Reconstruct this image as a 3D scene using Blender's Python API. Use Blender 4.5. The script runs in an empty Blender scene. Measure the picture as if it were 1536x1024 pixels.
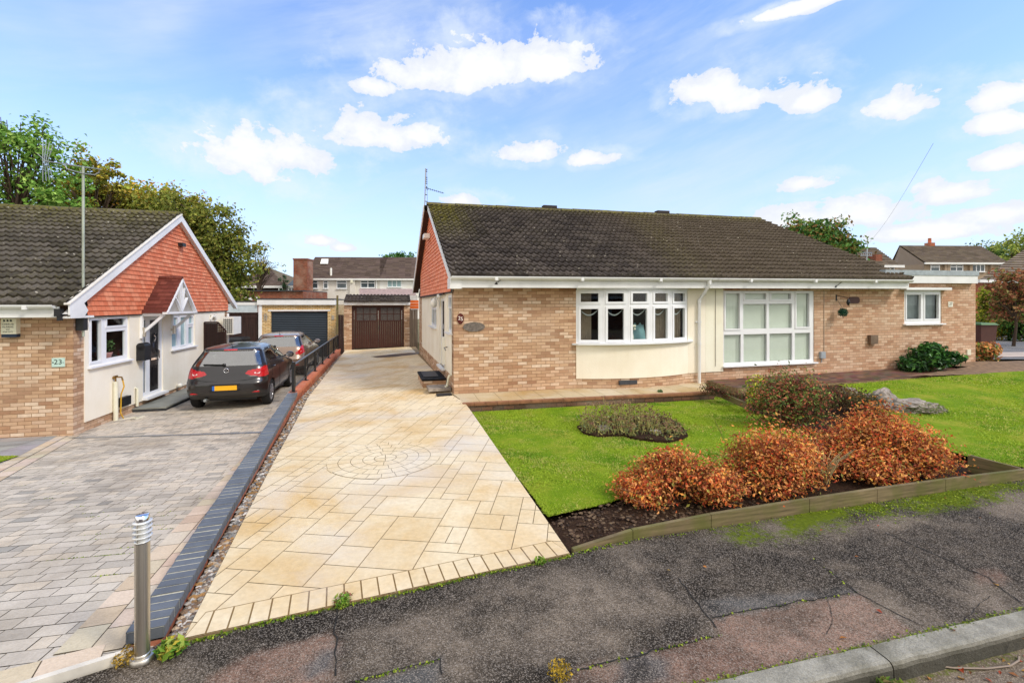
import bpy, bmesh, math, random
import numpy as np
from mathutils import Vector, Matrix, noise as mnoise
R = math.radians
random.seed(7); rng = np.random.default_rng(7)
SC = bpy.context.scene; COL = SC.collection
# ---- survey constants: camera at (0,0,CZ) looking along +Y; distances in metres
F = 690.0; CX = 768.0; HY = 455.0; CZ = 1.92
def G(px, py, z=0.0):                       # survey a point known to lie at height z
    d = F*(CZ-z)/(py-HY); return ((px-CX)*d/F, d, z)
def D(px, py, d):                           # survey a point known to lie at distance d
    return ((px-CX)*d/F, d, CZ-(py-HY)*d/F)
def smooth(a, b, x):
    t = min(1, max(0, (x-a)/(b-a))); return t*t*(3-2*t)
def lerp(a, b, t): return a+(b-a)*t
def nz(x, y, z=0.0): return mnoise.noise(Vector((x, y, z)))
def fbm(x, y, z=0.0, o=4): return mnoise.fractal(Vector((x, y, z)), 0.5, 2.0, o)

class Frame:                                # a building's own axes: t along the front, s to the back
    def __init__(f, ox, oy, a, b, kz=0.0):
        f.o = (ox, oy); a = R(a); b = R(b); f.u = (math.cos(a), math.sin(a)); f.v = (-math.sin(b), math.cos(b)); f.kz = kz
    def xy(f, t, s): return (f.o[0]+f.u[0]*t+f.v[0]*s, f.o[1]+f.u[1]*t+f.v[1]*s)
    def __call__(f, p):
        x, y = f.xy(p[0], p[1]); return (x, y, p[2]+f.kz*p[0])
    def t_at(f, px, s=0.0):
        k = (px-CX)/F; x, y = f.xy(0, s); return (k*y-x)/(f.u[0]-k*f.u[1])
    def s_at(f, px, t=0.0):
        k = (px-CX)/F; x, y = f.xy(t, 0); return (k*y-x)/(f.v[0]-k*f.v[1])
    def z_at(f, px, py, s=0.0):
        t = f.t_at(px, s); d = f.xy(t, s)[1]; return CZ-(py-HY)*d/F-f.kz*t
    def z_side(f, px, py, t=0.0):
        s = f.s_at(px, t); d = f.xy(t, s)[1]; return CZ-(py-HY)*d/F-f.kz*t

ORG = {}
def org(o): return ORG.get(o.name, (0, 0, 0)) if o else (0, 0, 0)
def thing(name, label, cat, loc=(0, 0, 0), group=None):
    o = bpy.data.objects.new(name, None); COL.objects.link(o); o.location = loc
    o.empty_display_size = 0.2
    ORG[o.name] = tuple(loc); tag(o, label, cat, group); return o
def tag(o, label=None, cat=None, group=None, kind=None):
    if label: o['label'] = label
    if cat: o['category'] = cat
    if group: o['group'] = group
    if kind: o['kind'] = kind
    return o
def dup_tree(o, parent=None):
    c = o.copy(); COL.objects.link(c)
    if parent: c.parent = parent
    for ch in list(o.children): dup_tree(ch, c)
    return c

class MB:
    def __init__(s, fr=None):
        s.fr = fr; s.v = []; s.f = []; s.uv = []; s.c = []; s.sm = []; s.col = None; s.smooth = False
    def add(s, pts, uv=None, smooth=None):
        n = len(s.v); pts = [tuple(p) for p in pts]; s.v += pts; s.f.append(tuple(range(n, n+len(pts))))
        s.uv.append(uv if uv else s.auto(pts)); s.c.append(s.col); s.sm.append(s.smooth if smooth is None else smooth)
    def auto(s, p):
        nx = ny = nzz = 0
        for i in range(len(p)):
            a, b = p[i], p[(i+1) % len(p)]
            nx += (a[1]-b[1])*(a[2]+b[2]); ny += (a[2]-b[2])*(a[0]+b[0]); nzz += (a[0]-b[0])*(a[1]+b[1])
        ax, ay, az = abs(nx), abs(ny), abs(nzz)
        if az >= ax and az >= ay: return [(q[0], q[1]) for q in p]
        if ay >= ax: return [(q[0], q[2]) for q in p]
        return [(q[1]+.107, q[2]) for q in p]
    def grid(s, P, uvf=None, smooth=True):    # P[i][j] points, shared vertices
        n = len(s.v); h = len(P); w = len(P[0])
        for r in P: s.v += [tuple(p) for p in r]
        for i in range(h-1):
            for j in range(w-1):
                ids = (n+i*w+j, n+i*w+j+1, n+(i+1)*w+j+1, n+(i+1)*w+j); s.f.append(ids)
                pts = [s.v[k] for k in ids]
                s.uv.append([uvf(q) for q in pts] if uvf else s.auto(pts)); s.c.append(s.col); s.sm.append(smooth)
    def box(s, x0, x1, y0, y1, z0, z1, skip=''):
        if x0 > x1: x0, x1 = x1, x0
        if y0 > y1: y0, y1 = y1, y0
        if z0 > z1: z0, z1 = z1, z0
        p = lambda x, y, z: (x, y, z)
        if 'f' not in skip: s.add([p(x0,y0,z0), p(x1,y0,z0), p(x1,y0,z1), p(x0,y0,z1)])
        if 'b' not in skip: s.add([p(x1,y1,z0), p(x0,y1,z0), p(x0,y1,z1), p(x1,y1,z1)])
        if 'l' not in skip: s.add([p(x0,y1,z0), p(x0,y0,z0), p(x0,y0,z1), p(x0,y1,z1)])
        if 'r' not in skip: s.add([p(x1,y0,z0), p(x1,y1,z0), p(x1,y1,z1), p(x1,y0,z1)])
        if 't' not in skip: s.add([p(x0,y0,z1), p(x1,y0,z1), p(x1,y1,z1), p(x0,y1,z1)])
        if 'd' not in skip: s.add([p(x0,y1,z0), p(x1,y1,z0), p(x1,y0,z0), p(x0,y0,z0)])
    def bar(s, a, b, w, h, up=(0, 0, 1)):      # rectangular bar from a to b
        a, b = Vector(a), Vector(b); d = (b-a).normalized(); x = d.cross(Vector(up))
        if x.length < 1e-4: x = d.cross(Vector((0, 1, 0)))
        x.normalize(); y = x.cross(d); x *= w/2; y *= h/2
        A = [a-x-y, a+x-y, a+x+y, a-x+y]; B = [q+(b-a) for q in A]
        for i in range(4): s.add([A[i], A[(i+1)%4], B[(i+1)%4], B[i]])
        s.add(A[::-1]); s.add(B)
    def tube(s, pts, r, n=8, cap=True, r1=None):
        pts = [Vector(p) for p in pts]; m = len(pts); rings = []
        ref = Vector((0.3, 0.2, 1))
        for i, p in enumerate(pts):
            d = (pts[min(i+1, m-1)]-pts[max(i-1, 0)]).normalized(); x = d.cross(ref)
            if x.length < .05: x = d.cross(Vector((1, 0, 0)))
            x.normalize(); y = d.cross(x); rr = r if r1 is None else lerp(r, r1, i/max(1, m-1))
            rings.append([p+x*math.cos(2*math.pi*k/n)*rr+y*math.sin(2*math.pi*k/n)*rr for k in range(n)]+[])
        s.grid([r_+[r_[0]] for r_ in rings])
        if cap: s.add(rings[0][::-1]); s.add(rings[-1])
    def lathe(s, c, prof, n=24, axis='z', smooth=True):   # prof: (r, h)
        rows = []
        for r, h in prof:
            row = []
            for k in range(n+1):
                a = 2*math.pi*k/n; x, y = r*math.cos(a), r*math.sin(a)
                q = {'z': (x, y, h), 'y': (x, h, y), 'x': (h, x, y)}[axis]
                row.append((c[0]+q[0], c[1]+q[1], c[2]+q[2]))
            rows.append(row)
        s.grid(rows, smooth=smooth)
    def prism(s, poly, h0, h1, axis='z'):      # extrude polygon
        def q(p, h): return {'z': (p[0], p[1], h), 'y': (p[0], h, p[1]), 'x': (h, p[0], p[1])}[axis]
        n = len(poly)
        for i in range(n): s.add([q(poly[i], h0), q(poly[(i+1)%n], h0), q(poly[(i+1)%n], h1), q(poly[i], h1)])
        s.add([q(p, h1) for p in poly]); s.add([q(p, h0) for p in poly][::-1])
    def build(s, name, mat, parent=None, label=None, fix=True, bevel=0, weld=False):
        o3 = org(parent); fr = s.fr
        vs = [fr(p) for p in s.v] if fr else s.v
        me = bpy.data.meshes.new(name)
        me.from_pydata([(p[0]-o3[0], p[1]-o3[1], p[2]-o3[2]) for p in vs], [], s.f)
        ul = me.uv_layers.new(name='UVMap')
        flat = [c for f in s.uv for q in f for c in q]
        ul.data.foreach_set('uv', flat)
        if any(c is not None for c in s.c):
            at = me.color_attributes.new('Col', 'FLOAT_COLOR', 'CORNER'); cc = []
            for f, c in zip(s.f, s.c):
                c = c or (1, 1, 1); cc += [c[0], c[1], c[2], 1.0]*len(f)
            at.data.foreach_set('color', cc)
        me.polygons.foreach_set('use_smooth', s.sm)
        if weld or fix:
            bm = bmesh.new(); bm.from_mesh(me)
            if weld: bmesh.ops.remove_doubles(bm, verts=bm.verts, dist=.0005)
            if fix == 'recalc': bmesh.ops.recalc_face_normals(bm, faces=bm.faces)
            bm.to_mesh(me); bm.free()
        me.materials.append(mat); me.update()
        o = bpy.data.objects.new(name, me); COL.objects.link(o)
        if parent: o.parent = parent; ORG[o.name] = o3
        if label: o['label'] = label
        if bevel:
            m = o.modifiers.new('Bevel', 'BEVEL'); m.width = bevel; m.segments = 2; m.limit_method = 'ANGLE'; m.angle_limit = R(40)
        return o
def np_mesh(name, V, Fa, mat, parent=None, cols=None, smooth=False):   # V (n,3), Fa (m,k), cols per face (m,3)
    o3 = np.array(org(parent)); me = bpy.data.meshes.new(name); n, k = Fa.shape
    me.vertices.add(len(V)); me.vertices.foreach_set('co', (V-o3).astype(np.float32).ravel())
    me.loops.add(n*k); me.loops.foreach_set('vertex_index', Fa.astype(np.int32).ravel())
    me.polygons.add(n); me.polygons.foreach_set('loop_start', np.arange(0, n*k, k, dtype=np.int32))
    me.polygons.foreach_set('use_smooth', np.full(n, smooth))
    if cols is not None:
        at = me.color_attributes.new('Col', 'FLOAT_COLOR', 'CORNER')
        c4 = np.ones((n, k, 4), np.float32); c4[:, :, :3] = cols[:, None, :]; at.data.foreach_set('color', c4.ravel())
    me.update(calc_edges=True); me.materials.append(mat)
    o = bpy.data.objects.new(name, me); COL.objects.link(o)
    if parent: o.parent = parent; ORG[o.name] = tuple(o3)
    return o
def text(name, body, size, mat, parent, mapf, depth=.002, sx=1.0):
    """letters as flat raised mesh; mapf takes (x,y,h) -> world"""
    cu = bpy.data.curves.new('t', 'FONT'); cu.body = body; cu.size = size; cu.align_x = 'CENTER'; cu.align_y = 'CENTER'; cu.resolution_u = 3
    to = bpy.data.objects.new('t', cu); COL.objects.link(to)
    dg = bpy.context.evaluated_depsgraph_get(); me = bpy.data.meshes.new_from_object(to.evaluated_get(dg))
    bpy.data.objects.remove(to); o3 = org(parent)
    for v in me.vertices:
        w = mapf((v.co.x*sx, v.co.y, depth)); v.co = (w[0]-o3[0], w[1]-o3[1], w[2]-o3[2])
    me.materials.clear(); me.materials.append(mat); me.name = name
    o = bpy.data.objects.new(name, me); COL.objects.link(o); o.parent = parent; ORG[o.name] = o3; return o

def clip(poly, conv):                        # clip 2-D polygon by a convex counter-clockwise polygon
    out = poly
    for i in range(len(conv)):
        a, b = conv[i], conv[(i+1) % len(conv)]
        def side(p): return (b[0]-a[0])*(p[1]-a[1])-(b[1]-a[1])*(p[0]-a[0])
        src, out = out, []
        for j in range(len(src)):
            p, q = src[j], src[(j+1) % len(src)]; sp, sq = side(p), side(q)
            if sp >= 0: out.append(p)
            if (sp >= 0) != (sq >= 0):
                t = sp/(sp-sq); out.append((p[0]+(q[0]-p[0])*t, p[1]+(q[1]-p[1])*t))
        if len(out) < 3: return []
    return out
def inside(p, poly):
    r = False; n = len(poly); j = n-1
    for i in range(n):
        a, b = poly[i], poly[j]
        if (a[1] > p[1]) != (b[1] > p[1]) and p[0] < (b[0]-a[0])*(p[1]-a[1])/(b[1]-a[1])+a[0]: r = not r
        j = i
    return r
# ---------------------------------------------------------------- materials
class NT:
    def __init__(s, name):
        s.m = bpy.data.materials.new(name); s.m.use_nodes = True; s.t = s.m.node_tree; s.t.nodes.clear()
        s.out = s.t.nodes.new('ShaderNodeOutputMaterial')
    def n(s, typ, **kw):
        nd = s.t.nodes.new('ShaderNode'+typ)
        for k, v in kw.items():
            if k.startswith('_'): setattr(nd, k[1:], v)
            else: s.set(nd.inputs[int(k[1:])] if k[0] == 'i' and k[1:].isdigit() else nd.inputs[k.replace('__', ' ')], v)
        return nd
    def set(s, inp, v):
        if hasattr(v, 'is_output'): s.t.links.new(v, inp)
        elif hasattr(v, 'outputs'): s.t.links.new(v.outputs[0], inp)
        else:
            if isinstance(v, (tuple, list)) and len(v) == 3 and inp.type == 'RGBA': v = (*v, 1)
            inp.default_value = v
    def math(s, op, a, b=0.0, c=0.0, clamp=False):
        nd = s.t.nodes.new('ShaderNodeMath'); nd.operation = op; nd.use_clamp = clamp
        s.set(nd.inputs[0], a); s.set(nd.inputs[1], b)
        if op in ('SMOOTH_MIN', 'SMOOTH_MAX', 'MULTIPLY_ADD', 'COMPARE'): s.set(nd.inputs[2], c)
        return nd.outputs[0]
    def mix(s, f, a, b, typ='MIX'):
        nd = s.t.nodes.new('ShaderNodeMix'); nd.data_type = 'RGBA'; nd.blend_type = typ; nd.clamp_factor = True
        s.set(nd.inputs[0], f); s.set(nd.inputs[6], a); s.set(nd.inputs[7], b); return nd.outputs[2]
    def ramp(s, f, stops, interp='LINEAR'):
        nd = s.t.nodes.new('ShaderNodeValToRGB'); s.set(nd.inputs[0], f); cr = nd.color_ramp; cr.interpolation = interp
        while len(cr.elements) < len(stops): cr.elements.new(.5)
        for e, (p, c) in zip(cr.elements, stops):
            e.position = p; e.color = (*c, 1) if isinstance(c, (tuple, list)) else (c, c, c, 1)
        return nd.outputs[0]
    def noise(s, scale, vec=None, detail=4, rough=.55, out=0, dist=0):
        nd = s.n('TexNoise', Scale=scale, Detail=detail, Roughness=rough, Distortion=dist)
        if vec is not None: s.set(nd.inputs['Vector'], vec)
        return nd.outputs[out]
    def gen(s): return s.n('NewGeometry').outputs['Position']
    def uv(s): return s.n('UVMap', _uv_map='UVMap').outputs[0]
    def bump(s, h, strength=.3, dist=.01, normal=None):
        nd = s.n('Bump', Strength=strength, Distance=dist, Height=h)
        if normal is not None: s.set(nd.inputs['Normal'], normal)
        return nd.outputs[0]
    def finish(s, col, rough=.6, normal=None, metal=0, spec=.5, **kw):
        b = s.n('BsdfPrincipled'); s.set(b.inputs['Base Color'], col); s.set(b.inputs['Roughness'], rough)
        s.set(b.inputs['Metallic'], metal); s.set(b.inputs['Specular IOR Level'], spec)
        for k, v in kw.items(): s.set(b.inputs[k.replace('__', ' ')], v)
        if normal is not None: s.set(b.inputs['Normal'], normal)
        s.t.links.new(b.outputs[0], s.out.inputs[0]); return s.m
def C(h):                                    # sRGB hex -> linear
    h = h.lstrip('#'); r = []
    for i in (0, 2, 4):
        c = int(h[i:i+2], 16)/255; r.append(c/12.92 if c <= .04045 else ((c+.055)/1.055)**2.4)
    return tuple(r)
def plain(name, col, rough=.5, metal=0, var=.12, scale=6, spec=.5, bump=0, **kw):
    t = NT(name); n = t.noise(scale, t.gen(), 5)
    c = t.mix(t.ramp(n, [(.3, 0), (.7, 1)]), tuple(x*(1-var) for x in col), tuple(min(1, x*(1+var)) for x in col))
    nm = t.bump(t.noise(scale*12, t.gen(), 3), bump, .004) if bump else None
    return t.finish(c, rough, nm, metal, spec, **kw)
def brick(name, stops, mortar, w=.215, h=.0703, ms=.0055, dirt=.35, bump=.6, off=.5, stain=(.1, .07, .045)):
    t = NT(name); uv = t.uv()
    wob = t.n('VectorMath', _operation='MULTIPLY_ADD', i0=t.noise(9, uv, 2, out=1), i1=(.008, .005, 0), i2=uv).outputs[0]
    bt = t.n('TexBrick', _offset=off, Vector=wob, Color1=(0, 0, 0), Color2=(1, 1, 1), Mortar=(.5, .5, .5), Scale=1.0)
    bt.inputs['Mortar Size'].default_value = ms; bt.inputs['Mortar Smooth'].default_value = .25
    bt.inputs['Brick Width'].default_value = w; bt.inputs['Row Height'].default_value = h; bt.inputs['Bias'].default_value = 0
    c = t.ramp(bt.outputs[0], stops)
    n1 = t.noise(60, uv, 4); n2 = t.noise(1.1, uv, 4); n3 = t.noise(14, uv, 3)
    c = t.mix(t.ramp(n3, [(.35, 0), (.75, .5)]), c, t.mix(.5, c, tuple(x*.55 for x in stops[0][1])))
    c = t.mix(t.math('MULTIPLY', t.ramp(n1, [(.35, 0), (.8, 1)]), .3), c, (.5, .36, .24))
    c = t.mix(bt.outputs['Fac'], c, t.mix(n3, mortar, tuple(x*.6 for x in mortar)))
    c = t.mix(t.math('MULTIPLY', t.ramp(n2, [(.42, 0), (.72, 1)]), dirt), c, stain)
    c = t.mix(t.math('MULTIPLY', t.ramp(t.noise(.55, uv, 5, .6), [(.48, 0), (.7, 1)]), .28), c, (.72, .56, .42))
    hgt = t.math('SUBTRACT', t.math('MULTIPLY', n1, .35), t.math('MULTIPLY', bt.outputs['Fac'], .8))
    return t.finish(c, .85, t.bump(hgt, bump, .008), spec=.25)
M = {}
def RGB(r, g, b):                            # 0-255 display values -> linear
    return tuple(c/255/12.92 if c <= 10 else ((c/255+.055)/1.055)**2.4 for c in (r, g, b))
M['brick'] = brick('tan_brick', [(0, RGB(156, 116, 88)), (.2, RGB(184, 146, 114)), (.45, RGB(200, 165, 131)), (.7, RGB(212, 179, 149)), (.86, RGB(228, 206, 181)), (1, RGB(176, 132, 98))], C('9f7d5c'), dirt=.28, stain=C('77502f'))
M['brick27'] = brick('pinkish_brick', [(0, RGB(170, 126, 97)), (.25, RGB(194, 152, 118)), (.5, RGB(212, 175, 145)), (.75, RGB(221, 192, 163)), (1, RGB(192, 144, 112))], C('a5856a'), dirt=.22, stain=C('86603f'))
M['brick_red'] = brick('red_brick', [(0, C('9c4a2c')), (.5, C('b65c3a')), (1, C('c9754e'))], C('8a5b45'), dirt=.3)
M['brick_coping'] = brick('red_coping_brick', [(0, C('b0593a')), (.5, C('c26c48')), (1, C('d08660'))], C('94614a'), w=.11, h=.4, off=0, dirt=.2)
M['brick_yellow'] = brick('yellow_brick', [(0, C('d9b070')), (.5, C('e6c48a')), (1, C('eed6a6'))], C('8d6d4c'), ms=.008, dirt=.1)
M['brick_dark'] = brick('dark_red_brick', [(0, C('6e3524')), (.5, C('8a4530')), (1, C('9c5840'))], C('6d5040'))
M['brick_mossy'] = brick('mossy_dwarf_brick', [(0, C('3a241a')), (.5, C('5a3524')), (1, C('6f4530'))], C('3a3022'), dirt=.6, stain=C('26241a'))
M['engineering'] = plain('blue_engineering_brick', C('5d6165'), .45, var=.22, scale=7, bump=.3)
def roof_mat(name, base, base2, moss_amt, ridge_moss):
    t = NT(name); p = t.gen(); n = t.noise(2.2, p, 6, .65); f = t.noise(38, p, 4)
    at = t.n('Attribute', _attribute_name='Col').outputs['Color']; tilev = t.n('SeparateColor', Color=at)
    c = t.mix(tilev.outputs[0], base, base2)
    c = t.mix(t.math('MULTIPLY', tilev.outputs[2], .6), c, C('6d5f4c'))
    c = t.mix(t.math('MULTIPLY', t.ramp(f, [(.4, 0), (.75, 1)]), .5), c, tuple(x*.45 for x in base))
    mm = t.math('ADD', t.math('MULTIPLY', tilev.outputs[1], ridge_moss), t.math('MULTIPLY', t.ramp(n, [(.5, 0), (.75, 1)]), moss_amt))
    mm = t.math('MULTIPLY', mm, t.ramp(t.noise(17, p, 4), [(.36, 0), (.6, 1)]), clamp=True)
    c = t.mix(mm, c, t.mix(t.noise(5, p), C('4d4a1c'), C('8a8430')))
    vo = t.n('TexVoronoi', Scale=6.0, Vector=p); spot = t.ramp(vo.outputs['Distance'], [(.09, 1), (.14, 0)])
    vo2 = t.n('TexVoronoi', Scale=17.0, Vector=p); spot2 = t.ramp(vo2.outputs['Distance'], [(.07, 1), (.14, 0)])
    sel = t.ramp(t.n('SeparateColor', Color=vo.outputs['Color']).outputs[0], [(.55, 0), (.6, 1)])
    sel2 = t.ramp(t.n('SeparateColor', Color=vo2.outputs['Color']).outputs[0], [(.62, 0), (.66, 1)])
    c = t.mix(t.math('MULTIPLY', t.math('MULTIPLY', spot, sel), .85), c, C('b9b2a0'))
    c = t.mix(t.math('MULTIPLY', t.math('MULTIPLY', spot2, sel2), .7), c, C('8f8a78'))
    c = t.mix(t.ramp(t.noise(9, p, 6, .75), [(.62, 0), (.76, .35)]), c, C('857e70'))
    return t.finish(c, .82, t.bump(f, .5, .01), spec=.25)
M['roof'] = roof_mat('concrete_roof_tile', C('3a3431'), C('5a524c'), .10, .85)
M['roof27'] = roof_mat('mossy_roof_tile', C('352e26'), C('554c40'), .5, .9)
M['roof23'] = roof_mat('weathered_roof_tile', C('3f3a35'), C('645d56'), .2, .8)
M['roof_far'] = roof_mat('far_brown_roof', C('5c4c46'), C('78665e'), .15, .3)
M['roof_far2'] = roof_mat('far_dark_roof', C('6a5d50'), C('877868'), .45, .3)
def clay(name, a, b, c3, w=.145, h=.1):
    t = NT(name); uv = t.uv()
    bt = t.n('TexBrick', _offset=.5, Vector=uv, Color1=(0, 0, 0), Color2=(1, 1, 1), Mortar=(.5, .5, .5), Scale=1.0)
    bt.inputs['Mortar Size'].default_value = .003; bt.inputs['Brick Width'].default_value = w; bt.inputs['Row Height'].default_value = h
    col = t.ramp(bt.outputs[0], [(0, a), (.5, b), (1, c3)]); n = t.noise(3, uv, 4)
    col = t.mix(t.math('MULTIPLY', t.ramp(n, [(.45, 0), (.8, 1)]), .4), col, tuple(x*.5 for x in a))
    col = t.mix(t.math('MULTIPLY', bt.outputs['Fac'], .75), col, tuple(x*.3 for x in a))
    hh = t.math('SUBTRACT', t.math('MULTIPLY', t.noise(50, uv), .3), bt.outputs['Fac'])
    return t.finish(col, .75, t.bump(hh, .5, .006), spec=.3)
M['clay'] = clay('orange_clay_tile', C('d0714c'), C('da7f5a'), C('e4946e'))
M['clay25'] = clay('salmon_clay_tile', C('e27f58'), C('ea9069'), C('f0a07c'))
M['clay_porch'] = clay('dark_clay_tile', C('5a2a20'), C('70382c'), C('804638'))
M['upvc'] = plain('white_upvc', (.8, .81, .82), .35, var=.03)
M['fascia'] = plain('white_fascia_paint', (.76, .76, .74), .5, var=.09, scale=2.2)
M['gutter'] = plain('white_gutter_plastic', (.76, .76, .74), .4, var=.06, scale=4)
def render_mat(name, col):
    t = NT(name); p = t.gen(); n = t.noise(1.3, p, 5); v = t.noise(70, p, 3)
    c = t.mix(t.ramp(n, [(.35, 0), (.75, 1)]), col, tuple(x*k for x, k in zip(col, (.9, .87, .82))))
    dr_ = t.noise(1.0, t.n('VectorMath', _operation='MULTIPLY', i0=p, i1=(4, 4, .5)).outputs[0], 5, .65)
    c = t.mix(t.math('MULTIPLY', t.ramp(dr_, [(.48, 0), (.8, 1)]), .22), c, tuple(x*k for x, k in zip(col, (.78, .72, .62))))
    c = t.mix(t.math('MULTIPLY', t.ramp(v, [(.5, 0), (.8, 1)]), .25), c, tuple(x*.7 for x in col))
    return t.finish(c, .9, t.bump(v, .55, .008), spec=.2)
M['render'] = render_mat('cream_render', C('f5eedc'))
M['render27'] = render_mat('pale_green_cream_render', C('f2efdb'))
M['pebble'] = render_mat('grey_pebbledash', C('dcd8d0'))
M['pebble_brown'] = render_mat('brown_pebbledash', C('a5937f'))
M['white_render'] = render_mat('white_render', C('eeeeea'))
def glass(name, tint=(1, 1, 1), refl=1.0, r0=.05):
    t = NT(name); ge = t.n('NewGeometry'); cs_ = t.math('ABSOLUTE', t.n('VectorMath', _operation='DOT_PRODUCT', i0=ge.outputs['Incoming'], i1=ge.outputs['Normal']).outputs['Value'])
    fr = t.math('MULTIPLY_ADD', t.math('POWER', t.math('SUBTRACT', 1.0, cs_, clamp=True), 5.0), .55-r0, r0)
    g = t.n('BsdfGlossy', Roughness=.02, Color=(1, 1, 1)); tr = t.n('BsdfTransparent', Color=tint)
    mx = t.n('MixShader', Fac=t.math('MULTIPLY', fr, refl, clamp=True)); t.t.links.new(tr.outputs[0], mx.inputs[1]); t.t.links.new(g.outputs[0], mx.inputs[2])
    t.t.links.new(mx.outputs[0], t.out.inputs[0]); return t.m
M['glass'] = glass('window_glass', (.88, .92, .9), .9)
M['car_glass'] = glass('tinted_car_glass', (.34, .42, .42), 1.0, .30)
M['glass_far'] = plain('dark_window_glass', C('4b565c'), .08, var=.3, scale=1.5)
M['obscure'] = plain('frosted_glass', C('93aeb0'), .25, var=.12, scale=3)
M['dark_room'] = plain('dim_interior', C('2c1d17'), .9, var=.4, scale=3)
M['blind'] = plain('pale_green_blind', C('eef3e8'), .8, var=.03)
M['curtain'] = plain('beige_curtain', C('a59482'), .9, var=.15, scale=9)
M['voile'] = plain('white_voile', C('b8bec0'), .9)
M['black_paint'] = plain('black_gloss_paint', C('15161a'), .3, var=.2)
M['black_plastic'] = plain('black_plastic', C('17181a'), .5, var=.2)
M['white_plastic'] = plain('white_plastic', C('e6e4da'), .45, var=.04)
M['cream_plastic'] = plain('cream_plastic', C('dedac2'), .5, var=.05)
M['navy_plastic'] = plain('navy_plastic', C('15283f'), .35)
M['grey_plastic'] = plain('grey_plastic', C('9aa2a8'), .5)
M['steel'] = None
t = NT('brushed_steel'); p = t.gen()
st = t.n('VectorMath', _operation='MULTIPLY', i0=p, i1=(260, 260, 2)).outputs[0]; nn = t.noise(1, st, 3)
M['steel'] = t.finish(t.mix(nn, C('b9b2a6'), C('dcd6ca')), t.math('MULTIPLY_ADD', nn, .2, .3), t.bump(nn, .08, .001), metal=1.0)
M['chrome'] = plain('chrome', (.8, .8, .82), .12, metal=1, var=.03)
M['galv'] = plain('galvanised_steel', C('a9afb0'), .45, metal=.7, var=.15, scale=9)
M['galv_green'] = plain('lichened_aluminium_mast', C('a4aa9a'), .5, metal=.4, var=.2, scale=3)
M['lead'] = plain('lead_flashing', C('9aa3a6'), .6, var=.2, scale=8)
M['felt'] = plain('roofing_felt', C('3c3e42'), .9, var=.3, scale=9)
def wood(name, col, axis=(30, 30, 2), rough=.7, var=.35, moss=0.0):
    t = NT(name); p = t.gen(); s = t.n('VectorMath', _operation='MULTIPLY', i0=p, i1=axis).outputs[0]
    n = t.noise(1.0, s, 5, .6); c = t.mix(t.ramp(n, [(.3, 0), (.7, 1)]), tuple(x*(1-var) for x in col), tuple(x*(1+var) for x in col))
    if moss: c = t.mix(t.math('MULTIPLY', t.ramp(t.noise(3.5, p, 5), [(.4, 0), (.65, 1)]), moss), c, C('5a5f26'))
    return t.finish(c, rough, t.bump(n, .3, .006), spec=.25)
M['brown_door'] = wood('brown_stained_wood', C('42271f'), (14, 14, 1.5), .6, .25)
M['dark_fence'] = wood('dark_brown_fence', C('352420'), (14, 14, 1.5))
M['fence_grey'] = wood('weathered_fence', C('5d4f42'), (20, 20, 2))
M['timber'] = wood('weathered_edging_board', C('74664a'), (2.5, 2.5, 40), .85, .45, .7)
M['stain'] = plain('dark_stained_sign', C('4b2a20'), .6)
M['roller'] = plain('anthracite_roller_door', C('26313c'), .4, var=.12, scale=2)
M['slate'] = None
t = NT('slate'); p = t.gen(); n = t.noise(25, p, 6, .7)
M['slate'] = t.finish(t.ramp(n, [(.3, C('453f3a')), (.6, C('756b62')), (.8, C('9a9288'))]), .6, t.bump(n, .7, .01))
def stone(name, a, b, scale=8):
    t = NT(name); p = t.gen(); n = t.noise(scale, p, 7, .7)
    return t.finish(t.ramp(n, [(.25, a), (.7, b)]), .9, t.bump(n, .8, .03), spec=.2)
M['rock'] = stone('lichened_rock', C('4f463c'), C('b5aa9e'))
def vcol(name, rough=.8, n_scale=30, n_amt=.25, bump=.4, spec=.3, stain=None, stain_scale=1.0, stain_amt=.5, stain2=None):
    t = NT(name); at = t.n('Attribute', _attribute_name='Col').outputs['Color']; p = t.gen(); n = t.noise(n_scale, p, 5, .65)
    c = t.mix(n_amt, at, t.mix(n, (0, 0, 0), tuple([1.6]*3)), 'MULTIPLY') if False else t.mix(t.math('MULTIPLY', t.ramp(n, [(.3, 1), (.65, 0)]), n_amt), at, t.mix(1.0, at, (.5, .47, .42), 'MULTIPLY'))
    if stain:
        s = t.noise(stain_scale, p, 6, .6, dist=.4); c = t.mix(t.math('MULTIPLY', t.ramp(s, [(.44, 0), (.68, 1)]), stain_amt), c, t.mix(1.0, c, stain, 'MULTIPLY'))
    if stain2:
        s = t.noise(stain_scale*.6, t.n('VectorMath', _operation='ADD', i0=p, i1=(31, 7, 3)).outputs[0], 6, .6, dist=.4)
        c = t.mix(t.math('MULTIPLY', t.ramp(s, [(.5, 0), (.72, 1)]), stain_amt), c, stain2)
    return t.finish(c, rough, t.bump(n, bump, .006) if bump else None, spec=spec)
M['paver'] = vcol('block_paver', .82, 60, .35, .4, stain=C('a79e92'), stain_scale=1.3, stain_amt=.5)
M['imprint'] = vcol('imprinted_concrete', .7, 22, .3, .6, stain=C('e6ca92'), stain_scale=.8, stain_amt=.8, stain2=C('cfc8be'))
M['joint'] = plain('dark_joint', C('8a7452'), .95, var=.3, scale=20)
M['joint_light'] = plain('sandy_joint', C('6f6350'), .95, var=.3, scale=20)
M['vcol'] = vcol('painted_mixed', .75, 40, .25, .2)
M['gravel'] = vcol('pebbles', .8, 60, .4, .3)
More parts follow.
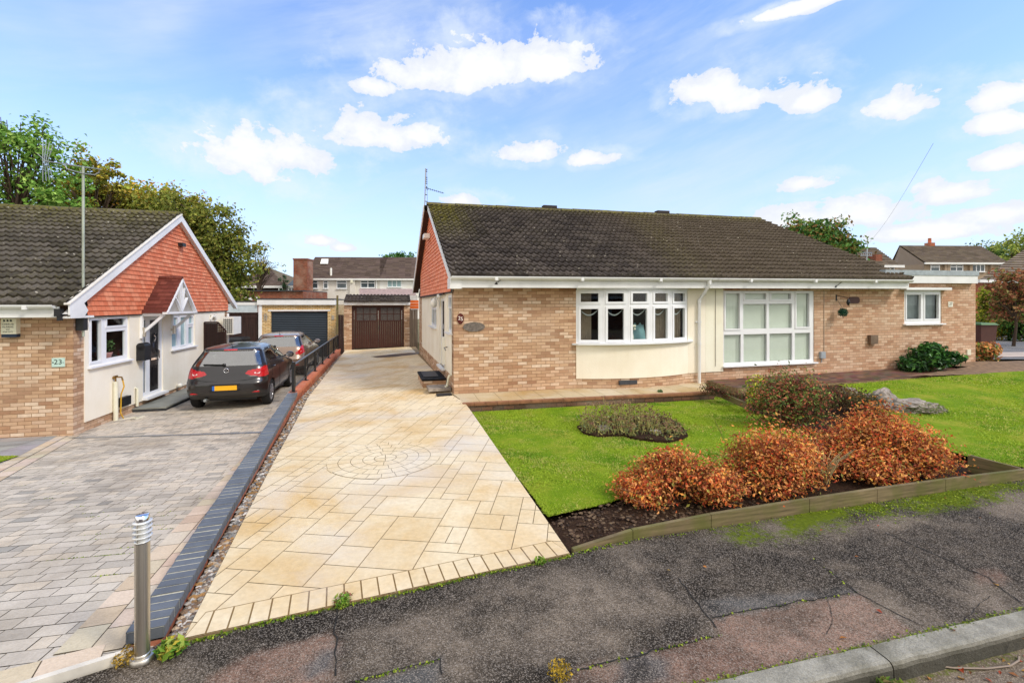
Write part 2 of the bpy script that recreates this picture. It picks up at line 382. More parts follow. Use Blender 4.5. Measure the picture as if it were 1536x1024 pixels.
def leaf_mat(name, trans=.25, rough=.6):
    t = NT(name); at = t.n('Attribute', _attribute_name='Col').outputs['Color']
    b = t.n('BsdfPrincipled', Roughness=rough); t.set(b.inputs['Base Color'], at); b.inputs['Specular IOR Level'].default_value = .25
    tr = t.n('BsdfTranslucent'); t.set(tr.inputs[0], at); mx = t.n('MixShader', Fac=trans)
    t.t.links.new(b.outputs[0], mx.inputs[1]); t.t.links.new(tr.outputs[0], mx.inputs[2]); t.t.links.new(mx.outputs[0], t.out.inputs[0]); return t.m
M['leaf'] = leaf_mat('foliage'); M['gloss_leaf'] = leaf_mat('glossy_foliage', .12, .35); M['grass_blade'] = leaf_mat('grass_blades', .3, .7)
M['bark'] = wood('bark', C('4a3c30'), (6, 6, 2)); M['twig'] = plain('dry_twig', C('6a4a34'), .8, var=.25)
t = NT('lawn_turf'); p = t.gen(); n = t.noise(1.6, p, 6, .65); n2 = t.noise(22, p, 4); n3 = t.noise(140, p, 3)
c = t.ramp(n, [(.3, C('5f8614')), (.48, C('86a01e')), (.66, C('b0ac3e'))]); c = t.mix(t.ramp(n2, [(.4, .0), (.75, .45)]), c, C('50780f')); c = t.mix(t.ramp(n3, [(.4, 0), (.7, .35)]), c, C('3f6410'))
M['turf'] = t.finish(c, .95, t.bump(t.math('ADD', n3, n2), .9, .02), spec=.1)
t = NT('dark_soil'); p = t.gen(); n = t.noise(18, p, 7, .75); n2 = t.noise(75, p, 4, .7)
c = t.ramp(n, [(.3, C('2f221a')), (.55, C('4d392b')), (.75, C('6f573f'))]); c = t.mix(t.ramp(n2, [(.6, 0), (.75, .5)]), c, C('a0825e'))
M['soil'] = t.finish(c, .98, t.bump(t.math('ADD', n, n2), 1.0, .05), spec=.1)
def asphalt(name, dark, mid, chip, moss=False, scale=1.0, pink=C('b18b76')):
    t = NT(name); p = t.gen(); n = t.noise(1.3, p, 6, .65, dist=.3); n2 = t.noise(9, p, 5, .7); fine = t.noise(190*scale, p, 4, .8); grit = t.noise(105*scale, p, 5, .85)
    vo = t.n('TexVoronoi', Scale=170.0*scale, Vector=p); vr = t.n('SeparateColor', Color=vo.outputs['Color'])
    c = t.mix(t.ramp(n, [(.43, 0), (.61, .85)]), mid, dark); c = t.mix(t.math('MULTIPLY', t.ramp(n2, [(.45, 0), (.75, 1)]), .5), c, dark)
    if moss:
        at = t.n('Attribute', _attribute_name='Col'); a = t.n('SeparateColor', Color=at.outputs['Color'])
        c = t.mix(t.math('MULTIPLY', a.outputs[2], t.ramp(n2, [(.2, 1), (.75, .45)])), c, t.mix(t.ramp(n2, [(.35, 0), (.65, 1)]), pink, tuple(x*.72 for x in pink)))
        c = t.mix(t.math('MULTIPLY', at.outputs['Alpha'], .8), c, C('666664'))
        c = t.mix(t.math('MULTIPLY', a.outputs[1], t.ramp(n2, [(.2, .6), (.7, 1)])), c, tuple(x*.5 for x in dark))
    c = t.mix(t.ramp(grit, [(.46, 0), (.6, .75)]), c, tuple(x*.3 for x in dark))
    c = t.mix(t.math('MULTIPLY', t.ramp(vr.outputs[0], [(.62, 0), (.7, 1)]), t.ramp(fine, [(.42, 0), (.62, .75)])), c, t.mix(vr.outputs[1], chip, tuple(x*.55 for x in chip)))
    c = t.mix(t.math('MULTIPLY', t.ramp(fine, [(.6, 0), (.74, 1)]), .35), c, chip)
    if moss:
        mk = t.ramp(t.math('ADD', t.noise(26, p, 8, .85), t.math('MULTIPLY', a.outputs[0], .47)), [(.74, 0), (.88, .95)])
        c = t.mix(mk, c, t.mix(t.noise(34, p, 4), C('2f3a0c'), C('7a8a18')))
    h = t.math('ADD', t.math('MULTIPLY', vo.outputs['Distance'], -.5), fine)
    return t.finish(c, .9, t.bump(h, .8, .008), spec=.08)
M['asphalt'] = asphalt('footway_asphalt', C('2a2620'), C('887a69'), C('cdbfae'), moss=True)
M['road'] = asphalt('road_surface', C('8a7a68'), C('b5a28c'), C('d6c6b0'), moss=True)
M['road_far'] = asphalt('far_road', C('6e6e70'), C('8c8b8a'), C('a5a29e'))
t = NT('kerb_concrete'); p = t.gen(); n = t.noise(6, p, 7, .7); n2 = t.noise(70, p, 4, .7)
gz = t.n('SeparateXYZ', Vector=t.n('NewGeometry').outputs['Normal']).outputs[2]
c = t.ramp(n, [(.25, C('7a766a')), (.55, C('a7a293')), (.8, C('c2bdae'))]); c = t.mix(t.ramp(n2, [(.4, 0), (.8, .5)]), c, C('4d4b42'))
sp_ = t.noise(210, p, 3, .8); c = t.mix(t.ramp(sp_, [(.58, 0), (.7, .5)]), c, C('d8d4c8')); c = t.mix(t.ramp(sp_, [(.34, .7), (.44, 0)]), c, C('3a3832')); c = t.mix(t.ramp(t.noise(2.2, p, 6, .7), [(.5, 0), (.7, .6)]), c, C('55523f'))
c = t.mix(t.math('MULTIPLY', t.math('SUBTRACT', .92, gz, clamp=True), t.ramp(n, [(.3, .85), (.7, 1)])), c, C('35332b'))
M['kerb'] = t.finish(c, .9, t.bump(t.math('ADD', n, n2), .8, .012), spec=.2)
M['ground'] = plain('earth', C('6d6a52'), .95, var=.3, scale=1)
def paint(name, col, flake=.15):
    t = NT(name); p = t.gen(); n = t.noise(900, p, 2); d = t.noise(3, p, 4)
    c = t.mix(t.ramp(n, [(.4, 0), (.7, flake)]), col, tuple(min(1, x*3+.05) for x in col))
    return t.finish(c, t.math('MULTIPLY_ADD', d, .12, .24), metal=.55, spec=.5, Coat__Weight=.8, Coat__Roughness=.06)
M['paint_grey'] = paint('dark_grey_metallic_paint', C('2b2929')); M['paint_beige'] = paint('beige_metallic_paint', C('8a7666'))
M['red_lens'] = plain('red_lamp_lens', C('b5121a'), .12, var=.2, scale=14, Coat__Weight=.6)
M['clear_lens'] = plain('clear_lamp_lens', C('d9c9c4'), .12, var=.1)
M['rubber'] = plain('tyre_rubber', C('141414'), .85, var=.25)
M['alloy'] = plain('alloy_wheel', C('b4b6ba'), .3, metal=.8, var=.08)
M['dark_trim'] = plain('dark_trim', C('101012'), .4)
M['plate'] = plain('yellow_plate', C('f2b21c'), .4, var=.03); M['plate_blue'] = plain('blue_plate_band', C('2a63b8'), .4, var=.03)
M['orange_paint'] = plain('orange_boards', C('e0661c'), .6); M['hose'] = plain('yellow_hose', C('d9a92c'), .5); M['hose_white'] = plain('pale_hose', C('d6cfb4'), .5)
M['brass'] = plain('brass', C('9c7a44'), .35, metal=.8); M['pot'] = plain('pink_pot', C('c98f8c'), .6); M['teal'] = plain('teal_fabric', C('7fa9b0'), .8)
M['glass_sign'] = plain('frosted_green_glass', C('bcd6cb'), .25, var=.05); M['cream_sign'] = plain('cream_ceramic', C('e8e4d2'), .35); M['dark_letter'] = plain('dark_lettering', C('1f2a28'), .5); M['white_letter'] = plain('white_lettering', C('f0e6dc'), .5); M['grey_letter'] = plain('grey_lettering', C('a39a8c'), .5); M['plum'] = plain('plum_ceramic', C('55201a'), .3)
# ---------------------------------------------------------------- building kit
def wallmap(fr, face, off=0.0):             # (a, y, z): a along the wall, y<0 outwards
    if face == 'front': return lambda p: fr((p[0], p[1]+off, p[2]))
    if face == 'right': return lambda p: fr((-p[1]+off, p[0], p[2]))
    if face == 'left': return lambda p: fr((p[1]+off, p[0], p[2]))
def segmap(fr, A, B):                       # a straight wall piece from plan point A to B (t,s)
    L = math.hypot(B[0]-A[0], B[1]-A[1]); ux, uy = (B[0]-A[0])/L, (B[1]-A[1])/L
    return (lambda p: fr((A[0]+ux*p[0]-uy*p[1], A[1]+uy*p[0]+ux*p[1], p[2]))), L
def panel(mb, a0, a1, z0, z1, holes=(), y=0.0, th=.1):     # wall face with openings and their reveals
    xs = sorted({a0, a1, *[h[0] for h in holes], *[h[1] for h in holes]}); xs = [x for x in xs if a0 <= x <= a1]
    zs = sorted({z0, z1, *[h[2] for h in holes], *[h[3] for h in holes]}); zs = [z for z in zs if z0 <= z <= z1]
    for i in range(len(xs)-1):
        for j in range(len(zs)-1):
            cx, cz = (xs[i]+xs[i+1])/2, (zs[j]+zs[j+1])/2
            if any(h[0] < cx < h[1] and h[2] < cz < h[3] for h in holes): continue
            mb.add([(xs[i], y, zs[j]), (xs[i+1], y, zs[j]), (xs[i+1], y, zs[j+1]), (xs[i], y, zs[j+1])])
    for (b0, b1, c0, c1) in holes:
        mb.add([(b0, y, c0), (b0, y+th, c0), (b0, y+th, c1), (b0, y, c1)]); mb.add([(b1, y+th, c0), (b1, y, c0), (b1, y, c1), (b1, y+th, c1)])
        mb.add([(b0, y, c0), (b1, y, c0), (b1, y+th, c0), (b0, y+th, c0)]); mb.add([(b0, y+th, c1), (b1, y+th, c1), (b1, y, c1), (b0, y, c1)])
def window(parent, mp, a0, a1, z0, z1, cells, room=0.9, rmarg=.3, sill=True, sill_over=.06, glass='glass', interior=None, name='window', fmat='upvc', y=0.02, roommat='dark_room', sash=.038):
    """frame slab with openings; cells = (a0,a1,z0,z1,opens)"""
    f = MB(mp); panel(f, a0, a1, z0, z1, [c[:4] for c in cells], y=y, th=.05)
    f.add([(a0, y+.05, z0), (a0, y, z0), (a0, y, z1), (a0, y+.05, z1)]); f.add([(a1, y, z0), (a1, y+.05, z0), (a1, y+.05, z1), (a1, y, z1)])
    for c in cells:
        if len(c) > 4 and c[4]:
            e = sash; i0, i1, j0, j1 = c[0]-e, c[1]+e, c[2]-e, c[3]+e; yy = y-.016
            for (p0, p1, q0, q1) in ((i0, c[0], j0, j1), (c[1], i1, j0, j1), (c[0], c[1], j0, c[2]), (c[0], c[1], c[3], j1)): f.box(p0, p1, yy, y-.001, q0, q1, 'b')
    fo = f.build(name, M[fmat], parent)
    g = MB(mp)
    for c in cells: g.add([(c[0], y+.03, c[2]), (c[1], y+.03, c[2]), (c[1], y+.03, c[3]), (c[0], y+.03, c[3])])
    g.build('pane', M[glass], fo)
    if sill:
        s = MB(mp); s.box(a0-sill_over, a1+sill_over, y-.1, y+.01, z0-.035, z0-.001); s.build('sill', M[fmat], fo)
    if room:
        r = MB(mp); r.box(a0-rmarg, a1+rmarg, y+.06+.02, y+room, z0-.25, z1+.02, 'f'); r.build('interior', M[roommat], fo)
    return fo
def roof_tiles(mb, fr, tl, tr, s0, z0, s1, z1, wave=.15, gauge=.25, amp=.04, th=.055, seg=4, moss=lambda t, a: 0, back=True, seed=1):
    rr = random.Random(seed); L = math.hypot(s1-s0, z1-z0); cs, sn = (s1-s0)/L, (z1-z0)/L; n = max(1, round(L/gauge)); g = L/n; tw = wave*2
    prof = [0.0, .55, .95, .9, .45, .05, -.05, -.03] if seg >= 8 else [0, .8, 1, .3] if seg == 4 else [0, 1]
    m = len(prof)
    def P(t, a, h): return (t, s0+a*cs-h*sn, z0+a*sn+h*cs)
    for i in range(n):
        a0, a1 = i*g, (i+1)*g+.012; L0, R0 = tl(a0/L), tr(a0/L); L1, R1 = tl(min(1, a1/L)), tr(min(1, a1/L))
        k0 = int(math.floor(min(L0, L1)/tw+1e-5)); k1 = int(math.ceil(max(R0, R1)/tw-1e-5))
        for k in range(k0, k1):
            j = rr.uniform(-.006, .008); u = rr.uniform(-.007, .007)-(.03 if rr.random() < .006 else 0); cols = []
            rows = [[], [], []]
            for q in range(2*m+1):
                t = k*tw+q*wave/m; w = amp*prof[q % m]
                ta = min(max(t, L0), R0); tb = min(max(t, L1), R1)
                rows[0].append(P(ta, a0+u, -.012)); rows[1].append(P(ta, a0+u, th+w+j)); rows[2].append(P(tb, a1, .004+w))
            if rows[1][-1][0]-rows[1][0][0] < .01: continue
            mv = moss((k+.5)*tw, a0/L); mb.col = (rr.random(), *(mv if isinstance(mv, tuple) else (mv, 0)))
            mb.grid(rows, smooth=False); mb.sm[-2*2*m:] = [False]*(2*m)+[True]*(2*m)
    mb.col = None
def ridge(mb, fr, t0, t1, s, z, r=.11, ln=.42, seed=3):
    rr = random.Random(seed); n = max(1, round((t1-t0)/ln)); l = (t1-t0)/n
    for i in range(n):
        dz = rr.uniform(-.006, .006); rows = []
        for e, rad in ((0, r*1.03), (l*.97, r)):
            rows.append([(t0+i*l+e, s+rad*1.15*math.cos(math.pi*k/8), z-.035+dz+rad*.85*math.sin(math.pi*k/8)) for k in range(9)])
        mb.col = (rr.random(), .75+rr.random()*.25, 0); mb.grid(rows); mb.add([rows[0][k] for k in range(9)][::-1]); mb.add(rows[1])
    mb.col = None
def hang(mb, tp, sign, sl, sr, z0, z1, gauge=.1):          # rows of hung tiles on a gable at t=tp facing sign
    n = int(round((z1-z0)/gauge)); g = (z1-z0)/n
    for i in range(n):
        za, zb = z0+i*g, z0+(i+1)*g+.004
        a0, a1, b0, b1 = sl(za), sr(za), sl(zb), sr(zb)
        if a1-a0 < .03: break
        if b1 < b0: b0 = b1 = (b0+b1)/2
        o, i_ = tp+sign*.026, tp+sign*.006; w = i*.0725
        pts = [(o, a0, za), (o, a1, za), (i_, b1, zb), (i_, b0, zb)]
        mb.add(pts, uv=[(q[1]+w*0, i*.1+(.004 if k < 2 else .1)) for k, q in enumerate(pts)])
        mb.add([(tp, a0, za), (tp, a1, za), (o, a1, za), (o, a0, za)])
def gutter(mb, t0, t1, s, z, r=.055):
    rows = []
    for t in (t0, t1): rows.append([(t, s-r*math.cos(math.pi*k/10)*1.0, z-r*math.sin(math.pi*k/10)*1.1) for k in range(11)])
    mb.grid(rows); rows2 = [[(t, q[1], q[2]) for q in rr_] for t, rr_ in zip((t0, t1), rows)]
    mb.box(t0, t1, s-r-.006, s-r+.004, z-.012, z+.008)
    k = t0+.9
    while k < t1: mb.box(k, k+.06, s-r-.01, s+r*.2, z-.075, z+.006); k += 1.9
    mb.add([(t0, s-r, z), (t0, s+r, z), (t0, s+r*.6, z-r), (t0, s-r*.6, z-r)]); mb.add([(t1, s-r, z), (t1, s+r, z), (t1, s+r*.6, z-r), (t1, s-r*.6, z-r)])
def oval(cx, cz, rx, rz, n=28): return [(cx+rx*math.cos(2*math.pi*k/n), cz+rz*math.sin(2*math.pi*k/n)) for k in range(n)]

# ================================================================ number 25 and 27, one semi-detached pair
H = Frame(-1.23, 9.74, 13.8, 16.2, .006)
DEP = 8.6; TP = H.t_at(1058)                 # depth, party line
TPR = round(TP/.3)*.3
EZ = 2.243                                   # underside of the fascia
h25 = thing('bungalow', 'tan brick bungalow with white bow window, salmon tiled left gable and oval 25 plaque', 'bungalow', H((0, 0, 0)))
h27 = thing('bungalow', 'bungalow with eight-pane window of pale vertical blinds and flat-roofed brick extension at right', 'bungalow', H((TP, 0, 0)))
# -- front walls
Wf = wallmap(H, 'front'); tb0, tb1 = H.t_at(864), H.t_at(1031); tw0, tw1 = H.t_at(1085), H.t_at(1221.5); tr1 = H.t_at(1084)
zs_render = H.z_at(864, 567.6)
w = MB(Wf); panel(w, 0, tb0, -.5, 2.42); panel(w, tb1, TP-.004, -.5, zs_render)
w.box(0, TP-.004, DEP-.01, DEP, -.5, 2.42)
bw = MB(wallmap(H, 'left')); s_p = H.s_at(633.4)
panel(bw, 0, .21, -.5, 2.42); panel(bw, s_p, DEP, -.5, 2.42)
n0 = len(w.v); w.v += [(p[1], p[0], p[2]) for p in bw.v]; w.f += [tuple(i+n0 for i in f) for f in bw.f]; w.uv += bw.uv; w.c += bw.c; w.sm += bw.sm
pl = MB(); pl.box(.004, .05, .21, s_p, -.5, .36, 'bd'); n0 = len(w.v); w.v += pl.v; w.f += [tuple(i+n0 for i in f) for f in pl.f]; w.uv += pl.uv; w.c += pl.c; w.sm += pl.sm
NB = 5; bulge = lambda i: .28*(1-(2*i/NB-1)**2)
bow = [(lerp(tb0, tb1, i/NB), -bulge(i)-.0) for i in range(NB+1)]
fine = [(lerp(tb0, tb1, i/20), -.28*(1-(2*i/20-1)**2)) for i in range(21)]
cum = 0
for i in range(20):
    A, B = fine[i], fine[i+1]; l = math.hypot(B[0]-A[0], B[1]-A[1])
    w.add([(A[0], A[1], -.5), (B[0], B[1], -.5), (B[0], B[1], zs_render), (A[0], A[1], zs_render)], uv=[(tb0+cum, -.5), (tb0+cum+l, -.5), (tb0+cum+l, zs_render), (tb0+cum, zs_render)]); cum += l
w.build('wall', M['brick'], h25)
zt = H.z_at(866, 515.2, -.1); zwt = H.z_at(866, 434.8, -.1)
r = MB(H); pts = [(a[0], a[1]-.022) for a in fine]
pts[0] = (tb0, -.022); 
for i in range(20): r.add([(*pts[i], zs_render), (*pts[i+1], zs_render), (*pts[i+1], zt), (*pts[i], zt)], smooth=False)
r.add([(*p, zs_render) for p in pts]+[(tb1, 0, zs_render), (tb0, 0, zs_render)]); r.add([(tb0, 0, zs_render), (tb0, -.022, zs_render), (tb0, -.022, zt), (tb0, 0, zt)])
r.box(tb1, TP-.004, -.02, .1, zs_render+.003, 2.42)
r.build('rendered_panel', M['render'], h25)
# -- bow window
zl = {k: H.z_at(866, 400+v/5.12, -.1) for k, v in dict(tt=205, tb=270, mt=325, mb=565).items()}
cornice = MB(H); cornice.add([(*p, zwt) for p in [(tb0, 0)]+[(a, b-.03) for a, b in fine]+[(tb1, 0)]]); 
for i in range(20): cornice.add([(fine[i][0], fine[i][1]-.03, zwt), (fine[i+1][0], fine[i+1][1]-.03, zwt), (fine[i+1][0], fine[i+1][1]-.03, 2.42), (fine[i][0], fine[i][1]-.03, 2.42)])
bwin = cornice.build('bow_window', M['upvc'], h25)
fm = MB(H); gm = MB(H)
for i in range(NB):
    mp, L = segmap(H, bow[i], bow[i+1]); loc = lambda p: p
    inv = []
    sub = MB(None); e = .105; cells = [(e, L-e, zl['tb'], zl['tt'], 1), (e, L-e, zl['mb'], zl['mt'], 1)]
    sub.fr = mp; window(bwin, mp, 0.002, L-.002, zt, zwt, cells, room=0, sill=False, y=0.0, name='casement', sash=.05)
sl = MB(H); op = [(tb0-.1, -.03)]+[(a, b-.12) for a, b in fine]+[(tb1+.14, -.03)]
sl.add([(*p, zt) for p in op]+[(tb1+.14, 0, zt), (tb0-.1, 0, zt)]); sl.add(([(*p, zt-.035) for p in op]+[(tb1+.14, 0, zt-.035), (tb0-.1, 0, zt-.035)])[::-1])
for i in range(len(op)-1): sl.add([(*op[i], zt-.035), (*op[i+1], zt-.035), (*op[i+1], zt), (*op[i], zt)])
sl.add([(tb0-.1, 0, zt-.035), (tb0-.1, -.03, zt-.035), (tb0-.1, -.03, zt), (tb0-.1, 0, zt)]); sl.add([(tb1+.14, -.03, zt-.035), (tb1+.14, 0, zt-.035), (tb1+.14, 0, zt), (tb1+.14, -.03, zt)])
sl.build('sill', M['upvc'], bwin)
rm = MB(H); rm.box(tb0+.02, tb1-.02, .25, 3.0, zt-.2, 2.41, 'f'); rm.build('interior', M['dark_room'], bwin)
cu = MB(H)
def curtain(mb, t0, t1, s, z0, z1, folds=6, dep=.035):
    n = folds*6; mb.grid([[(lerp(t0, t1, k/n), s+dep*math.sin(2*math.pi*k*folds/n), z) for k in range(n+1)] for z in (z0, z1)])
for c0_, c1_, s_ in ((tb0+.12, tb0+.42, .12), (tb0+1.98, tb0+2.25, -.02), (tb1-.5, tb1-.12, .12)):
    cu = MB(H); curtain(cu, c0_, c1_, s_, zt, 2.2); cu.build('curtain', M['curtain'], bwin)
for i in range(NB):                          # looped voile swags behind each light
    vo = MB(); mp, L = segmap(H, bow[i], bow[i+1]); pts = []
    for q in range(3):
        row = []
        for k in range(13):
            x = lerp(.09, L-.09, k/12); sag = .13*math.sin(math.pi*k/12)
            row.append(mp((x, .10, zl['mt']+.0-.03*q*.6-sag-q*.012)))
        pts.append(row)
    for a, b in ((0, 1),):
        for k in range(12): vo.v += [pts[a][k], pts[a][k+1], pts[b][k+1], pts[b][k]]; n = len(vo.v); vo.f.append((n-4, n-3, n-2, n-1)); vo.uv.append([(0, 0)]*4); vo.c.append(None); vo.sm.append(True)
    vo.build('voile_swag', M['voile'], bwin)
# vase of roses and cushion standing on the inner sill (seen through the middle light)
vt = lerp(bow[2][0], bow[3][0], .42); vz = zt+.03
vase = thing('flower_vase', 'pale vase of cream flowers inside the middle light of the bow window', 'vase', H((vt, -.1, vz)))
v = MB(H); v.lathe((vt-.06, -.1, vz), [(.03, 0), (.05, .06), (.04, .14), (.025, .2), (.035, .23)], 14); v.build('pot', M['white_plastic'], vase)
v = MB(H); 
for k in range(7):
    a = k*2.4; v.lathe((vt-.06+.07*math.cos(a), -.1+.05*math.sin(a), vz+.27+.035*(k % 3)), [(.002, -.03), (.03, -.018), (.036, 0), (.03, .02), (.002, .032)], 8)
v.build('bloom', M['cream_sign'], vase)
cush = thing('cushion', 'teal cushion leaning inside the middle light of the bow window', 'cushion', H((vt+.12, .05, vz)))
v = MB(H); v.grid([[(vt+.02+.36*i/8-.0, .02+.1*j/8-.05*math.sin(math.pi*i/8)*math.sin(math.pi*j/8), vz-.03+.40*j/8+.04*math.sin(i*2.1+j)) for i in range(9)] for j in range(9)]); v.build('cushion_cover', M['teal'], cush)
# -- left side wall of 25
Wl = wallmap(H, 'left')
S = lambda px, t=0: H.s_at(px, t)
ws0, ws1 = S(678.0), S(671.8); wz0, wz1 = H.z_side(675, 498.5), H.z_side(675, 441.5)
ds0, ds1 = S(667.2), S(660.0); dz0, dz1 = .36, 2.06
vs0, vs1 = S(655.2), S(646.4); vz0, vz1 = H.z_side(651, 489.5), H.z_side(651, 446)
r = MB(Wl); panel(r, .21, s_p, .355, 2.42, [(ws0, ws1, wz0, wz1), (ds0, ds1, dz0, dz1), (vs0, vs1, vz0, vz1)], y=-.012)
r.add([(.21, -.012, .355), (s_p, -.012, .355), (s_p, .02, .355), (.21, .02, .355)]); r.build('rendered_panel', M['render'], h25)
window(h25, Wl, ws0, ws1, wz0, wz1, rmarg=.1, cells=[(ws0+.07, ws1-.07, wz0+.07, wz0+.62*(wz1-wz0)), (ws0+.07, ws1-.07, wz0+.68*(wz1-wz0), wz1-.07, 1)])
m_ = (vs0+vs1)/2
window(h25, Wl, vs0, vs1, vz0, vz1, [(vs0+.07, m_-.06, vz0+.07, vz1-.35, 1), (vs0+.07, m_-.06, vz1-.27, vz1-.07, 1), (m_+.06, vs1-.07, vz0+.07, vz1-.35), (m_+.06, vs1-.07, vz1-.27, vz1-.07, 1)])
d = MB(Wl); panel(d, ds0, ds1, dz0, dz1, [(ds0+.09, ds1-.09, dz0+.1, dz1-.08)], y=.03, th=.05); do = d.build('door', M['upvc'], h25)
d = MB(Wl); d.add([(ds0+.09, .06, dz0+.1), (ds1-.09, .06, dz0+.1), (ds1-.09, .06, dz1-.08), (ds0+.09, .06, dz1-.08)]); d.build('door_panel', M['dark_room'], do)
d = MB(Wl); d.tube([(ds0+.14, -.02, 1.3), (ds0+.14, -.02, 1.42)], .012, 6); d.build('handle', M['chrome'], do)
d = MB(Wl); d.box(ds0-.06, ds1+.02, -.09, .03, dz0-.05, dz0); d.build('threshold', M['upvc'], do)
la = MB(Wl); lp = S(659.3); lz = H.z_side(659.3, 455); la.lathe((lp-.1, -.16, lz-.11), [(.02, 0), (.075, .03), (.09, .15), (.05, .2), (.015, .25)], 10); la.build('lantern', M['white_plastic'], h25)
la = MB(Wl); la.tube([(lp-.1, 0, lz+.0), (lp-.1, -.09, lz+.16), (lp-.1, -.16, lz+.13)], .014, 6); la.box(lp-.14, lp-.06, -.02, -.013, lz-.07, lz+.07); la.build('lantern_bracket', M['white_plastic'], h25)
la = MB(Wl); la.box(S(664), S(661), -.1, -.013, dz1+.02, dz1+.09); la.build('door_canopy', M['white_plastic'], h25)
la = MB(Wl); z_ = H.z_side(674, 523); la.tube([(S(672), -.02, z_+.02), (S(673), -.1, z_+.02), (S(676), -.11, z_-.01)], .012, 6); la.build('grab_rail', M['black_paint'], h25)
la = MB(Wl); z_ = H.z_side(667, 520); la.box(S(668.8), S(667.4), -.09, -.013, z_-.4, z_+.25); la.build('meter_box', M['white_plastic'], h25)
la = MB(Wl); z_ = H.z_side(675.5, 560); la.tube([(.35, -.03, .36), (.35, -.06, .3), (.35, -.09, .12), (.35, -.14, .1)], .03, 8); la.build('waste_pipe', M['cream_plastic'], h25)
# doorstep of bricks
st = thing('door_step', 'low brick doorstep with dark mat recess at side door of 25', 'step', H((0, 1.6, 0)))
x = MB(Wl); a0, a1 = 1.05, 2.35; x.box(a0, a1, -.55, -.014, -.2, .13); x.build('step_base', M['brick'], st)
x = MB(Wl); x.box(a0-.02, a1+.02, -.57, -.016, .132, .17); x.build('tread', M['imprint'], st, bevel=.006); x = MB(Wl); x.box(a0+.3, a1-.1, -.50, -.15, .172, .185); x.build('door_mat', M['black_plastic'], st)
dr = thing('drain_cover', 'small grey slab over the drain at foot of 25 corner', 'drain', H((-.2, .5, 0)))
x = MB(Wl); x.box(.25, .75, -.5, -.02, .03, .09); x.build('drain_slab', M['rock'], dr, bevel=.01); x = MB(Wl); x.box(-.08, .12, -.36, -.05, -.02, .012); x.build('drain_grate', M['black_plastic'], dr)
# -- gable of 25: hung tiles, soffit, bargeboards
SR, ZR = 4.1, 4.83; SE, ZE = -.40, 2.475; slope = (ZR-ZE)/(SR-SE); SB = 2*SR-SE
gz = H.z_side(677.7, 437.4)
zl_ = lambda z: max(0.0, SE+(z+.17-ZE)/slope); zr_ = lambda z: min(DEP, SB-(z+.17-ZE)/slope)
g = MB(H); hang(g, -.05, -1, lambda z: max(.0, zl_(z)), lambda z: min(s_p, zr_(z)), gz, ZR-.17, .098); g.build('gable_tiles', M['clay25'], h25)
g = MB(H); g.add([(-.03, 0, 2.2), (-.03, DEP, 2.2), (-.03, SR*2-.2, 2.42), (-.03, SR, ZR-.12), (-.03, .0, 2.45)]); g.box(-.05, -.03, .0, DEP, gz-.03, gz); g.build('gable_backing', M['felt'], h25)
g = MB(H); g.box(-.09, -.05, 1.05, s_p, gz-.05, gz-.004); g.build('drip_board', M['dark_fence'], h25)
def barge(mb, t, th, s0, z0, s1, z1, hgt):
    for (a, b) in (((s0, z0), (s1, z1)),):
        for tt in (t, t+th): mb.add([(tt, a[0], a[1]-hgt), (tt, b[0], b[1]-hgt), (tt, b[0], b[1]), (tt, a[0], a[1])])
        mb.add([(t, a[0], a[1]-hgt), (t+th, a[0], a[1]-hgt), (t+th, b[0], b[1]-hgt), (t, b[0], b[1]-hgt)]); mb.add([(t, a[0], a[1]), (t+th, a[0], a[1]), (t+th, b[0], b[1]), (t, b[0], b[1])])
        mb.add([(t, a[0], a[1]-hgt), (t, a[0], a[1]), (t+th, a[0], a[1]), (t+th, a[0], a[1]-hgt)])
g = MB(H); barge(g, -.14, .025, SE+.02, ZE+.0, SR, ZR-.0, .15); barge(g, -.26, .025, SR, ZR-.0, SB, ZE, .19); 
g.box(-.14, .1, SE+.03, -.02, EZ-.02, ZE-.03); g.build('bargeboard', M['fascia'], h25)
g = MB(H); g.add([(-.235, SR, ZR-.15), (-.03, SR, ZR-.15), (-.03, SB, ZE-.15), (-.235, SB, ZE-.15)]); g.build('verge_soffit', M['brown_door'], h25)
la = MB(Wl); z_ = H.z_side(648, 354); la.box(S(649), S(646.5), -.25, -.08, z_-.08, z_+.05); la.build('security_light', M['white_plastic'], h25)
# -- roofs
tE = H.t_at(1369, SE); tR = H.t_at(1139, SR)
mossL = lambda t, a: (smooth(.86, 1.0, a)*.5+smooth(1.3, .1, t)*smooth(.3, .85, a)*1.1+smooth(1.0, 0, abs(t-TP+.5-a*1.1))*.22, .8*smooth(3.5, 7.5, t))
ro = MB(H); roof_tiles(ro, H, lambda a: -.13, lambda a: TPR, SE, ZE, SR, ZR, moss=mossL, seed=5, seg=8)
ridge(ro, H, -.16, TP, SR, ZR+.03, seed=2)
ro.col = (.4, .3, 0); ro.add([(-.26, SB, ZE), (TP, SB, ZE), (TP, SR, ZR), (-.26, SR, ZR)]); ro.col = None
roof25 = ro.build('roof', M['roof'], h25)
mossR = lambda t, a: (smooth(.84, 1.0, a)*.5+smooth(1.0, 0, abs(t-TP+.5-a*1.1))*.22+.06, .8*smooth(3.5, 7.5, t))
ro = MB(H); roof_tiles(ro, H, lambda a: TPR, lambda a: lerp(tE, tR, a), SE, ZE, SR, ZR, moss=mossR, seed=6, seg=8)
ridge(ro, H, TP, tR, SR, ZR+.03, seed=4); ro.col = (.5, .4, 0); ro.add([(TP, SB, ZE), (tE, SB, ZE), (tR, SR, ZR), (TP, SR, ZR)]); ro.col = None
roof27 = ro.build('roof', M['roof'], h27)
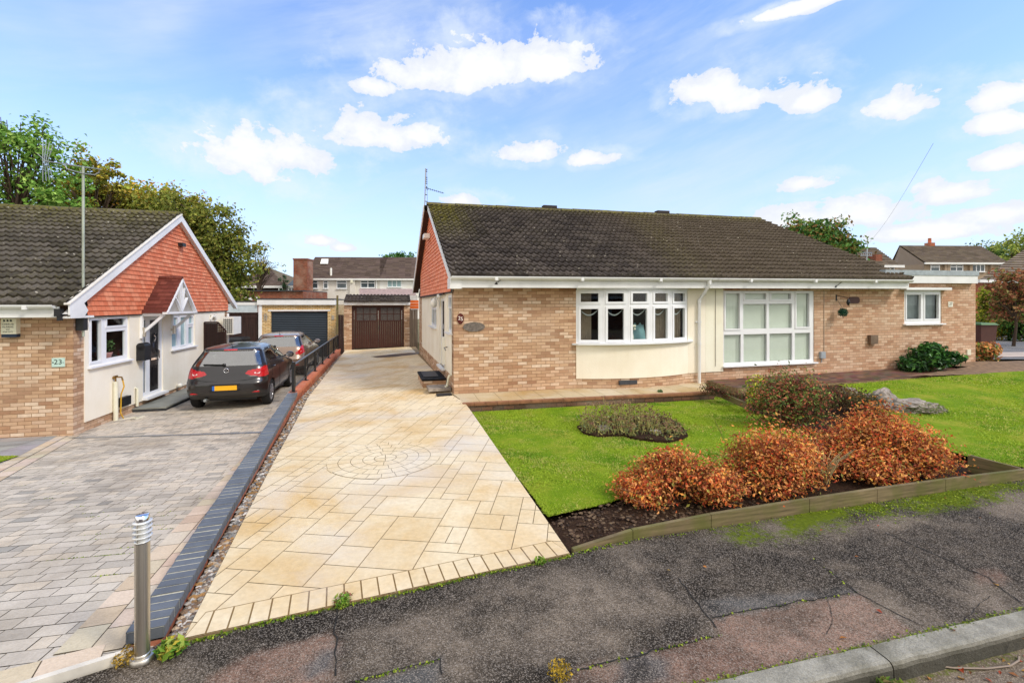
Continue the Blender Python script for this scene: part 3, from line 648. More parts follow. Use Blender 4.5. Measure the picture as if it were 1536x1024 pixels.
for tt, hh, r_ in ((H.t_at(824, SR), h25, roof25), (H.t_at(993, SR), h25, roof25)):
    x = MB(H); x.box(tt-.22, tt+.22, SR-.1, SR+.1, ZR-.05, ZR+.15); x.build('ridge_vent', M['roof'], hh, bevel=.03)
x = MB(H); x.add([(tR-.02, SR, ZR-.03), (tE-.02, SE+.05, ZE-.02), (tE-.02, SB, ZE)]); x.build('gable', M['felt'], h27)
# -- fascia, soffit, gutter
def eaves(parent, t0, t1):
    x = MB(H); x.box(t0, t1, -.345, -.32, EZ, 2.44); x.build('fascia', M['fascia'], parent)
    x = MB(H); x.box(t0, t1, -.32, .02, EZ+.03, EZ+.04); x.build('soffit', M['fascia'], parent)
    x = MB(H); gutter(x, t0-.02, t1+.02, -.40, 2.465); x.build('gutter', M['gutter'], parent)
eaves(h25, -.1, TP); eaves(h27, TP+.001, tE-.05)
dpo, dpt = H.t_at(1064, -.4), H.t_at(1048.5, -.06)
x = MB(H); x.tube([(dpo, -.40, 2.41), (dpo, -.40, 2.30), (dpo-.02, -.38, 2.26), (dpt+.03, -.09, 2.02), (dpt, -.07, 1.97), (dpt, -.07, -.05)], .035, 12)
x.tube([(dpo, -.40, 2.44), (dpo, -.40, 2.33)], .045, 12); x.tube([(dpt, -.07, 1.99), (dpt, -.07, 1.9)], .043, 12); x.tube([(dpt, -.07, .95), (dpt, -.07, .88)], .043, 12)
x.box(dpt-.07, dpt+.07, -.06, -.02, 1.42, 1.46); x.build('downpipe', M['gutter'], h25)
# eaves ventilation bits: aerial cable clips under the fascia
x = MB(H); tt = H.t_at(744, -.33); zz = H.z_at(744, 424.5, -.35); x.add([(tt-.04, -.352, zz-.03), (tt+.04, -.352, zz-.03), (tt, -.352, zz+.03)]); x.tube([(tt+.02, -.36, zz+.01), (tt+.1, -.37, zz+.07), (tt+.3, -.38, zz+.12)], .006, 5); x.build('cable_clip', M['black_plastic'], h25)
x = MB(H); tt = H.t_at(1253, -.33); zz = H.z_at(1253, 430, -.35); x.add([(tt-.05, -.352, zz-.02), (tt+.02, -.352, zz-.02), (tt, -.352, zz+.05)]); x.tube([(tt, -.36, zz+.01), (tt+.12, -.37, zz+.1), (tt+.2, -.45, zz+.17)], .006, 5); x.build('cable_clip', M['black_plastic'], h27)
# -- number plaques of 25
ot, oz = H.t_at(690.6), H.z_at(690.6, 478); x = MB(wallmap(H, 'front')); x.prism(oval(ot, oz, .072, .115), -.016, 0.0, 'y'); pq = x.build('number_plaque', M['plum'], h25, label='plum oval plaque reading 25')
text('number', '2', .11, M['white_letter'], pq, lambda p: H((ot-.025+p[0], -.018-p[2], oz+.012+p[1])), .001); text('number', '5', .11, M['white_letter'], pq, lambda p: H((ot+.028+p[0], -.018-p[2], oz-.006+p[1])), .001)
ot2, oz2 = H.t_at(711), H.z_at(711, 490); x = MB(wallmap(H, 'front')); rr = random.Random(3)
pts = [(ot2+.235*math.cos(a)*(1+rr.uniform(-.03, .03)), oz2+.10*math.sin(a)*(1+rr.uniform(-.05, .05))) for a in [2*math.pi*k/36 for k in range(36)]]
x.prism(pts, -.022, 0, 'y'); x.build('slate_plaque', M['slate'], h25)
# scorched air-brick
tt = H.t_at(933); x = MB(wallmap(H, 'front')); zz = H.z_at(933, 573.5, -.27); x.box(tt-.22, tt+.22, -.287, -.2, zz-.05, zz+.045); x.build('air_vent', M['felt'], h25)

# ---------------------------------------------------------------- number 27
holes = [(tw0, tw1, H.z_at(1152, 546), H.z_at(1152, 436))]
tx0, tx1 = H.t_at(1356.5), H.t_at(1412.5); xz0, xz1 = H.z_at(1384, 485.2), H.z_at(1384, 435.5); tX = H.t_at(1463.3)
holes.append((tx0, tx1, xz0, xz1))
w = MB(Wf); panel(w, TP, tr1, -.5, H.z_at(1080, 557)); panel(w, tr1, tE-.1, -.5, 2.42, holes[:1])
panel(w, tE-.1, tX, -.5, 2.64, holes[1:])
w.box(TP, tX, DEP-.01, DEP, -.5, 2.42); w.add([(tX, 0, -.5), (tX, DEP, -.5), (tX, DEP, 2.64), (tX, 0, 2.64)]); w.build('wall', M['brick27'], h27)
r = MB(H); r.box(TP, tr1, -.02, .1, H.z_at(1080, 557)+.003, 2.42); r.build('rendered_panel', M['render27'], h27)
Z = lambda v: H.z_at(1152, 400+v/5.12); T = lambda v: H.t_at(1060+v/5.12)
cells = [(T(148), T(256), Z(470), Z(205), 1), (T(298), T(458), Z(250), Z(205), 1), (T(498), T(650), Z(250), Z(205), 1), (T(285), T(465), Z(474), Z(285)), (T(483), T(660), Z(474), Z(285)), (T(692), T(790), Z(468), Z(205), 1),
         (T(138), T(268), Z(725), Z(515)), (T(288), T(468), Z(725), Z(515)), (T(487), T(663), Z(725), Z(515)), (T(682), T(800), Z(725), Z(515))]
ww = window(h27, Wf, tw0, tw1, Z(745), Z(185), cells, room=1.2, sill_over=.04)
bl = MB(Wf); k = tw0+.06
while k < tw1-.1:
    bl.add([(k, .115, Z(742)), (k+.080, .085, Z(742)), (k+.080, .085, Z(190)), (k, .115, Z(190))]); k += .094
bl.build('vertical_blind', M['blind'], ww)
tm = (tx0+tx1)/2
win2 = window(h27, Wf, tx0, tx1, xz0, xz1, [(tx0+.1, tm-.08, xz0+.13, xz1-.12, 1), (tm+.08, tx1-.1, xz0+.13, xz1-.12, 1)], room=1.0, sill_over=.05)
bl = MB(Wf); k = tx0+.05
while k < tx1-.1:
    bl.add([(k, .19, xz0), (k+.07, .14, xz0), (k+.07, .14, xz1), (k, .19, xz1)]); k += .11
bl.build('vertical_blind', M['grey_plastic'], win2)
x = MB(Wf); x.box(H.t_at(1350.5), H.t_at(1418), -.16, -.001, H.z_at(1384, 435), H.z_at(1384, 431.5)); x.build('window_hood', M['fascia'], h27)
fs = -.14; tf1 = H.t_at(1466.8, fs); fz0, fz1, fz2 = H.z_at(1466.8, 425, fs), H.z_at(1466.8, 413.8, fs), H.z_at(1467, 406.5, fs)
x = MB(H); x.box(tE-.55, tf1, fs, DEP, fz0, fz1); x.build('flat_roof_fascia', M['fascia'], h27)
x = MB(H); x.box(tE-.6, tf1+.02, fs-.02, fs+.14, fz1+.002, fz2); x.box(tE-.6, tf1+.02, fs+.14, DEP, fz1+.002, fz2-.05); x.build('lead_upstand', M['lead'], h27)
# plaques and wall fittings of 27
ot, oz = H.t_at(1280.5), H.z_at(1280.5, 450.2); x = MB(Wf); hw, hh = .185, .085
pts = [(ot+s*(hw-.07)+.07*math.cos(a), oz+.085*math.sin(a)) for s, rng_ in ((1, (-.5, .5)), (-1, (.5, 1.5))) for a in [math.pi*lerp(rng_[0], rng_[1], k/8) for k in range(9)]]
x.prism(pts, -.02, 0, 'y'); x.build('name_plaque', M['stain'], h27)
x = MB(Wf); tt, zz = H.t_at(1425.2), H.z_at(1425.2, 456.3); x.box(tt-.085, tt+.085, -.014, -.001, zz-.075, zz+.075); np_ = x.build('number_plaque', M['cream_sign'], h27, label='small cream tile plaque reading 27')
text('number', '27', .12, M['dark_letter'], np_, lambda p: H((tt+p[0], -.016-p[2], zz+p[1]+.01)), .001)
x = MB(Wf); tt2, zz2 = H.t_at(1306.5), H.z_at(1306.5, 508.8); x.box(tt2-.12, tt2+.13, -.09, -.001, zz2-.12, zz2+.12); x.build('flue_guard', plain('flue_metal', C('7a6552'), .5, metal=.4, var=.3), h27, bevel=.01)
x = MB(Wf); tt2, zz2 = H.t_at(1231.8), H.z_at(1231.8, 532); x.box(tt2-.07, tt2+.07, -.07, -.001, zz2-.085, zz2+.085); x.tube([(tt2, -.02, zz2-.08), (tt2-.01, -.02, zz2-.2)], .01, 6); x.build('cable_box', M['grey_plastic'], h27, bevel=.008)
x = MB(Wf); x.tube([(H.t_at(1235.5), -.012, zz2+.08), (H.t_at(1235.5), -.012, 2.2)], .006, 5); x.build('wall_cable', M['grey_letter'], h27); x = MB(Wf); x.tube([(H.t_at(1072), -.03, H.z_at(1072, 549)), (H.t_at(1072), -.03, 2.22)], .007, 5); x.build('wall_cable', M['grey_letter'], h27)
x = MB(Wf); tt2, zz2 = H.t_at(1452), H.z_at(1452, 528); x.box(tt2-.07, tt2+.07, -.03, -.001, zz2-.08, zz2+.08); x.build('air_vent', M['cream_plastic'], h27)
x = MB(Wf); tt2, zz2 = H.t_at(1254), H.z_at(1254, 446); x.box(tt2-.012, tt2+.012, -.02, -.001, zz2-.09, zz2+.07); x.tube([(tt2, -.02, zz2+.05), (tt2+.04, -.1, zz2+.03), (tt2+.11, -.24, zz2-.02)], .008, 6); x.build('lantern_bracket', M['black_paint'], h27)
ln = thing('hanging_lantern', 'tiny black ornament hanging from the wall bracket beside the plum oval sign', 'lantern', H((tt2+.11, -.24, zz2-.1)))
x = MB(H); x.lathe((tt2+.11, -.24, zz2-.16), [(.004, -.06), (.02, -.04), (.045, .03), (.03, .08), (.006, .13)], 10); x.build('lantern_body', M['black_paint'], ln)
bl_c = H((H.t_at(1264.5, -.2), -.2, H.z_at(1264.5, 468.5, -.2)))
# ================================================================ number 23, left
K = Frame(-8.39, 8.8, 15.0, 13.3, 0.0); GL = -.66          # ground level by this house
KD = 7.8; LT = -9.0
h23 = thing('bungalow', 'bungalow at left with orange tile-hung gable, black front door and 23 glass plaque', 'bungalow', K((0, 0, GL)))
S = lambda px, t=0: K.s_at(px, t); ZS = lambda px, py, t=0: K.z_side(px, py, t)
Kf = wallmap(K, 'front'); Kr = wallmap(K, 'right')
KZ = K.z_at(100, 475.8, -.33)                              # underside of fascia
SE3, SR3 = -.40, 3.98; kap = K.xy(.15, SR3); ZR3 = CZ+(455-322)*kap[1]/F; ZE3 = KZ+.23; slope3 = (ZR3-ZE3)/(SR3-SE3); SB3 = 2*SR3-SE3
wa0, wa1 = S(132.3), S(193.2); waz0, waz1 = ZS(132.3, 550.5), ZS(132.3, 474.8)
d0, d1 = S(213.4), S(243.8); dz0, dz1 = ZS(213.4, 596.5), ZS(213.4, 474.5)
wb0, wb1 = S(257), S(291.5); wbz0, wbz1 = ZS(257, 524.5), ZS(257, 473)
w = MB(Kf); panel(w, LT, 0, -1.2, KZ+.2); w.box(LT, 0, KD-.01, KD, -1.2, KZ+.2); w.box(LT, LT+.01, 0, KD, -1.2, KZ+.2)
w.build('wall', M['brick'], h23)
w = MB(Kr); sp = S(125.7); panel(w, 0, sp, -1.2, KZ+.2); w.build('brick_pier', M['brick'], h23); w = MB(Kr); panel(w, KD-.18, KD, -1.2, KZ+.2); w.build('brick_pier', M['brick'], h23)
w = MB(Kr); plz = ZS(125.7, 633.5); panel(w, sp, KD-.18, -1.2, plz, y=.02); w.build('plinth', M['brick'], h23)
w = MB(Kr); panel(w, sp, KD-.18, plz, KZ+.2, [(wa0, wa1, waz0, waz1), (d0, d1, dz0, dz1), (wb0, wb1, wbz0, wbz1)], y=-.012); w.add([(sp, -.012, plz), (KD-.18, -.012, plz), (KD-.18, .03, plz), (sp, .03, plz)])
w.add([(sp, -.012, plz), (sp, 0.01, plz), (sp, .01, KZ+.2), (sp, -.012, KZ+.2)]); w.build('rendered_wall', M['render'], h23)
# windows
P = lambda u, v, a0, a1, z0, z1: (lerp(a0, a1, u), lerp(z0, z1, v))
def cells_uv(a0, a1, z0, z1, L): return [(lerp(a0, a1, c[0]), lerp(a0, a1, c[1]), lerp(z0, z1, c[2]), lerp(z0, z1, c[3]), *(c[4:])) for c in L]
winA = window(h23, Kr, wa0, wa1, waz0, waz1, cells_uv(wa0, wa1, waz0, waz1, [(.08, .30, .09, .92, 1), (.44, .93, .78, .93, 1), (.44, .93, .10, .66)]), room=1.3, rmarg=.05, sill_over=.05)
winB = window(h23, Kr, wb0, wb1, wbz0, wbz1, cells_uv(wb0, wb1, wbz0, wbz1, [(.05, .26, .72, .93, 1), (.05, .26, .08, .6), (.39, .62, .08, .93, 1), (.76, .95, .72, .93, 1), (.76, .95, .08, .6)]), room=0, glass='obscure')
# things on the kitchen sill
fp = thing('flower_pot', 'pink flower pot with leafy plant inside the kitchen window of 23', 'plant pot', K((-.22, wa0+.75*(wa1-wa0), waz0+.03)))
x = MB(K); px_, sy_ = -.2, wa0+.68*(wa1-wa0); x.lathe((px_, sy_, waz0+.04), [(.07, 0), (.1, .13), (.115, .16), (.1, .16)], 14); x.build('pot', M['pot'], fp)
def leaf_cluster(name, c, rad, n, size, cols, mat, parent, seed=1, flat=.5, squash=(1, 1, 1)):
    g = np.random.default_rng(seed); d = g.normal(size=(n, 3)); d /= np.linalg.norm(d, axis=1)[:, None]; r = g.random(n)**.45
    Pn = np.array(c)+d*r[:, None]*rad*np.array(squash); return leaves_at(name, Pn, d, size, cols, mat, parent, g, flat)
def leaves_at(name, Pn, N, size, cols, mat, parent, g, flat=.5, depth=None, aspect=.45):
    """two-triangle folded leaves at Pn facing roughly N; depth in 0..1 darkens inner ones"""
    n = len(Pn); N = N+g.normal(size=(n, 3))*flat*1.6; N /= np.linalg.norm(N, axis=1)[:, None]+1e-9
    T = np.cross(N, g.normal(size=(n, 3))); T /= np.linalg.norm(T, axis=1)[:, None]+1e-9; B = np.cross(N, T)
    s = size*(.55+.9*g.random(n))[:, None]; wv = aspect*s
    V = np.empty((n, 4, 3)); V[:, 0] = Pn-T*s*.5; V[:, 1] = Pn+B*wv*.5+N*s*.1; V[:, 2] = Pn+T*s*.5-N*s*.08; V[:, 3] = Pn-B*wv*.5+N*s*.1
    V = V.reshape(-1, 3); Fa = np.arange(n*4).reshape(n, 4)
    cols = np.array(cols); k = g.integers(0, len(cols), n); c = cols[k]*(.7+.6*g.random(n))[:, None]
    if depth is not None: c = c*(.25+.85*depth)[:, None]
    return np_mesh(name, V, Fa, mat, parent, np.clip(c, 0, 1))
leaf_cluster('foliage', K((px_, sy_, waz0+.34)), .16, 90, .08, [C('4a6a3a'), C('6b8a50'), C('37522c')], M['leaf'], fp, 3)
bt = thing('bottle', 'green washing-up bottle inside the kitchen window of 23', 'bottle', K((-.2, wa0+.18, waz0+.04)))
x = MB(K); x.lathe((-.2, wa0+.2, waz0+.04), [(.035, 0), (.04, .1), (.03, .15), (.012, .19), (.012, .23)], 10); x.build('bottle_body', plain('green_plastic', C('3b6b52'), .3), bt)
# front door set
def fx(v): return S(190+v/4.875)
ds = MB(Kr); a_side0, a_side1, a_l0, a_l1 = lerp(d0, d1, .09), lerp(d0, d1, .2), lerp(d0, d1, .385), lerp(d0, d1, .88)
panel(ds, d0, d1, dz0, dz1, [(a_side0, a_side1, dz0+.10, dz1-.1), (a_l0, a_l1, dz0+.07, dz1-.1)], y=.015, th=.05); dof = ds.build('door_frame', M['upvc'], h23)
x = MB(Kr); lw = a_l1-a_l0; lz0, lz1 = dz0+.07, dz1-.1; x.add([(a_l0, .045, lz0), (a_l1, .045, lz0), (a_l1, .045, lz1), (a_l0, .045, lz1)])
door = x.build('door', M['black_paint'], dof)
for (u0, u1) in ((.12, .44), (.56, .88)):
    for (v0, v1) in ((.06, .36), (.52, .82)):
        x = MB(Kr)
        b0, b1, c0, c1 = lerp(a_l0, a_l1, u0), lerp(a_l0, a_l1, u1), lerp(lz0, lz1, v0), lerp(lz0, lz1, v1); e = .025
        x.box(b0, b1, .036, .046, c0, c0+e); x.box(b0, b1, .036, .046, c1-e, c1); x.box(b0, b0+e, .036, .046, c0+e, c1-e); x.box(b1-e, b1, .036, .046, c0+e, c1-e)
        x.box(b0+.07, b1-.07, .038, .046, c0+.07, c1-.07)
        x.build('door_moulding', M['black_paint'], dof)
x = MB(Kr)
for (u0, u1) in ((.12, .44), (.56, .88)): x.box(lerp(a_l0, a_l1, u0), lerp(a_l0, a_l1, u1), .04, .047, lerp(lz0, lz1, .86), lerp(lz0, lz1, .94))
x.build('door_light', M['glass_far'], dof)
x = MB(Kr); m_ = (a_l0+a_l1)/2; x.box(m_-.13, m_+.13, .03, .044, lerp(lz0, lz1, .435), lerp(lz0, lz1, .465)); x.build('letter_plate', M['chrome'], dof, bevel=.003)
x = MB(Kr); x.tube([(m_, .03, lerp(lz0, lz1, .78)), (m_+.02, .005, lerp(lz0, lz1, .75)), (m_, .02, lerp(lz0, lz1, .70))], .014, 8); x.build('knocker', M['chrome'], dof)
text('number', '23', .13, M['chrome'], dof, lambda p: K((-.04+p[2], m_+p[0], lerp(lz0, lz1, .64)+p[1])), .003)
x = MB(Kr); x.tube([(a_l1-.06, -.01, lerp(lz0, lz1, .45)), (a_l1-.06, -.01, lerp(lz0, lz1, .56))], .012, 6); x.box(a_l1-.08, a_l1-.04, -.0, .03, lerp(lz0, lz1, .44), lerp(lz0, lz1, .57)); x.build('handle', M['chrome'], dof)
x = MB(Kr); x.add([(a_side0, .04, dz0+.1), (a_side1, .04, dz0+.1), (a_side1, .04, dz1-.1), (a_side0, .04, dz1-.1)]); x.build('side_light', M['glass_far'], dof)
x = MB(Kr); x.box(d0-.02, d1+.06, -.12, .01, dz0-.06, dz0-.002)
for k in range(9): x.box(a_l0+.06+k*lw/10, a_l0+.10+k*lw/10, -.10, -.01, dz0-.001, dz0+.006)
x.build('threshold', M['upvc'], dof)
# hung tiles, bargeboards, roof
gz3 = ZS(232, 469.8)
zl3 = lambda z: SE3+(z+.16-ZE3)/slope3; zr3 = lambda z: SB3-(z+.16-ZE3)/slope3
g = MB(K); hang(g, .045, 1, lambda z: max(sp, zl3(z)), lambda z: min(KD, zr3(z)), gz3, ZR3-.16, .1); g.build('gable_tiles', M['clay'], h23)
g = MB(K); g.add([(.03, 0, KZ), (.03, KD, KZ), (.03, KD, KZ+.3), (.03, SR3, ZR3-.1), (.03, 0, KZ+.25)]); g.box(.03, .05, sp, KD, gz3-.03, gz3); g.build('gable_backing', M['felt'], h23)
g = MB(K); barge(g, .15, .025, SE3, ZE3, SR3, ZR3, .19); barge(g, .15, .025, SR3, ZR3, SB3, ZE3, .19); g.box(0, .17, SE3+.03, sp, KZ-.02, KZ+.02)
g.add([(.172, SE3+.02, KZ-.02), (.172, -.02, KZ-.02), (.172, .12, KZ+.12), (.172, .0, KZ+.26), (.172, SE3+.02, KZ+.22)]); g.build('bargeboard', M['fascia'], h23)
g = MB(K); 
for (s0_, z0_, s1_, z1_) in ((SE3, ZE3, SR3, ZR3), (SR3, ZR3, SB3, ZE3)): g.add([(.05, s0_, z0_-.17), (.15, s0_, z0_-.17), (.15, s1_, z1_-.17), (.05, s1_, z1_-.17)])
g.build('verge_soffit', M['fascia'], h23)
g = MB(K); barge(g, .10, .10, SE3-.03, ZE3+.03, SR3, ZR3+.02, .028); g.build('verge_mortar', M['pebble'], h23)
ro = MB(K); roof_tiles(ro, K, lambda a: LT-.1, lambda a: .14, SE3, ZE3, SR3, ZR3, moss=lambda t, a: smooth(.6, 1, a)*.5+.12, seed=11, seg=8)
ridge(ro, K, LT, .17, SR3, ZR3+.02, seed=9); ro.col = (.5, .3, 0); ro.add([(LT, SB3, ZE3), (.15, SB3, ZE3), (.15, SR3, ZR3), (LT, SR3, ZR3)]); ro.col = None; ro.build('roof', M['roof23'], h23)
x = MB(K); x.box(LT, -.02, -.345, -.32, KZ, ZE3-.03); x.build('fascia', M['fascia'], h23)
x = MB(K); x.box(LT, -.02, -.32, .02, KZ+.03, KZ+.04); x.build('soffit', M['fascia'], h23)
x = MB(K); gutter(x, LT, -.06, -.40, ZE3-.01); x.build('gutter', M['gutter'], h23)
# porch canopy: little tiled gable on brackets
cs0, cs1, cp = 2.27, 3.81, .52; cz0 = ZS(209.5, 468.5); apx = K.xy(cp, (cs0+cs1)/2); cz1 = CZ+(455-417.5)*apx[1]/F; cm = (cs0+cs1)/2
x = MB(K)
for sg, e in ((1, cs0), (-1, cs1)):
    n = 9
    for i in range(n):
        sa, sb = lerp(e-.06*sg, cm, i/n), lerp(e-.06*sg, cm, (i+1)/n); za, zb = lerp(cz0-.02, cz1, i/n), lerp(cz0-.02, cz1, (i+1)/n)
        pts = [(.03, sa, za+.03), (cp+.06, sa, za+.03), (cp+.06, sb, zb+.008), (.03, sb, zb+.008)]
        x.add(pts, uv=[(q[0], i*.1+(0.003 if k < 2 else .1)) for k, q in enumerate(pts)]); x.add([(.03, sa, za), (cp+.06, sa, za), (cp+.06, sa, za+.03), (.03, sa, za+.03)])
can = x.build('canopy_roof', M['clay_porch'], h23)
x = MB(K)
for i in range(3): x.tube([(.05+i*.18, cm, cz1+.005), (.05+i*.18+.17, cm, cz1+.005)], .055, 10)
x.build('ridge_tile', M['clay_porch'], can)
x = MB(K); q = lambda s_, z_: (cp+.03, s_, z_)
x.bar(q(cs0-.05, cz0-.03), q(cm+.02, cz1-.03), .04, .1, (1, 0, 0)); x.bar(q(cs1+.05, cz0-.03), q(cm-.02, cz1-.03), .045, .1, (1, 0, 0)); x.bar(q(cs0-.07, cz0-.02), q(cs1+.07, cz0-.02), .05, .1, (1, 0, 0))
for sb, zt_ in ((cm-.32, .42), (cm+.32, .42), (cm-.16, .72), (cm+.16, .72)): x.bar(q(cm, cz0), q(sb, lerp(cz0, cz1, zt_)), .03, .06, (1, 0, 0))
x.bar(q(cm, cz0), q(cm, cz1-.05), .035, .05, (1, 0, 0)); x.build('canopy_truss', M['upvc'], can)
x = MB(K); x.add([(cp, cs0, cz0), (cp, cs1, cz0), (cp, cm, cz1-.04)]); x.build('canopy_infill', plain('grey_infill', C('9a958c'), .85), can)
for e in (cs0+.02, cs1-.02):
    x = MB(K); x.bar((.035, e, cz0-.62), (.035, e, cz0-.02), .07, .05, (1, 0, 0)); x.bar((.04, e, cz0-.05), (cp, e, cz0-.05), .07, .07); x.bar((.05, e, cz0-.5), (cp-.04, e, cz0-.08), .06, .06); x.build('bracket', M['upvc'], can)
x = MB(K); x.box(.03, cp, cs0, cs1, cz0-.015, cz0-.005); x.build('canopy_soffit', M['upvc'], can)
# wall fittings
x = MB(Kr); a = S(207.5); zz = ZS(207.5, 517.5); x.box(a-.12, a+.14, -.19, -.013, zz-.36, zz-.03); x.tube([(a-.12, -.1, zz-.03), (a+.14, -.1, zz-.03)], .09, 14); x.build('letter_box', M['black_plastic'], h23, bevel=.008)
for px_, py_ in ((210, 498), (255.7, 494.5)):
    x = MB(Kr); a, zz = S(px_), ZS(px_, py_); x.tube([(a, -.09, zz-.11), (a, -.09, zz+.11)], .035, 12); x.box(a-.02, a+.02, -.09, -.013, zz-.03, zz+.03); x.build('wall_light', M['steel'], h23)
x = MB(Kr); a, zz = S(264.2), ZS(264.2, 578); x.lathe((a, -.09, zz), [(.002, -.06), (.05, -.04), (.065, 0), (.05, .04), (.002, .06)], 12); x.build('globe_light', M['white_plastic'], h23)
x = MB(Kr); a, zz = S(182.5), ZS(182.5, 601.5); x.box(a-.17, a+.17, -.1, -.013, zz-.1, zz+.1); x.build('outdoor_socket', M['black_plastic'], h23, bevel=.01)
x = MB(Kr); a = S(202); x.tube([(a, -.05, ZS(202, 609)), (a, -.05, ZS(202, 583)), (a, -.01, ZS(202, 581))], .03, 8); x.build('overflow_pipe', M['cream_plastic'], h23)
x = MB(Kr); a, zz = S(168.5), ZS(168.5, 572); zg = GL-.02
x.tube([(a, -.06, zz), (a, -.06, zg)], .045, 8); x.build('standpipe_lagging', M['cream_plastic'], h23)
x = MB(Kr); x.tube([(a, -.06, zz-.02), (a, -.06, zz+.09), (a, -.17, zz+.09), (a, -.19, zz+.02)], .018, 8); x.box(a-.06, a+.06, -.075, -.045, zz+.10, zz+.125); x.tube([(a, -.06, zz+.08), (a, -.013, zz+.08)], .03, 8); x.build('garden_tap', M['brass'], h23)
hs = thing('garden_hose', 'yellow and pale garden hose trailing from the tap onto grey paving', 'hose', K((.2, a, GL)))
x = MB(Kr); x.tube([(a, -.19, zz+.02), (a+.03, -.2, zz-.12), (a+.08, -.12, zz-.3), (a+.1, -.1, zg+.2), (a+.15, -.14, zg+.04), (a+.5, -.25, zg+.03), (a+.9, -.3, zg+.03), (a+1.2, -.33, zg+.03)], .014, 6); x.build('hose_line', M['hose'], hs)
x = MB(Kr); x.tube([(a+.04, -.1, zg+.04), (a+.2, -.3, zg+.05), (a+.1, -.5, zg+.045), (a-.05, -.35, zg+.05), (a+.3, -.45, zg+.04)], .03, 8); x.build('hose_pipe', M['hose_white'], hs)
x = MB(Kr); x.tube([(a+1.2, -.33, zg+.03), (a+1.4, -.35, zg+.04)], .032, 8); x.build('nozzle', M['black_plastic'], hs)
x = MB(Kf); ta, zz = K.t_at(19.5), K.z_at(19.5, 490); x.box(ta-.112, ta+.112, -.1, -.001, zz-.13, zz+.16); ab = x.build('alarm_box', M['cream_plastic'], h23, bevel=.012, label='cream alarm box with CHERUB ALARMS lettering')
x = MB(Kf); x.box(ta-.112, ta+.112, -.09, -.001, zz-.19, zz-.132); x.build('alarm_strobe', M['navy_plastic'], ab, bevel=.012)
for txt, dz, sz in (('CHERUB', .05, .046), ('ALARMS', .0, .046), ('020', -.045, .036), ('8768 5673', -.09, .035)): text('lettering', txt, sz, M['dark_letter'], ab, lambda p, dz=dz: K((ta-.01+p[0], -.102-p[2], zz+dz+p[1])), .001)
x = MB(Kf); 
for k in range(3): x.add([(ta-.08+k*.05, -.102, zz+.1), (ta-.045+k*.05, -.102, zz+.1), (ta-.055+k*.05, -.102, zz+.135), (ta-.075+k*.05, -.102, zz+.14)])
x.build('emblem', M['dark_letter'], ab)
x = MB(Kf); ta2, zz2 = K.t_at(88.3), K.z_at(88.3, 543.2); x.box(ta2-.10, ta2+.10, -.02, -.004, zz2-.085, zz2+.085); sg = x.build('number_plaque', M['glass_sign'], h23, label='frosted green glass plaque reading 23')
text('number', '23', .13, M['dark_letter'], sg, lambda p: K((ta2+p[0], -.022-p[2], zz2+p[1]+.005)), .001, sx=1.05)
x = MB(Kf); x.box(ta2-.092, ta2-.068, -.022, -.02, zz2-.01, zz2+.01); x.box(ta2+.068, ta2+.092, -.022, -.02, zz2-.01, zz2+.0); x.build('plaque_motif', M['dark_letter'], sg)
x = MB(K); x.box(-.03, .06, -.46, -.345, KZ+.02, KZ+.16); x.box(.0, .05, -.44, -.36, KZ-.06, KZ+.02); x.build('security_light', M['black_plastic'], h23, bevel=.01)
# aerial mast with yagi
mt, ms_ = .10, .10; mz0, mz1 = ZS(123, 505, mt), ZS(123, 250, mt); my = lambda z: (mt, ms_, z)
x = MB(K); x.box(.013, .14, ms_-.06, ms_+.06, ZS(121, 495), ZS(121, 477)); x.build('mast_bracket', M['black_plastic'], h23)
x = MB(K); x.tube([my(mz0), my(mz1)], .022, 10); mast = x.build('aerial_mast', M['galv_green'], h23)
x = MB(K); zz = mz1; x.tube([(mt-.02, ms_, zz), (mt+.28, ms_, zz-.02)], .011, 6); x.tube([(mt+.02, ms_, zz), (mt-.66, ms_+.02, zz+.08)], .011, 6)
x.tube([(mt-.28, ms_-.02, zz+.02), (mt-.25, ms_-.02, zz-.06), (mt, ms_-.02, zz-.13), (mt+.2, ms_-.02, zz-.14), (mt+.27, ms_-.02, zz-.08), (mt+.27, ms_-.02, zz-.02)], .012, 6)
for k in range(11):
    tt = mt+.28-k*.075; zt_ = zz-.02+(.28-(tt-mt))*.105; h_ = .045+.004*k; x.tube([(tt, ms_-h_, zt_-.01), (tt, ms_+h_, zt_+.02)], .005, 5)
for sgn in (-1, 1):
    for kk in range(4):
        o = .04*kk; x.tube([(mt-.6, ms_-.06+o, zz+.08), (mt-.66+.06*abs(sgn)+.11*kk/4, ms_-.06+o, zz+.08+sgn*(.42-.03*kk))], .006, 5)
    x.bar((mt-.58, ms_-.09, zz+.08+sgn*.2), (mt-.58, ms_+.12, zz+.08+sgn*.2), .01, .01)
x.tube([(mt-.6, ms_, zz+.08), (mt-.72, ms_, zz+.2)], .006, 5); x.build('aerial', M['galv'], mast)
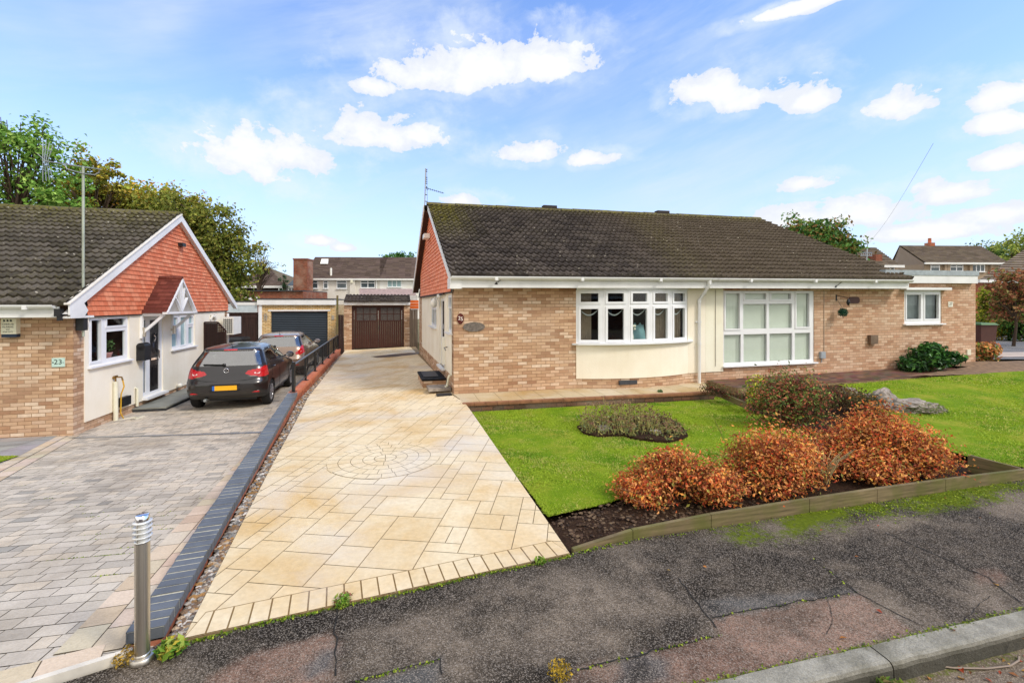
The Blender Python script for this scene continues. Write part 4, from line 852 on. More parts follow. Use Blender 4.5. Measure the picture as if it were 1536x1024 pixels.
# air conditioner, downpipe and far corner
a7 = 7.35; ac = MB(K); acx0, acx1 = .22, .62; zc0, zc1 = ZS(333, 503, .3)+.0, ZS(333, 476, .3)
ac.box(.18, .50, 6.95, 7.72, zc0, zc1); aco = ac.build('air_conditioner', M['white_plastic'], h23, bevel=.02)
x = MB(K)
for k in range(7): x.box(.21, .47, 6.935, 6.949, zc0+.07+k*(zc1-zc0-.1)/7, zc0+.085+k*(zc1-zc0-.1)/7)
for k in range(5): x.box(.21+k*.06, .22+k*.06, 6.932, 6.936, zc0+.05, zc1-.05)
x.build('fan_grille', M['dark_trim'], aco)
x = MB(K); x.tube([(.09, KD-.12, GL), (.09, KD-.12, ZS(340, 470)), ], .04, 10); x.build('downpipe', M['gutter'], h23)
x = MB(Kr); a, zz = S(272+43), ZS(315, 474); x.tube([(a-.02, -.03, zz-.12), (a-.02, -.06, zz+.0), (a+.2, -.05, zz-.02), (a+.3, -.05, zz-.12)], .045, 8); x.build('pipe_trunking', M['white_plastic'], h23)
x = MB(Kr); zz = ZS(265.5, 367); a = S(265.5); x.box(a-.1, a+.1, -.18, -.07, zz-.05, zz+.05); x.build('floodlight', M['black_plastic'], h23)
# dark trellis screen standing out from the wall
tr_ = thing('trellis_screen', 'dark brown lattice screen with one clipped corner beside the grey car', 'screen', K((.3, 5.87, -.6)))
x = MB(K); s5 = S(305); tz0, tz1 = -.62, K.z_side(305, 483.5); tw_ = .62; 
x.bar((.03, s5, tz0), (.03, s5, tz1), .05, .04); x.bar((tw_, s5, tz0), (tw_, s5, tz1-.25), .05, .04); x.bar((.03, s5, tz1), (tw_-.22, s5, tz1), .04, .05); x.bar((tw_-.22, s5, tz1), (tw_, s5, tz1-.27), .04, .05); x.build('screen_frame', M['dark_fence'], tr_)
x = MB(K); n = 24
for k in range(n):
    z_ = lerp(tz0+.05, tz1-.04, k/n); x1_ = tw_ if z_ < tz1-.28 else tw_-(z_-(tz1-.28))*.8; x.box(.04, x1_, s5-.012, s5-.002, z_, z_+.03)
for k in range(9):
    t_ = .06+k*(tw_-.08)/9; zt_ = tz1-.03 if t_ < tw_-.22 else tz1-.03-(t_-(tw_-.22))*1.2; x.box(t_, t_+.03, s5+.001, s5+.011, tz0, zt_)
x.build('lattice', M['dark_fence'], tr_); x = MB(K); x.box(.04, tw_-.02, s5+.02, s5+.03, tz0, tz1-.3); x.box(.04, tw_-.22, s5+.02, s5+.03, tz1-.3, tz1-.03); x.build('screen_backing', M['black_plastic'], tr_)
# slate doorstep
dsp = thing('door_step', 'dark slate doorstep slab before the black front door of 23', 'step', K((.3, 3, GL)))
x = MB(K); x.box(0.0, .66, 1.98, 4.9, GL-.3, GL+.10); x.build('step_base', M['felt'], dsp); x = MB(K)
for k in range(4): x.box(0.0, .68, 1.96+k*.735, 1.96+k*.735+.725, GL+.102, GL+.135)
x.build('slate_tread', plain('grey_slate_paving', C('82847c'), .5, var=.2, scale=4, bump=.2), dsp, bevel=.006)
# ================================================================ garages, fences, houses behind
def boards(mb, t0, t1, s, z0, z1, w=.11, th=.02, gap=.006, cap=None):
    k = t0
    while k < t1-.02:
        e = min(t1, k+w-gap); mb.box(k, e, s, s+th, z0, z1); k += w
B = Frame(*D(387, 0, 21.4)[:2], 14.0, 15.0); gl = -.62
T = lambda px, s=0: B.t_at(px, s); Z = lambda px, py, s=0: B.z_at(px, py, s); Bf = wallmap(B, 'front')
gar = thing('garage', 'flat-roofed yellow brick garage with dark grey roller door', 'garage', B((1.8, 0, gl)))
x = MB(Bf); g0, g1 = T(392), T(503.6); r0, r1 = T(406.4), T(491.5); rz = Z(450, 466.5); ft, fb = Z(390, 449), Z(390, 457.2)
panel(x, g0, g1, -.9, fb+.05, [(r0, r1, -.9, rz)], th=.2); x.box(g1-.01, g1, 0, 5, -.9, fb); x.build('wall', M['brick_yellow'], gar)
x = MB(Bf); n = 26
for k in range(n):
    za = lerp(gl-.05, rz-.02, k/n); zb = lerp(gl-.05, rz-.02, (k+1)/n); x.grid([[(q, .10-.022*math.sin(math.pi*j/5), lerp(za, zb, j/5)) for q in (r0, r1)] for j in range(6)])
x.build('roller_door', M['roller'], gar)
x = MB(Bf); x.box(r0-.12, r1+.12, -.02, .02, rz, rz+.06); x.box(g0-.06, g0+.03, -.05, .0, gl-.2, fb); x.build('door_frame', M['upvc'], gar)
x = MB(Bf); x.box(T(386.5), T(503.8), -.12, .1, fb, ft); x.build('fascia', M['fascia'], gar); x = MB(Bf); x.box(T(386), T(504.3), -.15, 5, ft+.002, ft+.05); x.build('roof', M['felt'], gar)
x = MB(Bf); x.box(g0+.2, g0+.24, -.03, -.001, fb-.75, fb-.4); x.box(g0+.12, g0+.3, -.03, -.001, fb-.55, fb-.52); x.box(g0+.12, g0+.16, -.03, -.001, fb-.75, fb-.4); x.build('wall_bracket', M['grey_letter'], gar); x = MB(Bf); x.box(r1+.18, r1+.3, -.03, -.001, fb-.72, fb-.5); x.build('wall_bracket', M['grey_letter'], gar)
# lean-to carport beside it
lt = thing('carport', 'lower white-fronted carport roof between 23 and the roller garage', 'carport', B((-.8, 0, gl)))
x = MB(Bf); q0 = T(340); x.box(q0, T(386), -.02, 4, Z(370, 457.5), Z(370, 453.0)); x.build('fascia', M['fascia'], lt); x = MB(Bf); x.box(q0, T(386), .0, .05, Z(370, 468.5), Z(370, 457.5)-.003); x.build('glazed_panel', plain('pale_grey_panel', C('b9c4c8'), .4), lt)
x = MB(Bf); x.box(q0, T(386), -.04, 4, Z(370, 453)+.002, Z(370, 451.4)); x.build('roof', M['felt'], lt); x = MB(Bf); x.box(T(388), T(391), -.04, .04, gl-.3, Z(370, 457.5)-.003); x.build('post', M['upvc'], lt)
gt = thing('side_gate', 'dark brown boarded gates under the carport beside the yellow brick garage', 'gate', B((-.8, 0, gl)))
x = MB(Bf); boards(x, T(341), T(387.6), .06, gl-.2, Z(370, 468.8), .1); x.build('boarding', M['dark_fence'], gt); x = MB(Bf); zz = Z(370, 477); x.box(T(341), T(387.6), .04, .06, zz, zz+.07); x.build('rail', M['dark_fence'], gt)
bn = thing('wheelie_bin', 'black wheelie bin with lid standing by the dark brown gates', 'bin', (*G(369, 525, gl)[:2], gl))
bx, by = B.xy(T(369), -1.0); x = MB(); 
def frustum(mb, cx, cy, z0, z1, a0, b0, a1, b1):
    A = [(cx+i*a0, cy+j*b0, z0) for i, j in ((-1, -1), (1, -1), (1, 1), (-1, 1))]; Bq = [(cx+i*a1, cy+j*b1, z1) for i, j in ((-1, -1), (1, -1), (1, 1), (-1, 1))]
    for i in range(4): mb.add([A[i], A[(i+1)%4], Bq[(i+1)%4], Bq[i]])
    mb.add(A[::-1]); mb.add(Bq)
frustum(x, bx, by, gl+.05, gl+.95, .24, .26, .29, .35); x.build('bin_body', M['black_plastic'], bn, bevel=.01); x = MB(); frustum(x, bx, by, gl+.96, gl+1.06, .32, .38, .26, .30); x.build('lid', M['black_plastic'], bn, bevel=.015)
x = MB(); x.tube([(bx-.25, by-.4, gl+.92), (bx+.25, by-.4, gl+.92)], .02, 8); x.build('handle', M['black_plastic'], bn)
# brown timber garage at the end of the drive
E = Frame(*D(516, 0, 20.0)[:2], 14.5, 15.0); zl0 = -.06
T = lambda px, s=0: E.t_at(px, s); Z = lambda px, py, s=0: E.z_at(px, py, s); Ef = wallmap(E, 'front')
gb = thing('garage', 'brick garage with brown glazed timber double doors under dark tile edge', 'garage', E((1.4, 0, zl0)))
b0, b1 = T(516), T(615); bd0, bd1 = T(527.6), T(606); dz = Z(560, 458.2); x = MB(Ef); panel(x, b0, b1, -.4, Z(520, 457)+.1, [(bd0, bd1, -.4, dz)], th=.12); x.build('wall', M['brick'], gb)
x = MB(Ef); x.box(bd0+.001, bd0+.09, .03, .11, -.2, dz-.001); x.box(bd1-.09, bd1-.001, .03, .11, -.2, dz-.001); x.box(bd0+.09, bd1-.09, .03, .11, dz-.08, dz-.001); x.build('door_frame', M['brown_door'], gb)
md = (bd0+bd1)/2
for (e0, e1) in ((bd0+.1, md-.006), (md+.006, bd1-.1)):
    wz0, wz1 = Z(560, 480.5), Z(560, 461.5); x = MB(Ef); fw = .11; i0, i1 = e0+fw*.9, e1-fw*.6
    boards(x, e0, e1, .07, zl0, wz0-.05, .092, .03); x.box(e0, i0, .06, .11, wz0-.05, dz-.085); x.box(i1, e1, .06, .11, wz0-.05, dz-.085); x.box(i0, i1, .06, .11, wz0-.049, wz0); x.box(i0, i1, .06, .11, wz1, dz-.085)
    x.box(e0, e1, .058, .068, zl0+.02, zl0+.14)
    for k in (1, 2): x.box(lerp(i0, i1, k/3)-.014, lerp(i0, i1, k/3)+.014, .075, .1, wz0, wz1)
    x.box(i0, i1, .078, .098, (wz0+wz1)/2-.014, (wz0+wz1)/2+.014); do = x.build('garage_door', M['brown_door'], gb)
    x = MB(Ef); x.add([(i0, .09, wz0), (i1, .09, wz0), (i1, .09, wz1), (i0, .09, wz1)]); x.build('pane', plain('frosted_dark_pane', C('4b4440'), .3, var=.5, scale=25), do)
x = MB(Ef); x.tube([(md+.04, .04, .75), (md+.04, .02, .85), (md+.04, .04, .95)], .012, 6); x.build('handle', M['black_paint'], gb)
x = MB(Ef); x.box(T(515.8), T(615.2), -.12, .0, Z(560, 457.3, -.1), Z(560, 452.0, -.1)); x.build('fascia', M['fascia'], gb)
x = MB(E); roof_tiles(x, E, lambda a: T(516.5), lambda a: T(615.2), -.2, Z(560, 452.5, -.2), .85, Z(560, 442.5, .85), wave=.15, seed=21); x.build('roof', M['roof'], gb)
x = MB(Ef); x.box(b0, b1, .3, 5, 1.6, 1.75); x.build('flat_roof', M['felt'], gb)
# fence bits between
f1 = thing('fence_panel', 'narrow dark fence panel between the roller garage and the brown garage doors', 'fence', E((-.3, 0, zl0)))
x = MB(Ef); boards(x, T(507.5), T(515.6), .02, -.3, Z(510, 472), .1); x.build('boarding', M['dark_fence'], f1); x = MB(Ef); x.box(T(504.5), T(507.3), .0, .1, -.4, Z(505, 443)); x.build('post', M['timber'], f1)
f2 = thing('fence_panel', 'weathered grey fence panel between the brown garage and side of 25', 'fence', E((3.2, 0, zl0)))
x = MB(Ef); boards(x, T(615.6), T(626), -.25, -.2, Z(620, 464), .12); x.build('boarding', M['fence_grey'], f2); x = MB(Ef); x.box(T(614), T(616), -.3, -.22, -.2, Z(620, 463)); x.build('post', M['fence_grey'], f2)
f3 = thing('orange_board', 'bright orange boards above the weathered grey fence panel', 'boards', E((3.2, .3, 1)))
x = MB(Ef); zz0, zz1 = Z(618, 462.8, .8), Z(618, 450, .8); n = 3
for k in range(n): x.box(T(615, .8), T(628, .8), .8, .83, lerp(zz0, zz1, k/n), lerp(zz0, zz1, (k+.93)/n))
x.build('board', M['orange_paint'], f3)
# pale slatted shed roof over the garage
sh = thing('shed', 'pinkish slatted shed roof showing above the brown garage', 'shed', D(580, 445, 27))
def q3(px, py, d): return D(px, py, d)
x = MB(); cols_ = 7
for k in range(cols_):
    ya, yb = lerp(442, 433, k/cols_), lerp(442, 433, (k+.9)/cols_); da, db = 26+k*.3, 26+(k+1)*.3; x.add([q3(539, ya, da), q3(624, ya, da), q3(624, yb, db), q3(539, yb, db)])
    x.add([q3(539, ya, da), q3(624, ya, da), q3(624, ya+.6, da), q3(539, ya+.6, da)])
x.build('roof', plain('weathered_pinkish_slat', C('a48c82'), .8, var=.3), sh); x = MB(); 
for k in range(6): x.add([q3(613, 456+k*2.0, 25), q3(628, 456+k*2.0, 25), q3(628, 454.6+k*2, 25), q3(613, 454.6+k*2, 25)]); x.add([q3(604, 444+k*2.0, 25.5), q3(626, 444+k*2.0, 25.5), q3(626, 442.6+k*2, 25.5), q3(604, 442.6+k*2, 25.5)])
x.build('slat', plain('silver_slat', C('b3aca8'), .7, var=.2), sh)

# ---- houses far behind: generic kit in their own frames
def far_window(parent, mp, a0, a1, z0, z1, n=2, top=True, blind=None):
    w = a1-a0; cs = []; e = .09
    for k in range(n):
        c0, c1 = a0+e/2+(w-e)*k/n+e/2, a0+e/2+(w-e)*(k+1)/n-e/2
        if top: cs += [(c0, c1, z0+e, z0+(z1-z0)*.66-e/2), (c0, c1, z0+(z1-z0)*.66+e/2, z1-e)]
        else: cs.append((c0, c1, z0+e, z1-e))
    return window(parent, mp, a0, a1, z0, z1, cs, room=0, glass=blind or 'glass_far', y=-.06)
def flat_tiles(mb, P00, P10, P11, P01, n=16, th=.06):      # stepped tile courses on a far roof plane
    P00, P10, P11, P01 = map(Vector, (P00, P10, P11, P01)); nrm = (P10-P00).cross(P01-P00).normalized()
    if nrm.z < 0: nrm = -nrm
    for i in range(n):
        a, b = P00.lerp(P01, i/n), P10.lerp(P11, i/n); c, d = P10.lerp(P11, (i+1)/n), P00.lerp(P01, (i+1)/n); m = 14
        for k in range(m):
            mb.col = (random.random(), random.random()*.5, 0); q = [a.lerp(b, k/m), a.lerp(b, (k+1)/m), d.lerp(c, (k+1)/m), d.lerp(c, k/m)]
            mb.add([q[0]+nrm*th, q[1]+nrm*th, q[2]+nrm*.0, q[3]+nrm*.0]); mb.add([q[0]-nrm*.02, q[1]-nrm*.02, q[1]+nrm*th, q[0]+nrm*th])
    mb.col = None
dT = 56; TT = Frame(*D(453, 0, dT)[:2], 3.0, 3.0); T = lambda px, s=0: TT.t_at(px, s); Z = lambda px, py, s=0: TT.z_at(px, py, s); Tf = wallmap(TT, 'front')
for (pa, pb, lab, mt, wins) in ((453, 549.5, 'end terrace house of grey pebbledash with rooflight, left of the row behind', 'pebble', [(464, 476, 463.5, 433.5, 1), (485.5, 492.5, 433, 420.5, 1), (505, 521, 433, 420.5, 1), (540, 564, 432, 420.5, 2)]), (570, 632, 'white rendered terrace house right of the grey pebbledash one behind', 'white_render', [(581, 602, 431, 420, 3)])):
    pb = 570 if pa == 453 else 700
    hh = thing('terraced_house', lab, 'house', TT((T((pa+pb)/2), 0, 0)))
    x = MB(Tf); x.box(T(pa), T(pb), 0, 8, 0, Z(500, 417.0)); x.build('wall', M[mt], hh)
    ez, rz_ = Z(500, 417.8, -.3), Z(500, 385.5, 4.2); l0, l1 = T(pa-(.5 if pa == 453 else 0), -.3), T(pb, -.3); r0_ = T(473, 4.2) if pa == 453 else T(pa, 4.2)
    x = MB(TT); flat_tiles(x, (l0, -.3, ez), (l1, -.3, ez), (max(l1, T(pb, 4.2)), 4.2, rz_), (r0_, 4.2, rz_), 20); x.add([(l0, -.3, ez), (r0_, 4.2, rz_), (l0, 8.5, ez)]); x.add([(r0_, 4.2, rz_), (l1, 4.2, rz_), (l1, 8.5, ez), (l0, 8.5, ez)]); x.build('roof', M['roof_far'], hh)
    x = MB(Tf); x.box(l0, l1, -.4, -.3, ez-.18, ez+.02); x.build('gutter', M['fascia'], hh)
    if pa == 453:
        far_window(hh, Tf, T(462), T(477.5), Z(470, 433), Z(470, 420.5), 1); far_window(hh, Tf, T(485), T(492.5), Z(488, 433), Z(488, 420.5), 1); far_window(hh, Tf, T(505), T(520.5), Z(512, 433), Z(512, 420.5), 1); far_window(hh, Tf, T(541), T(563), Z(552, 432), Z(552, 420.5), 2)
        ns = math.hypot(4.5, rz_-ez); nx, ny = -(rz_-ez)/ns, 4.5/ns
        def onroof(px, u, o): s_ = lerp(-.3, 4.2, u); return (T(px, s_), s_+nx*o, lerp(ez, rz_, u)+ny*o)
        x = MB(TT); x.add([onroof(480.5, .62, .15), onroof(492.5, .62, .15), onroof(493, .86, .15), onroof(482.5, .86, .15)]); x.build('rooflight', M['white_plastic'], hh)
        x = MB(TT); s_ = .3; x.tube([(T(496.5, s_), s_, ez+.2), (T(496.5, s_), s_, Z(496.5, 402, s_))], .13, 8); x.build('vent_pipe', M['white_plastic'], hh)
        x = MB(Tf); x.box(T(525.5), T(533), -.25, 0, 0, ez-.2); x.build('party_pier', M['pebble'], hh); x = MB(Tf); x.tube([(T(565), -.1, 0), (T(565), -.1, ez-.1)], .08, 6); x.build('downpipe', M['gutter'], hh)
        x = MB(Tf); x.box(T(527.5), T(530.5), -.45, -.26, Z(529, 424.5), Z(529, 420)); x.build('alarm_box', M['cream_plastic'], hh)
    else: far_window(hh, Tf, T(581), T(602.5), Z(590, 431), Z(590, 420), 3, False, 'obscure')
st = thing('brick_stack', 'tall square brown brick stack left of the terraced houses behind', 'chimney', D(450, 455, 54))
x = MB(); a, b = D(440, 389.5, 54), D(460.6, 389.5, 54); x.box(a[0], b[0], 54, 55.6, 0, a[2]); x.build('stack_shaft', M['brick_dark'], st); x = MB(); x.box(a[0]-.06, b[0]+.06, 53.94, 55.66, a[2], a[2]+.16); x.build('capping', M['brick_dark'], st)
bl = thing('brick_block', 'long low red brick building with white eaves behind the carport', 'building', D(395, 455, 46))
x = MB(); a = D(330, 437, 46); b = D(455, 437, 46); x.box(a[0], b[0], 46, 52, 0, a[2]); x.build('wall', M['brick_dark'], bl)
x = MB(); 
for k, px_ in enumerate((353, 364, 372, 383)): p0 = D(px_, 450, 45.9); p1 = D(px_+6, 445.5, 45.9); x.box(p0[0], p1[0], 45.85, 45.99, p0[2], p1[2])
x.build('window', M['upvc'], bl)
x = MB(); x.box(a[0], b[0], 45.8, 52, D(0, 437, 46)[2]+.002, D(0, 435.6, 46)[2]); x.build('coping', M['felt'], bl)
hp = thing('hipped_house', 'house with dark hipped roof and white eaves behind the low brick building', 'house', D(398, 455, 58))
x = MB(); zt_, ze_ = D(0, 400, 60)[2], D(0, 429.5, 56)[2]; cx_ = D(398, 0, 62)[0]; l, r_ = D(352, 0, 56)[0], D(428, 0, 56)[0]
flat_tiles(x, (l, 56, ze_), (r_, 56, ze_), (cx_+.6, 62, zt_), (cx_-.6, 62, zt_), 18); x.add([(l, 56, ze_), (cx_-.6, 62, zt_), (l, 68, ze_)]); x.add([(r_, 56, ze_), (r_, 68, ze_), (cx_+.6, 62, zt_)]); x.build('roof', M['roof_far'], hp)
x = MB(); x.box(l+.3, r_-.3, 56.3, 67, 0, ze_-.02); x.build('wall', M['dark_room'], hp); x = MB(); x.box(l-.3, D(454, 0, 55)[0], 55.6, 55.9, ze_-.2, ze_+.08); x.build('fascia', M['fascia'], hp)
x = MB(); x.box(D(372, 0, 55)[0], D(454, 0, 55)[0], 56, 56.2, ze_-.7, ze_-.22)
x.build('clerestory', M['dark_room'], hp); x = MB()
for k in range(9): p = D(413+k*4.7, 0, 55)[0]; x.box(p, p+.17, 55.7, 55.95, ze_-.65, ze_-.22)
x.build('window', M['upvc'], hp)
x = MB(); a, b = D(428, 429, 57), D(441, 422, 57); x.add([(a[0], 57, ze_), (b[0], 57, ze_), (b[0]-.3, 58, ze_+.9), (a[0]+.5, 58, ze_+.9)]); x.build('rooflight', M['glass_far'], hp)
# right-hand houses
RR = Frame(*D(1350, 0, 48)[:2], 2.0, 8.0); T = lambda px, s=0: RR.t_at(px, s); Z = lambda px, py, s=0: RR.z_at(px, py, s); Rf = wallmap(RR, 'front')
hr = thing('house', 'brown pebbledash house with mossy dark roof and two white windows right of 27', 'house', RR((4, 0, 0)))
g0, g1 = T(1386), T(1500); ez, rz_ = Z(1440, 394.3, -.3), Z(1440, 368.5, 4.4); zr0, zr1 = T(1349, 4.4), T(1470, 4.4)
x = MB(Rf); x.box(g0, g1, 0, 8, 0, ez-.1); x.build('wall', M['pebble_brown'], hr)
x = MB(RR); flat_tiles(x, (g0-.2, -.3, ez), (g1+.6, -.3, ez), (zr1, 4.4, rz_), (zr0, 4.4, rz_), 14, .09); x.add([(zr0, 4.4, rz_), (zr1, 4.4, rz_), (g1+.6, 9, ez), (T(1336, 8.6), 9, ez)]); x.add([(g1+.6, -.3, ez), (g1+.6, 9, ez), (zr1, 4.4, rz_)]); x.build('roof', M['roof_far2'], hr)
x = MB(RR); far_e = T(1336, 8.6); x.add([(g0-.1, -.1, 0), (far_e, 8.6, 0), (far_e, 8.6, ez), (zr0+.05, 4.4, rz_-.12), (g0-.1, -.1, ez)]); x.build('gable', M['pebble_brown'], hr)
x = MB(RR); x.box(g0-.3, g1+.5, -.42, -.3, ez-.15, ez+.03); x.build('gutter', M['fascia'], hr)
far_window(hr, Rf, T(1395), T(1409), Z(1400, 407), Z(1400, 397.5), 1); far_window(hr, Rf, T(1424), T(1444), Z(1430, 407), Z(1430, 397), 2); far_window(hr, Rf, T(1457), T(1476.5), Z(1470, 408), Z(1470, 396.5), 3, False)
for px_ in (1414, 1418.6, 1452, 1483): 
    x = MB(Rf); x.box(T(px_), T(px_+4), -.2, 0, 0, ez-.16); x.build('pier', M['pebble_brown'], hr)
x = MB(RR); a = T(1394.5, 4.4); x.box(a-.32, a+.32, 4.1, 4.7, rz_-.2, rz_+.3); cs = x.build('chimney', M['brick_red'], hr); x = MB(RR); x.lathe((a, 4.4, rz_+.3), [(.16, 0), (.14, .5), (.17, .52), (.1, .54)], 10); x.build('chimney_pot', M['clay'], cs)
x = MB(RR); s_ = 3.2; a = lerp(g0-.1, far_e, .6); x.box(T(1362, 3)-.1, T(1362, 3)+.25, 2.2, 2.6, ez-1.2, Z(1360, 393, 3)); x.build('soil_pipe', M['brown_door'], hr)
h2 = thing('house', 'house roof with brick chimney and lattice aerials peeping over the roof of 27', 'house', D(1320, 455, 44))
R2 = Frame(*D(1262, 0, 42)[:2], 4.0, 8.0); T = lambda px, s=0: R2.t_at(px, s); Z = lambda px, py, s=0: R2.z_at(px, py, s)
ez, rz_ = Z(1345, 398, -.3), Z(1300, 371, 4.0); x = MB(R2); flat_tiles(x, (T(1240, -.3), -.3, ez), (T(1350, -.3), -.3, ez), (T(1312.5, 4), 4, rz_), (T(1270, 4), 4, rz_), 12, .09); x.add([(T(1350, -.3), -.3, ez), (T(1350, -.3), 8.5, ez), (T(1312.5, 4), 4, rz_)]); x.build('roof', M['roof_far2'], h2)
x = MB(R2); x.box(T(1242), T(1347), 0, 8, 0, ez); x.build('wall', M['pebble_brown'], h2); x = MB(R2); x.box(T(1300), T(1350.5), -.42, -.3, ez-.2, ez+.02); x.build('gutter', M['fascia'], h2)
far_window(h2, wallmap(R2, 'front'), T(1326), T(1341), Z(1333, 410), Z(1333, 400), 2, False)
x = MB(R2); s_ = .5; a0, a1 = T(1314, s_), T(1323.5, s_); x.box(a0, a1, s_, s_+.8, ez, Z(1318, 381.5, s_)); x.box(a0-.05, a1+.25, s_-.05, s_+.2, ez+.0, ez+.14); x.build('chimney', M['brick_dark'], h2)
x = MB(R2); s_ = -.2; pa = lambda px, py: (T(px, s_), s_, Z(px, py, s_)); x.tube([pa(1300, 391), pa(1301.5, 365)], .045, 6)
for yy in (379, 383.5): x.tube([pa(1291, yy), pa(1308, yy+.4)], .04, 5)
for px_ in range(1292, 1309, 3): x.tube([pa(px_, 379), pa(px_, 383.5)], .025, 4)
x.build('aerial', M['galv'], h2)
R3 = Frame(*D(1470, 0, 25)[:2], 6.0, 20.0); T = lambda px, s=0: R3.t_at(px, s); Z = lambda px, py, s=0: R3.z_at(px, py, s)
h3 = thing('bungalow', 'dark-roofed red brick bungalow at the right edge behind the red-leaved tree', 'bungalow', R3((3, 0, 0)))
ez = Z(1490, 420, -.3); a0 = T(1469, -.3); x = MB(R3); x.box(a0+.2, 9, 0, 7, -.2, ez); x.build('wall', M['brick_red'], h3)
rz_ = Z(1536, 372, 3.5); x = MB(R3); flat_tiles(x, (a0, -.3, ez), (12, -.3, ez), (12, 3.5, rz_), (T(1540, 3.5), 3.5, rz_), 14, .06); x.build('roof', M['roof_far2'], h3)
x = MB(R3); x.box(a0-.1, 12, -.4, -.3, ez-.14, ez+.02); x.build('gutter', M['fascia'], h3); x = MB(R3); x.box(T(1491.5), T(1497), -.1, .05, -.2, ez); x.build('brick_pier', M['brick_dark'], h3)
# bin beside the extension
bn = thing('wheelie_bin', 'dark maroon wheelie bin with green lid at the extension corner of 27', 'bin', D(1468, 540, 15.2))
cx_, cy_ = D(1469.3, 0, 15.6)[:2]; x = MB(); frustum(x, cx_, cy_, .2, 1.2, .22, .26, .27, .32); x.build('bin_body', M['stain'], bn, bevel=.01); x = MB(); frustum(x, cx_, cy_, 1.205, 1.27, .3, .36, .24, .28); x.build('lid', plain('green_plastic_lid', C('4a6b2a'), .5), bn, bevel=.01)
# telephone wire running up to a pole out of view
wr = thing('overhead_wire', 'thin black wire climbing into the sky above the roof of 27', 'wire', D(1302, 366, 40))
x = MB(); p0, p1 = Vector(D(1302, 366, 41)), Vector(D(1400, 215, 19)); x.tube([p0.lerp(p1, k/12)-Vector((0, 0, .35*math.sin(math.pi*k/12))) for k in range(13)], .006, 5); x.build('cable', M['grey_plastic'], wr)
# aerials on the back verge of 25
an = thing('tv_aerial', 'grey aerial pole with two yagis beside the gable peak of 25', 'aerial', D(637, 320, 14.2))
dd = 14.2; q = lambda px, py: D(px, py, dd); x = MB(); x.tube([q(636.6, 327), q(638.6, 253)], .014, 6); x.tube([q(636, 318), q(643, 318.5)], .018, 5); x.tube([q(636, 323.5), q(642, 323)], .018, 5); x.build('pole', M['grey_letter'], an)
x = MB(); x.tube([q(637, 281.5), q(666, 290)], .008, 5)
for k in range(9): px_ = 640+k*2.9; py_ = 282.4+k*.85; x.tube([D(px_, py_, dd-.12), D(px_, py_, dd+.12)], .009, 5); x.tube([q(px_, py_-1.3), q(px_, py_+1.3)], .007, 4)
x.tube([D(641, 281.5, dd-.2), D(641, 281.5, dd+.2)], .012, 5); x.tube([q(639.5, 279.5), q(641, 285.5)], .012, 5); x.build('yagi', M['felt'], an)
x = MB(); 
for py_ in (254, 257, 266, 269, 272, 275, 292, 302): x.tube([q(637.8, py_), q(641, py_+.5)], .013, 5)
x.tube([q(640, 254), q(641, 303)], .005, 4); x.build('vhf_array', M['felt'], an)
# ================================================================ ground, drives, lawns, pavement
def GZ(px, py, zf):
    z = 0.0
    for _ in range(12):
        p = G(px, py, z); z = zf(p[0], p[1])
    return (p[0], p[1])
def sheet(name, poly, zf, mat, step=.5, colf=None, label=None, kind='structure', skirt=0, box=None, parent=None):
    mb = MB(); xs = [p[0] for p in poly]; ys = [p[1] for p in poly]; x0 = math.floor(min(xs)/step); x1 = math.ceil(max(xs)/step); y0 = math.floor(min(ys)/step); y1 = math.ceil(max(ys)/step)
    a = sum(poly[i][0]*poly[(i+1) % len(poly)][1]-poly[(i+1) % len(poly)][0]*poly[i][1] for i in range(len(poly)))
    if a < 0: poly = poly[::-1]
    for i in range(x0, x1):
        for j in range(y0, y1):
            cell = [(i*step, j*step), ((i+1)*step, j*step), ((i+1)*step, (j+1)*step), (i*step, (j+1)*step)]
            c = clip(poly, cell)
            if len(c) < 3: continue
            if colf: mb.col = (0, 0, 0)
            mb.add([(p[0], p[1], zf(p[0], p[1])) for p in c], smooth=True)
    mb.col = None
    if skirt:
        n = len(poly)
        for i in range(n):
            A, Bq = poly[i], poly[(i+1) % n]; m = max(1, int(math.hypot(A[0]-Bq[0], A[1]-Bq[1])/step))
            for k in range(m):
                p, q = [(lerp(A[0], Bq[0], t), lerp(A[1], Bq[1], t)) for t in (k/m, (k+1)/m)]
                if colf: mb.col = (0, 0, 0)
                mb.add([(*p, zf(*p)-skirt), (*q, zf(*q)-skirt), (*q, zf(*q)), (*p, zf(*p))])
    o = mb.build(name, mat, parent, weld=True)
    if colf:
        me = o.data; cache = [colf(v.co.x+org(parent)[0], v.co.y+org(parent)[1]) for v in me.vertices]; buf = []
        for lp_ in me.loops: c_ = cache[lp_.vertex_index]; buf += list(c_)+([0.0] if len(c_) == 3 else [])
        me.color_attributes['Col'].data.foreach_set('color', buf)
    if kind: o['kind'] = kind
    if label: o['label'] = label
    return o
# terrain far and near
sheet('ground', [(-900, -300), (900, -300), (900, 1500), (-900, 1500)], lambda x, y: -.85, M['ground'], 300)
sheet('terrain', [(-300, 22.9), (400, 22.9), (400, 900), (-300, 900)], lambda x, y: -.03, M['ground'], 100, skirt=.9)
# heights
def zr(x, y):
    xr = -1.0-.29*max(0, y-9.74); return -.10*smooth(3.2, 9.5, y)*min(1, max(0, (xr-x)/2.6))
def zL(x, y): return -.62*min(1, max(0, (y-2.25)/6.7)) if y < 8.95 else -.62
wallR = [(-2.0, 2.65), (-4.51, 9.68), (-6.85, 18.4)]       # right top edge of the low wall
def wall_at(y):
    a, b, c = wallR
    return lerp(a[0], b[0], (y-a[1])/(b[1]-a[1])) if y < b[1] else lerp(b[0], c[0], (y-b[1])/(c[1]-b[1]))
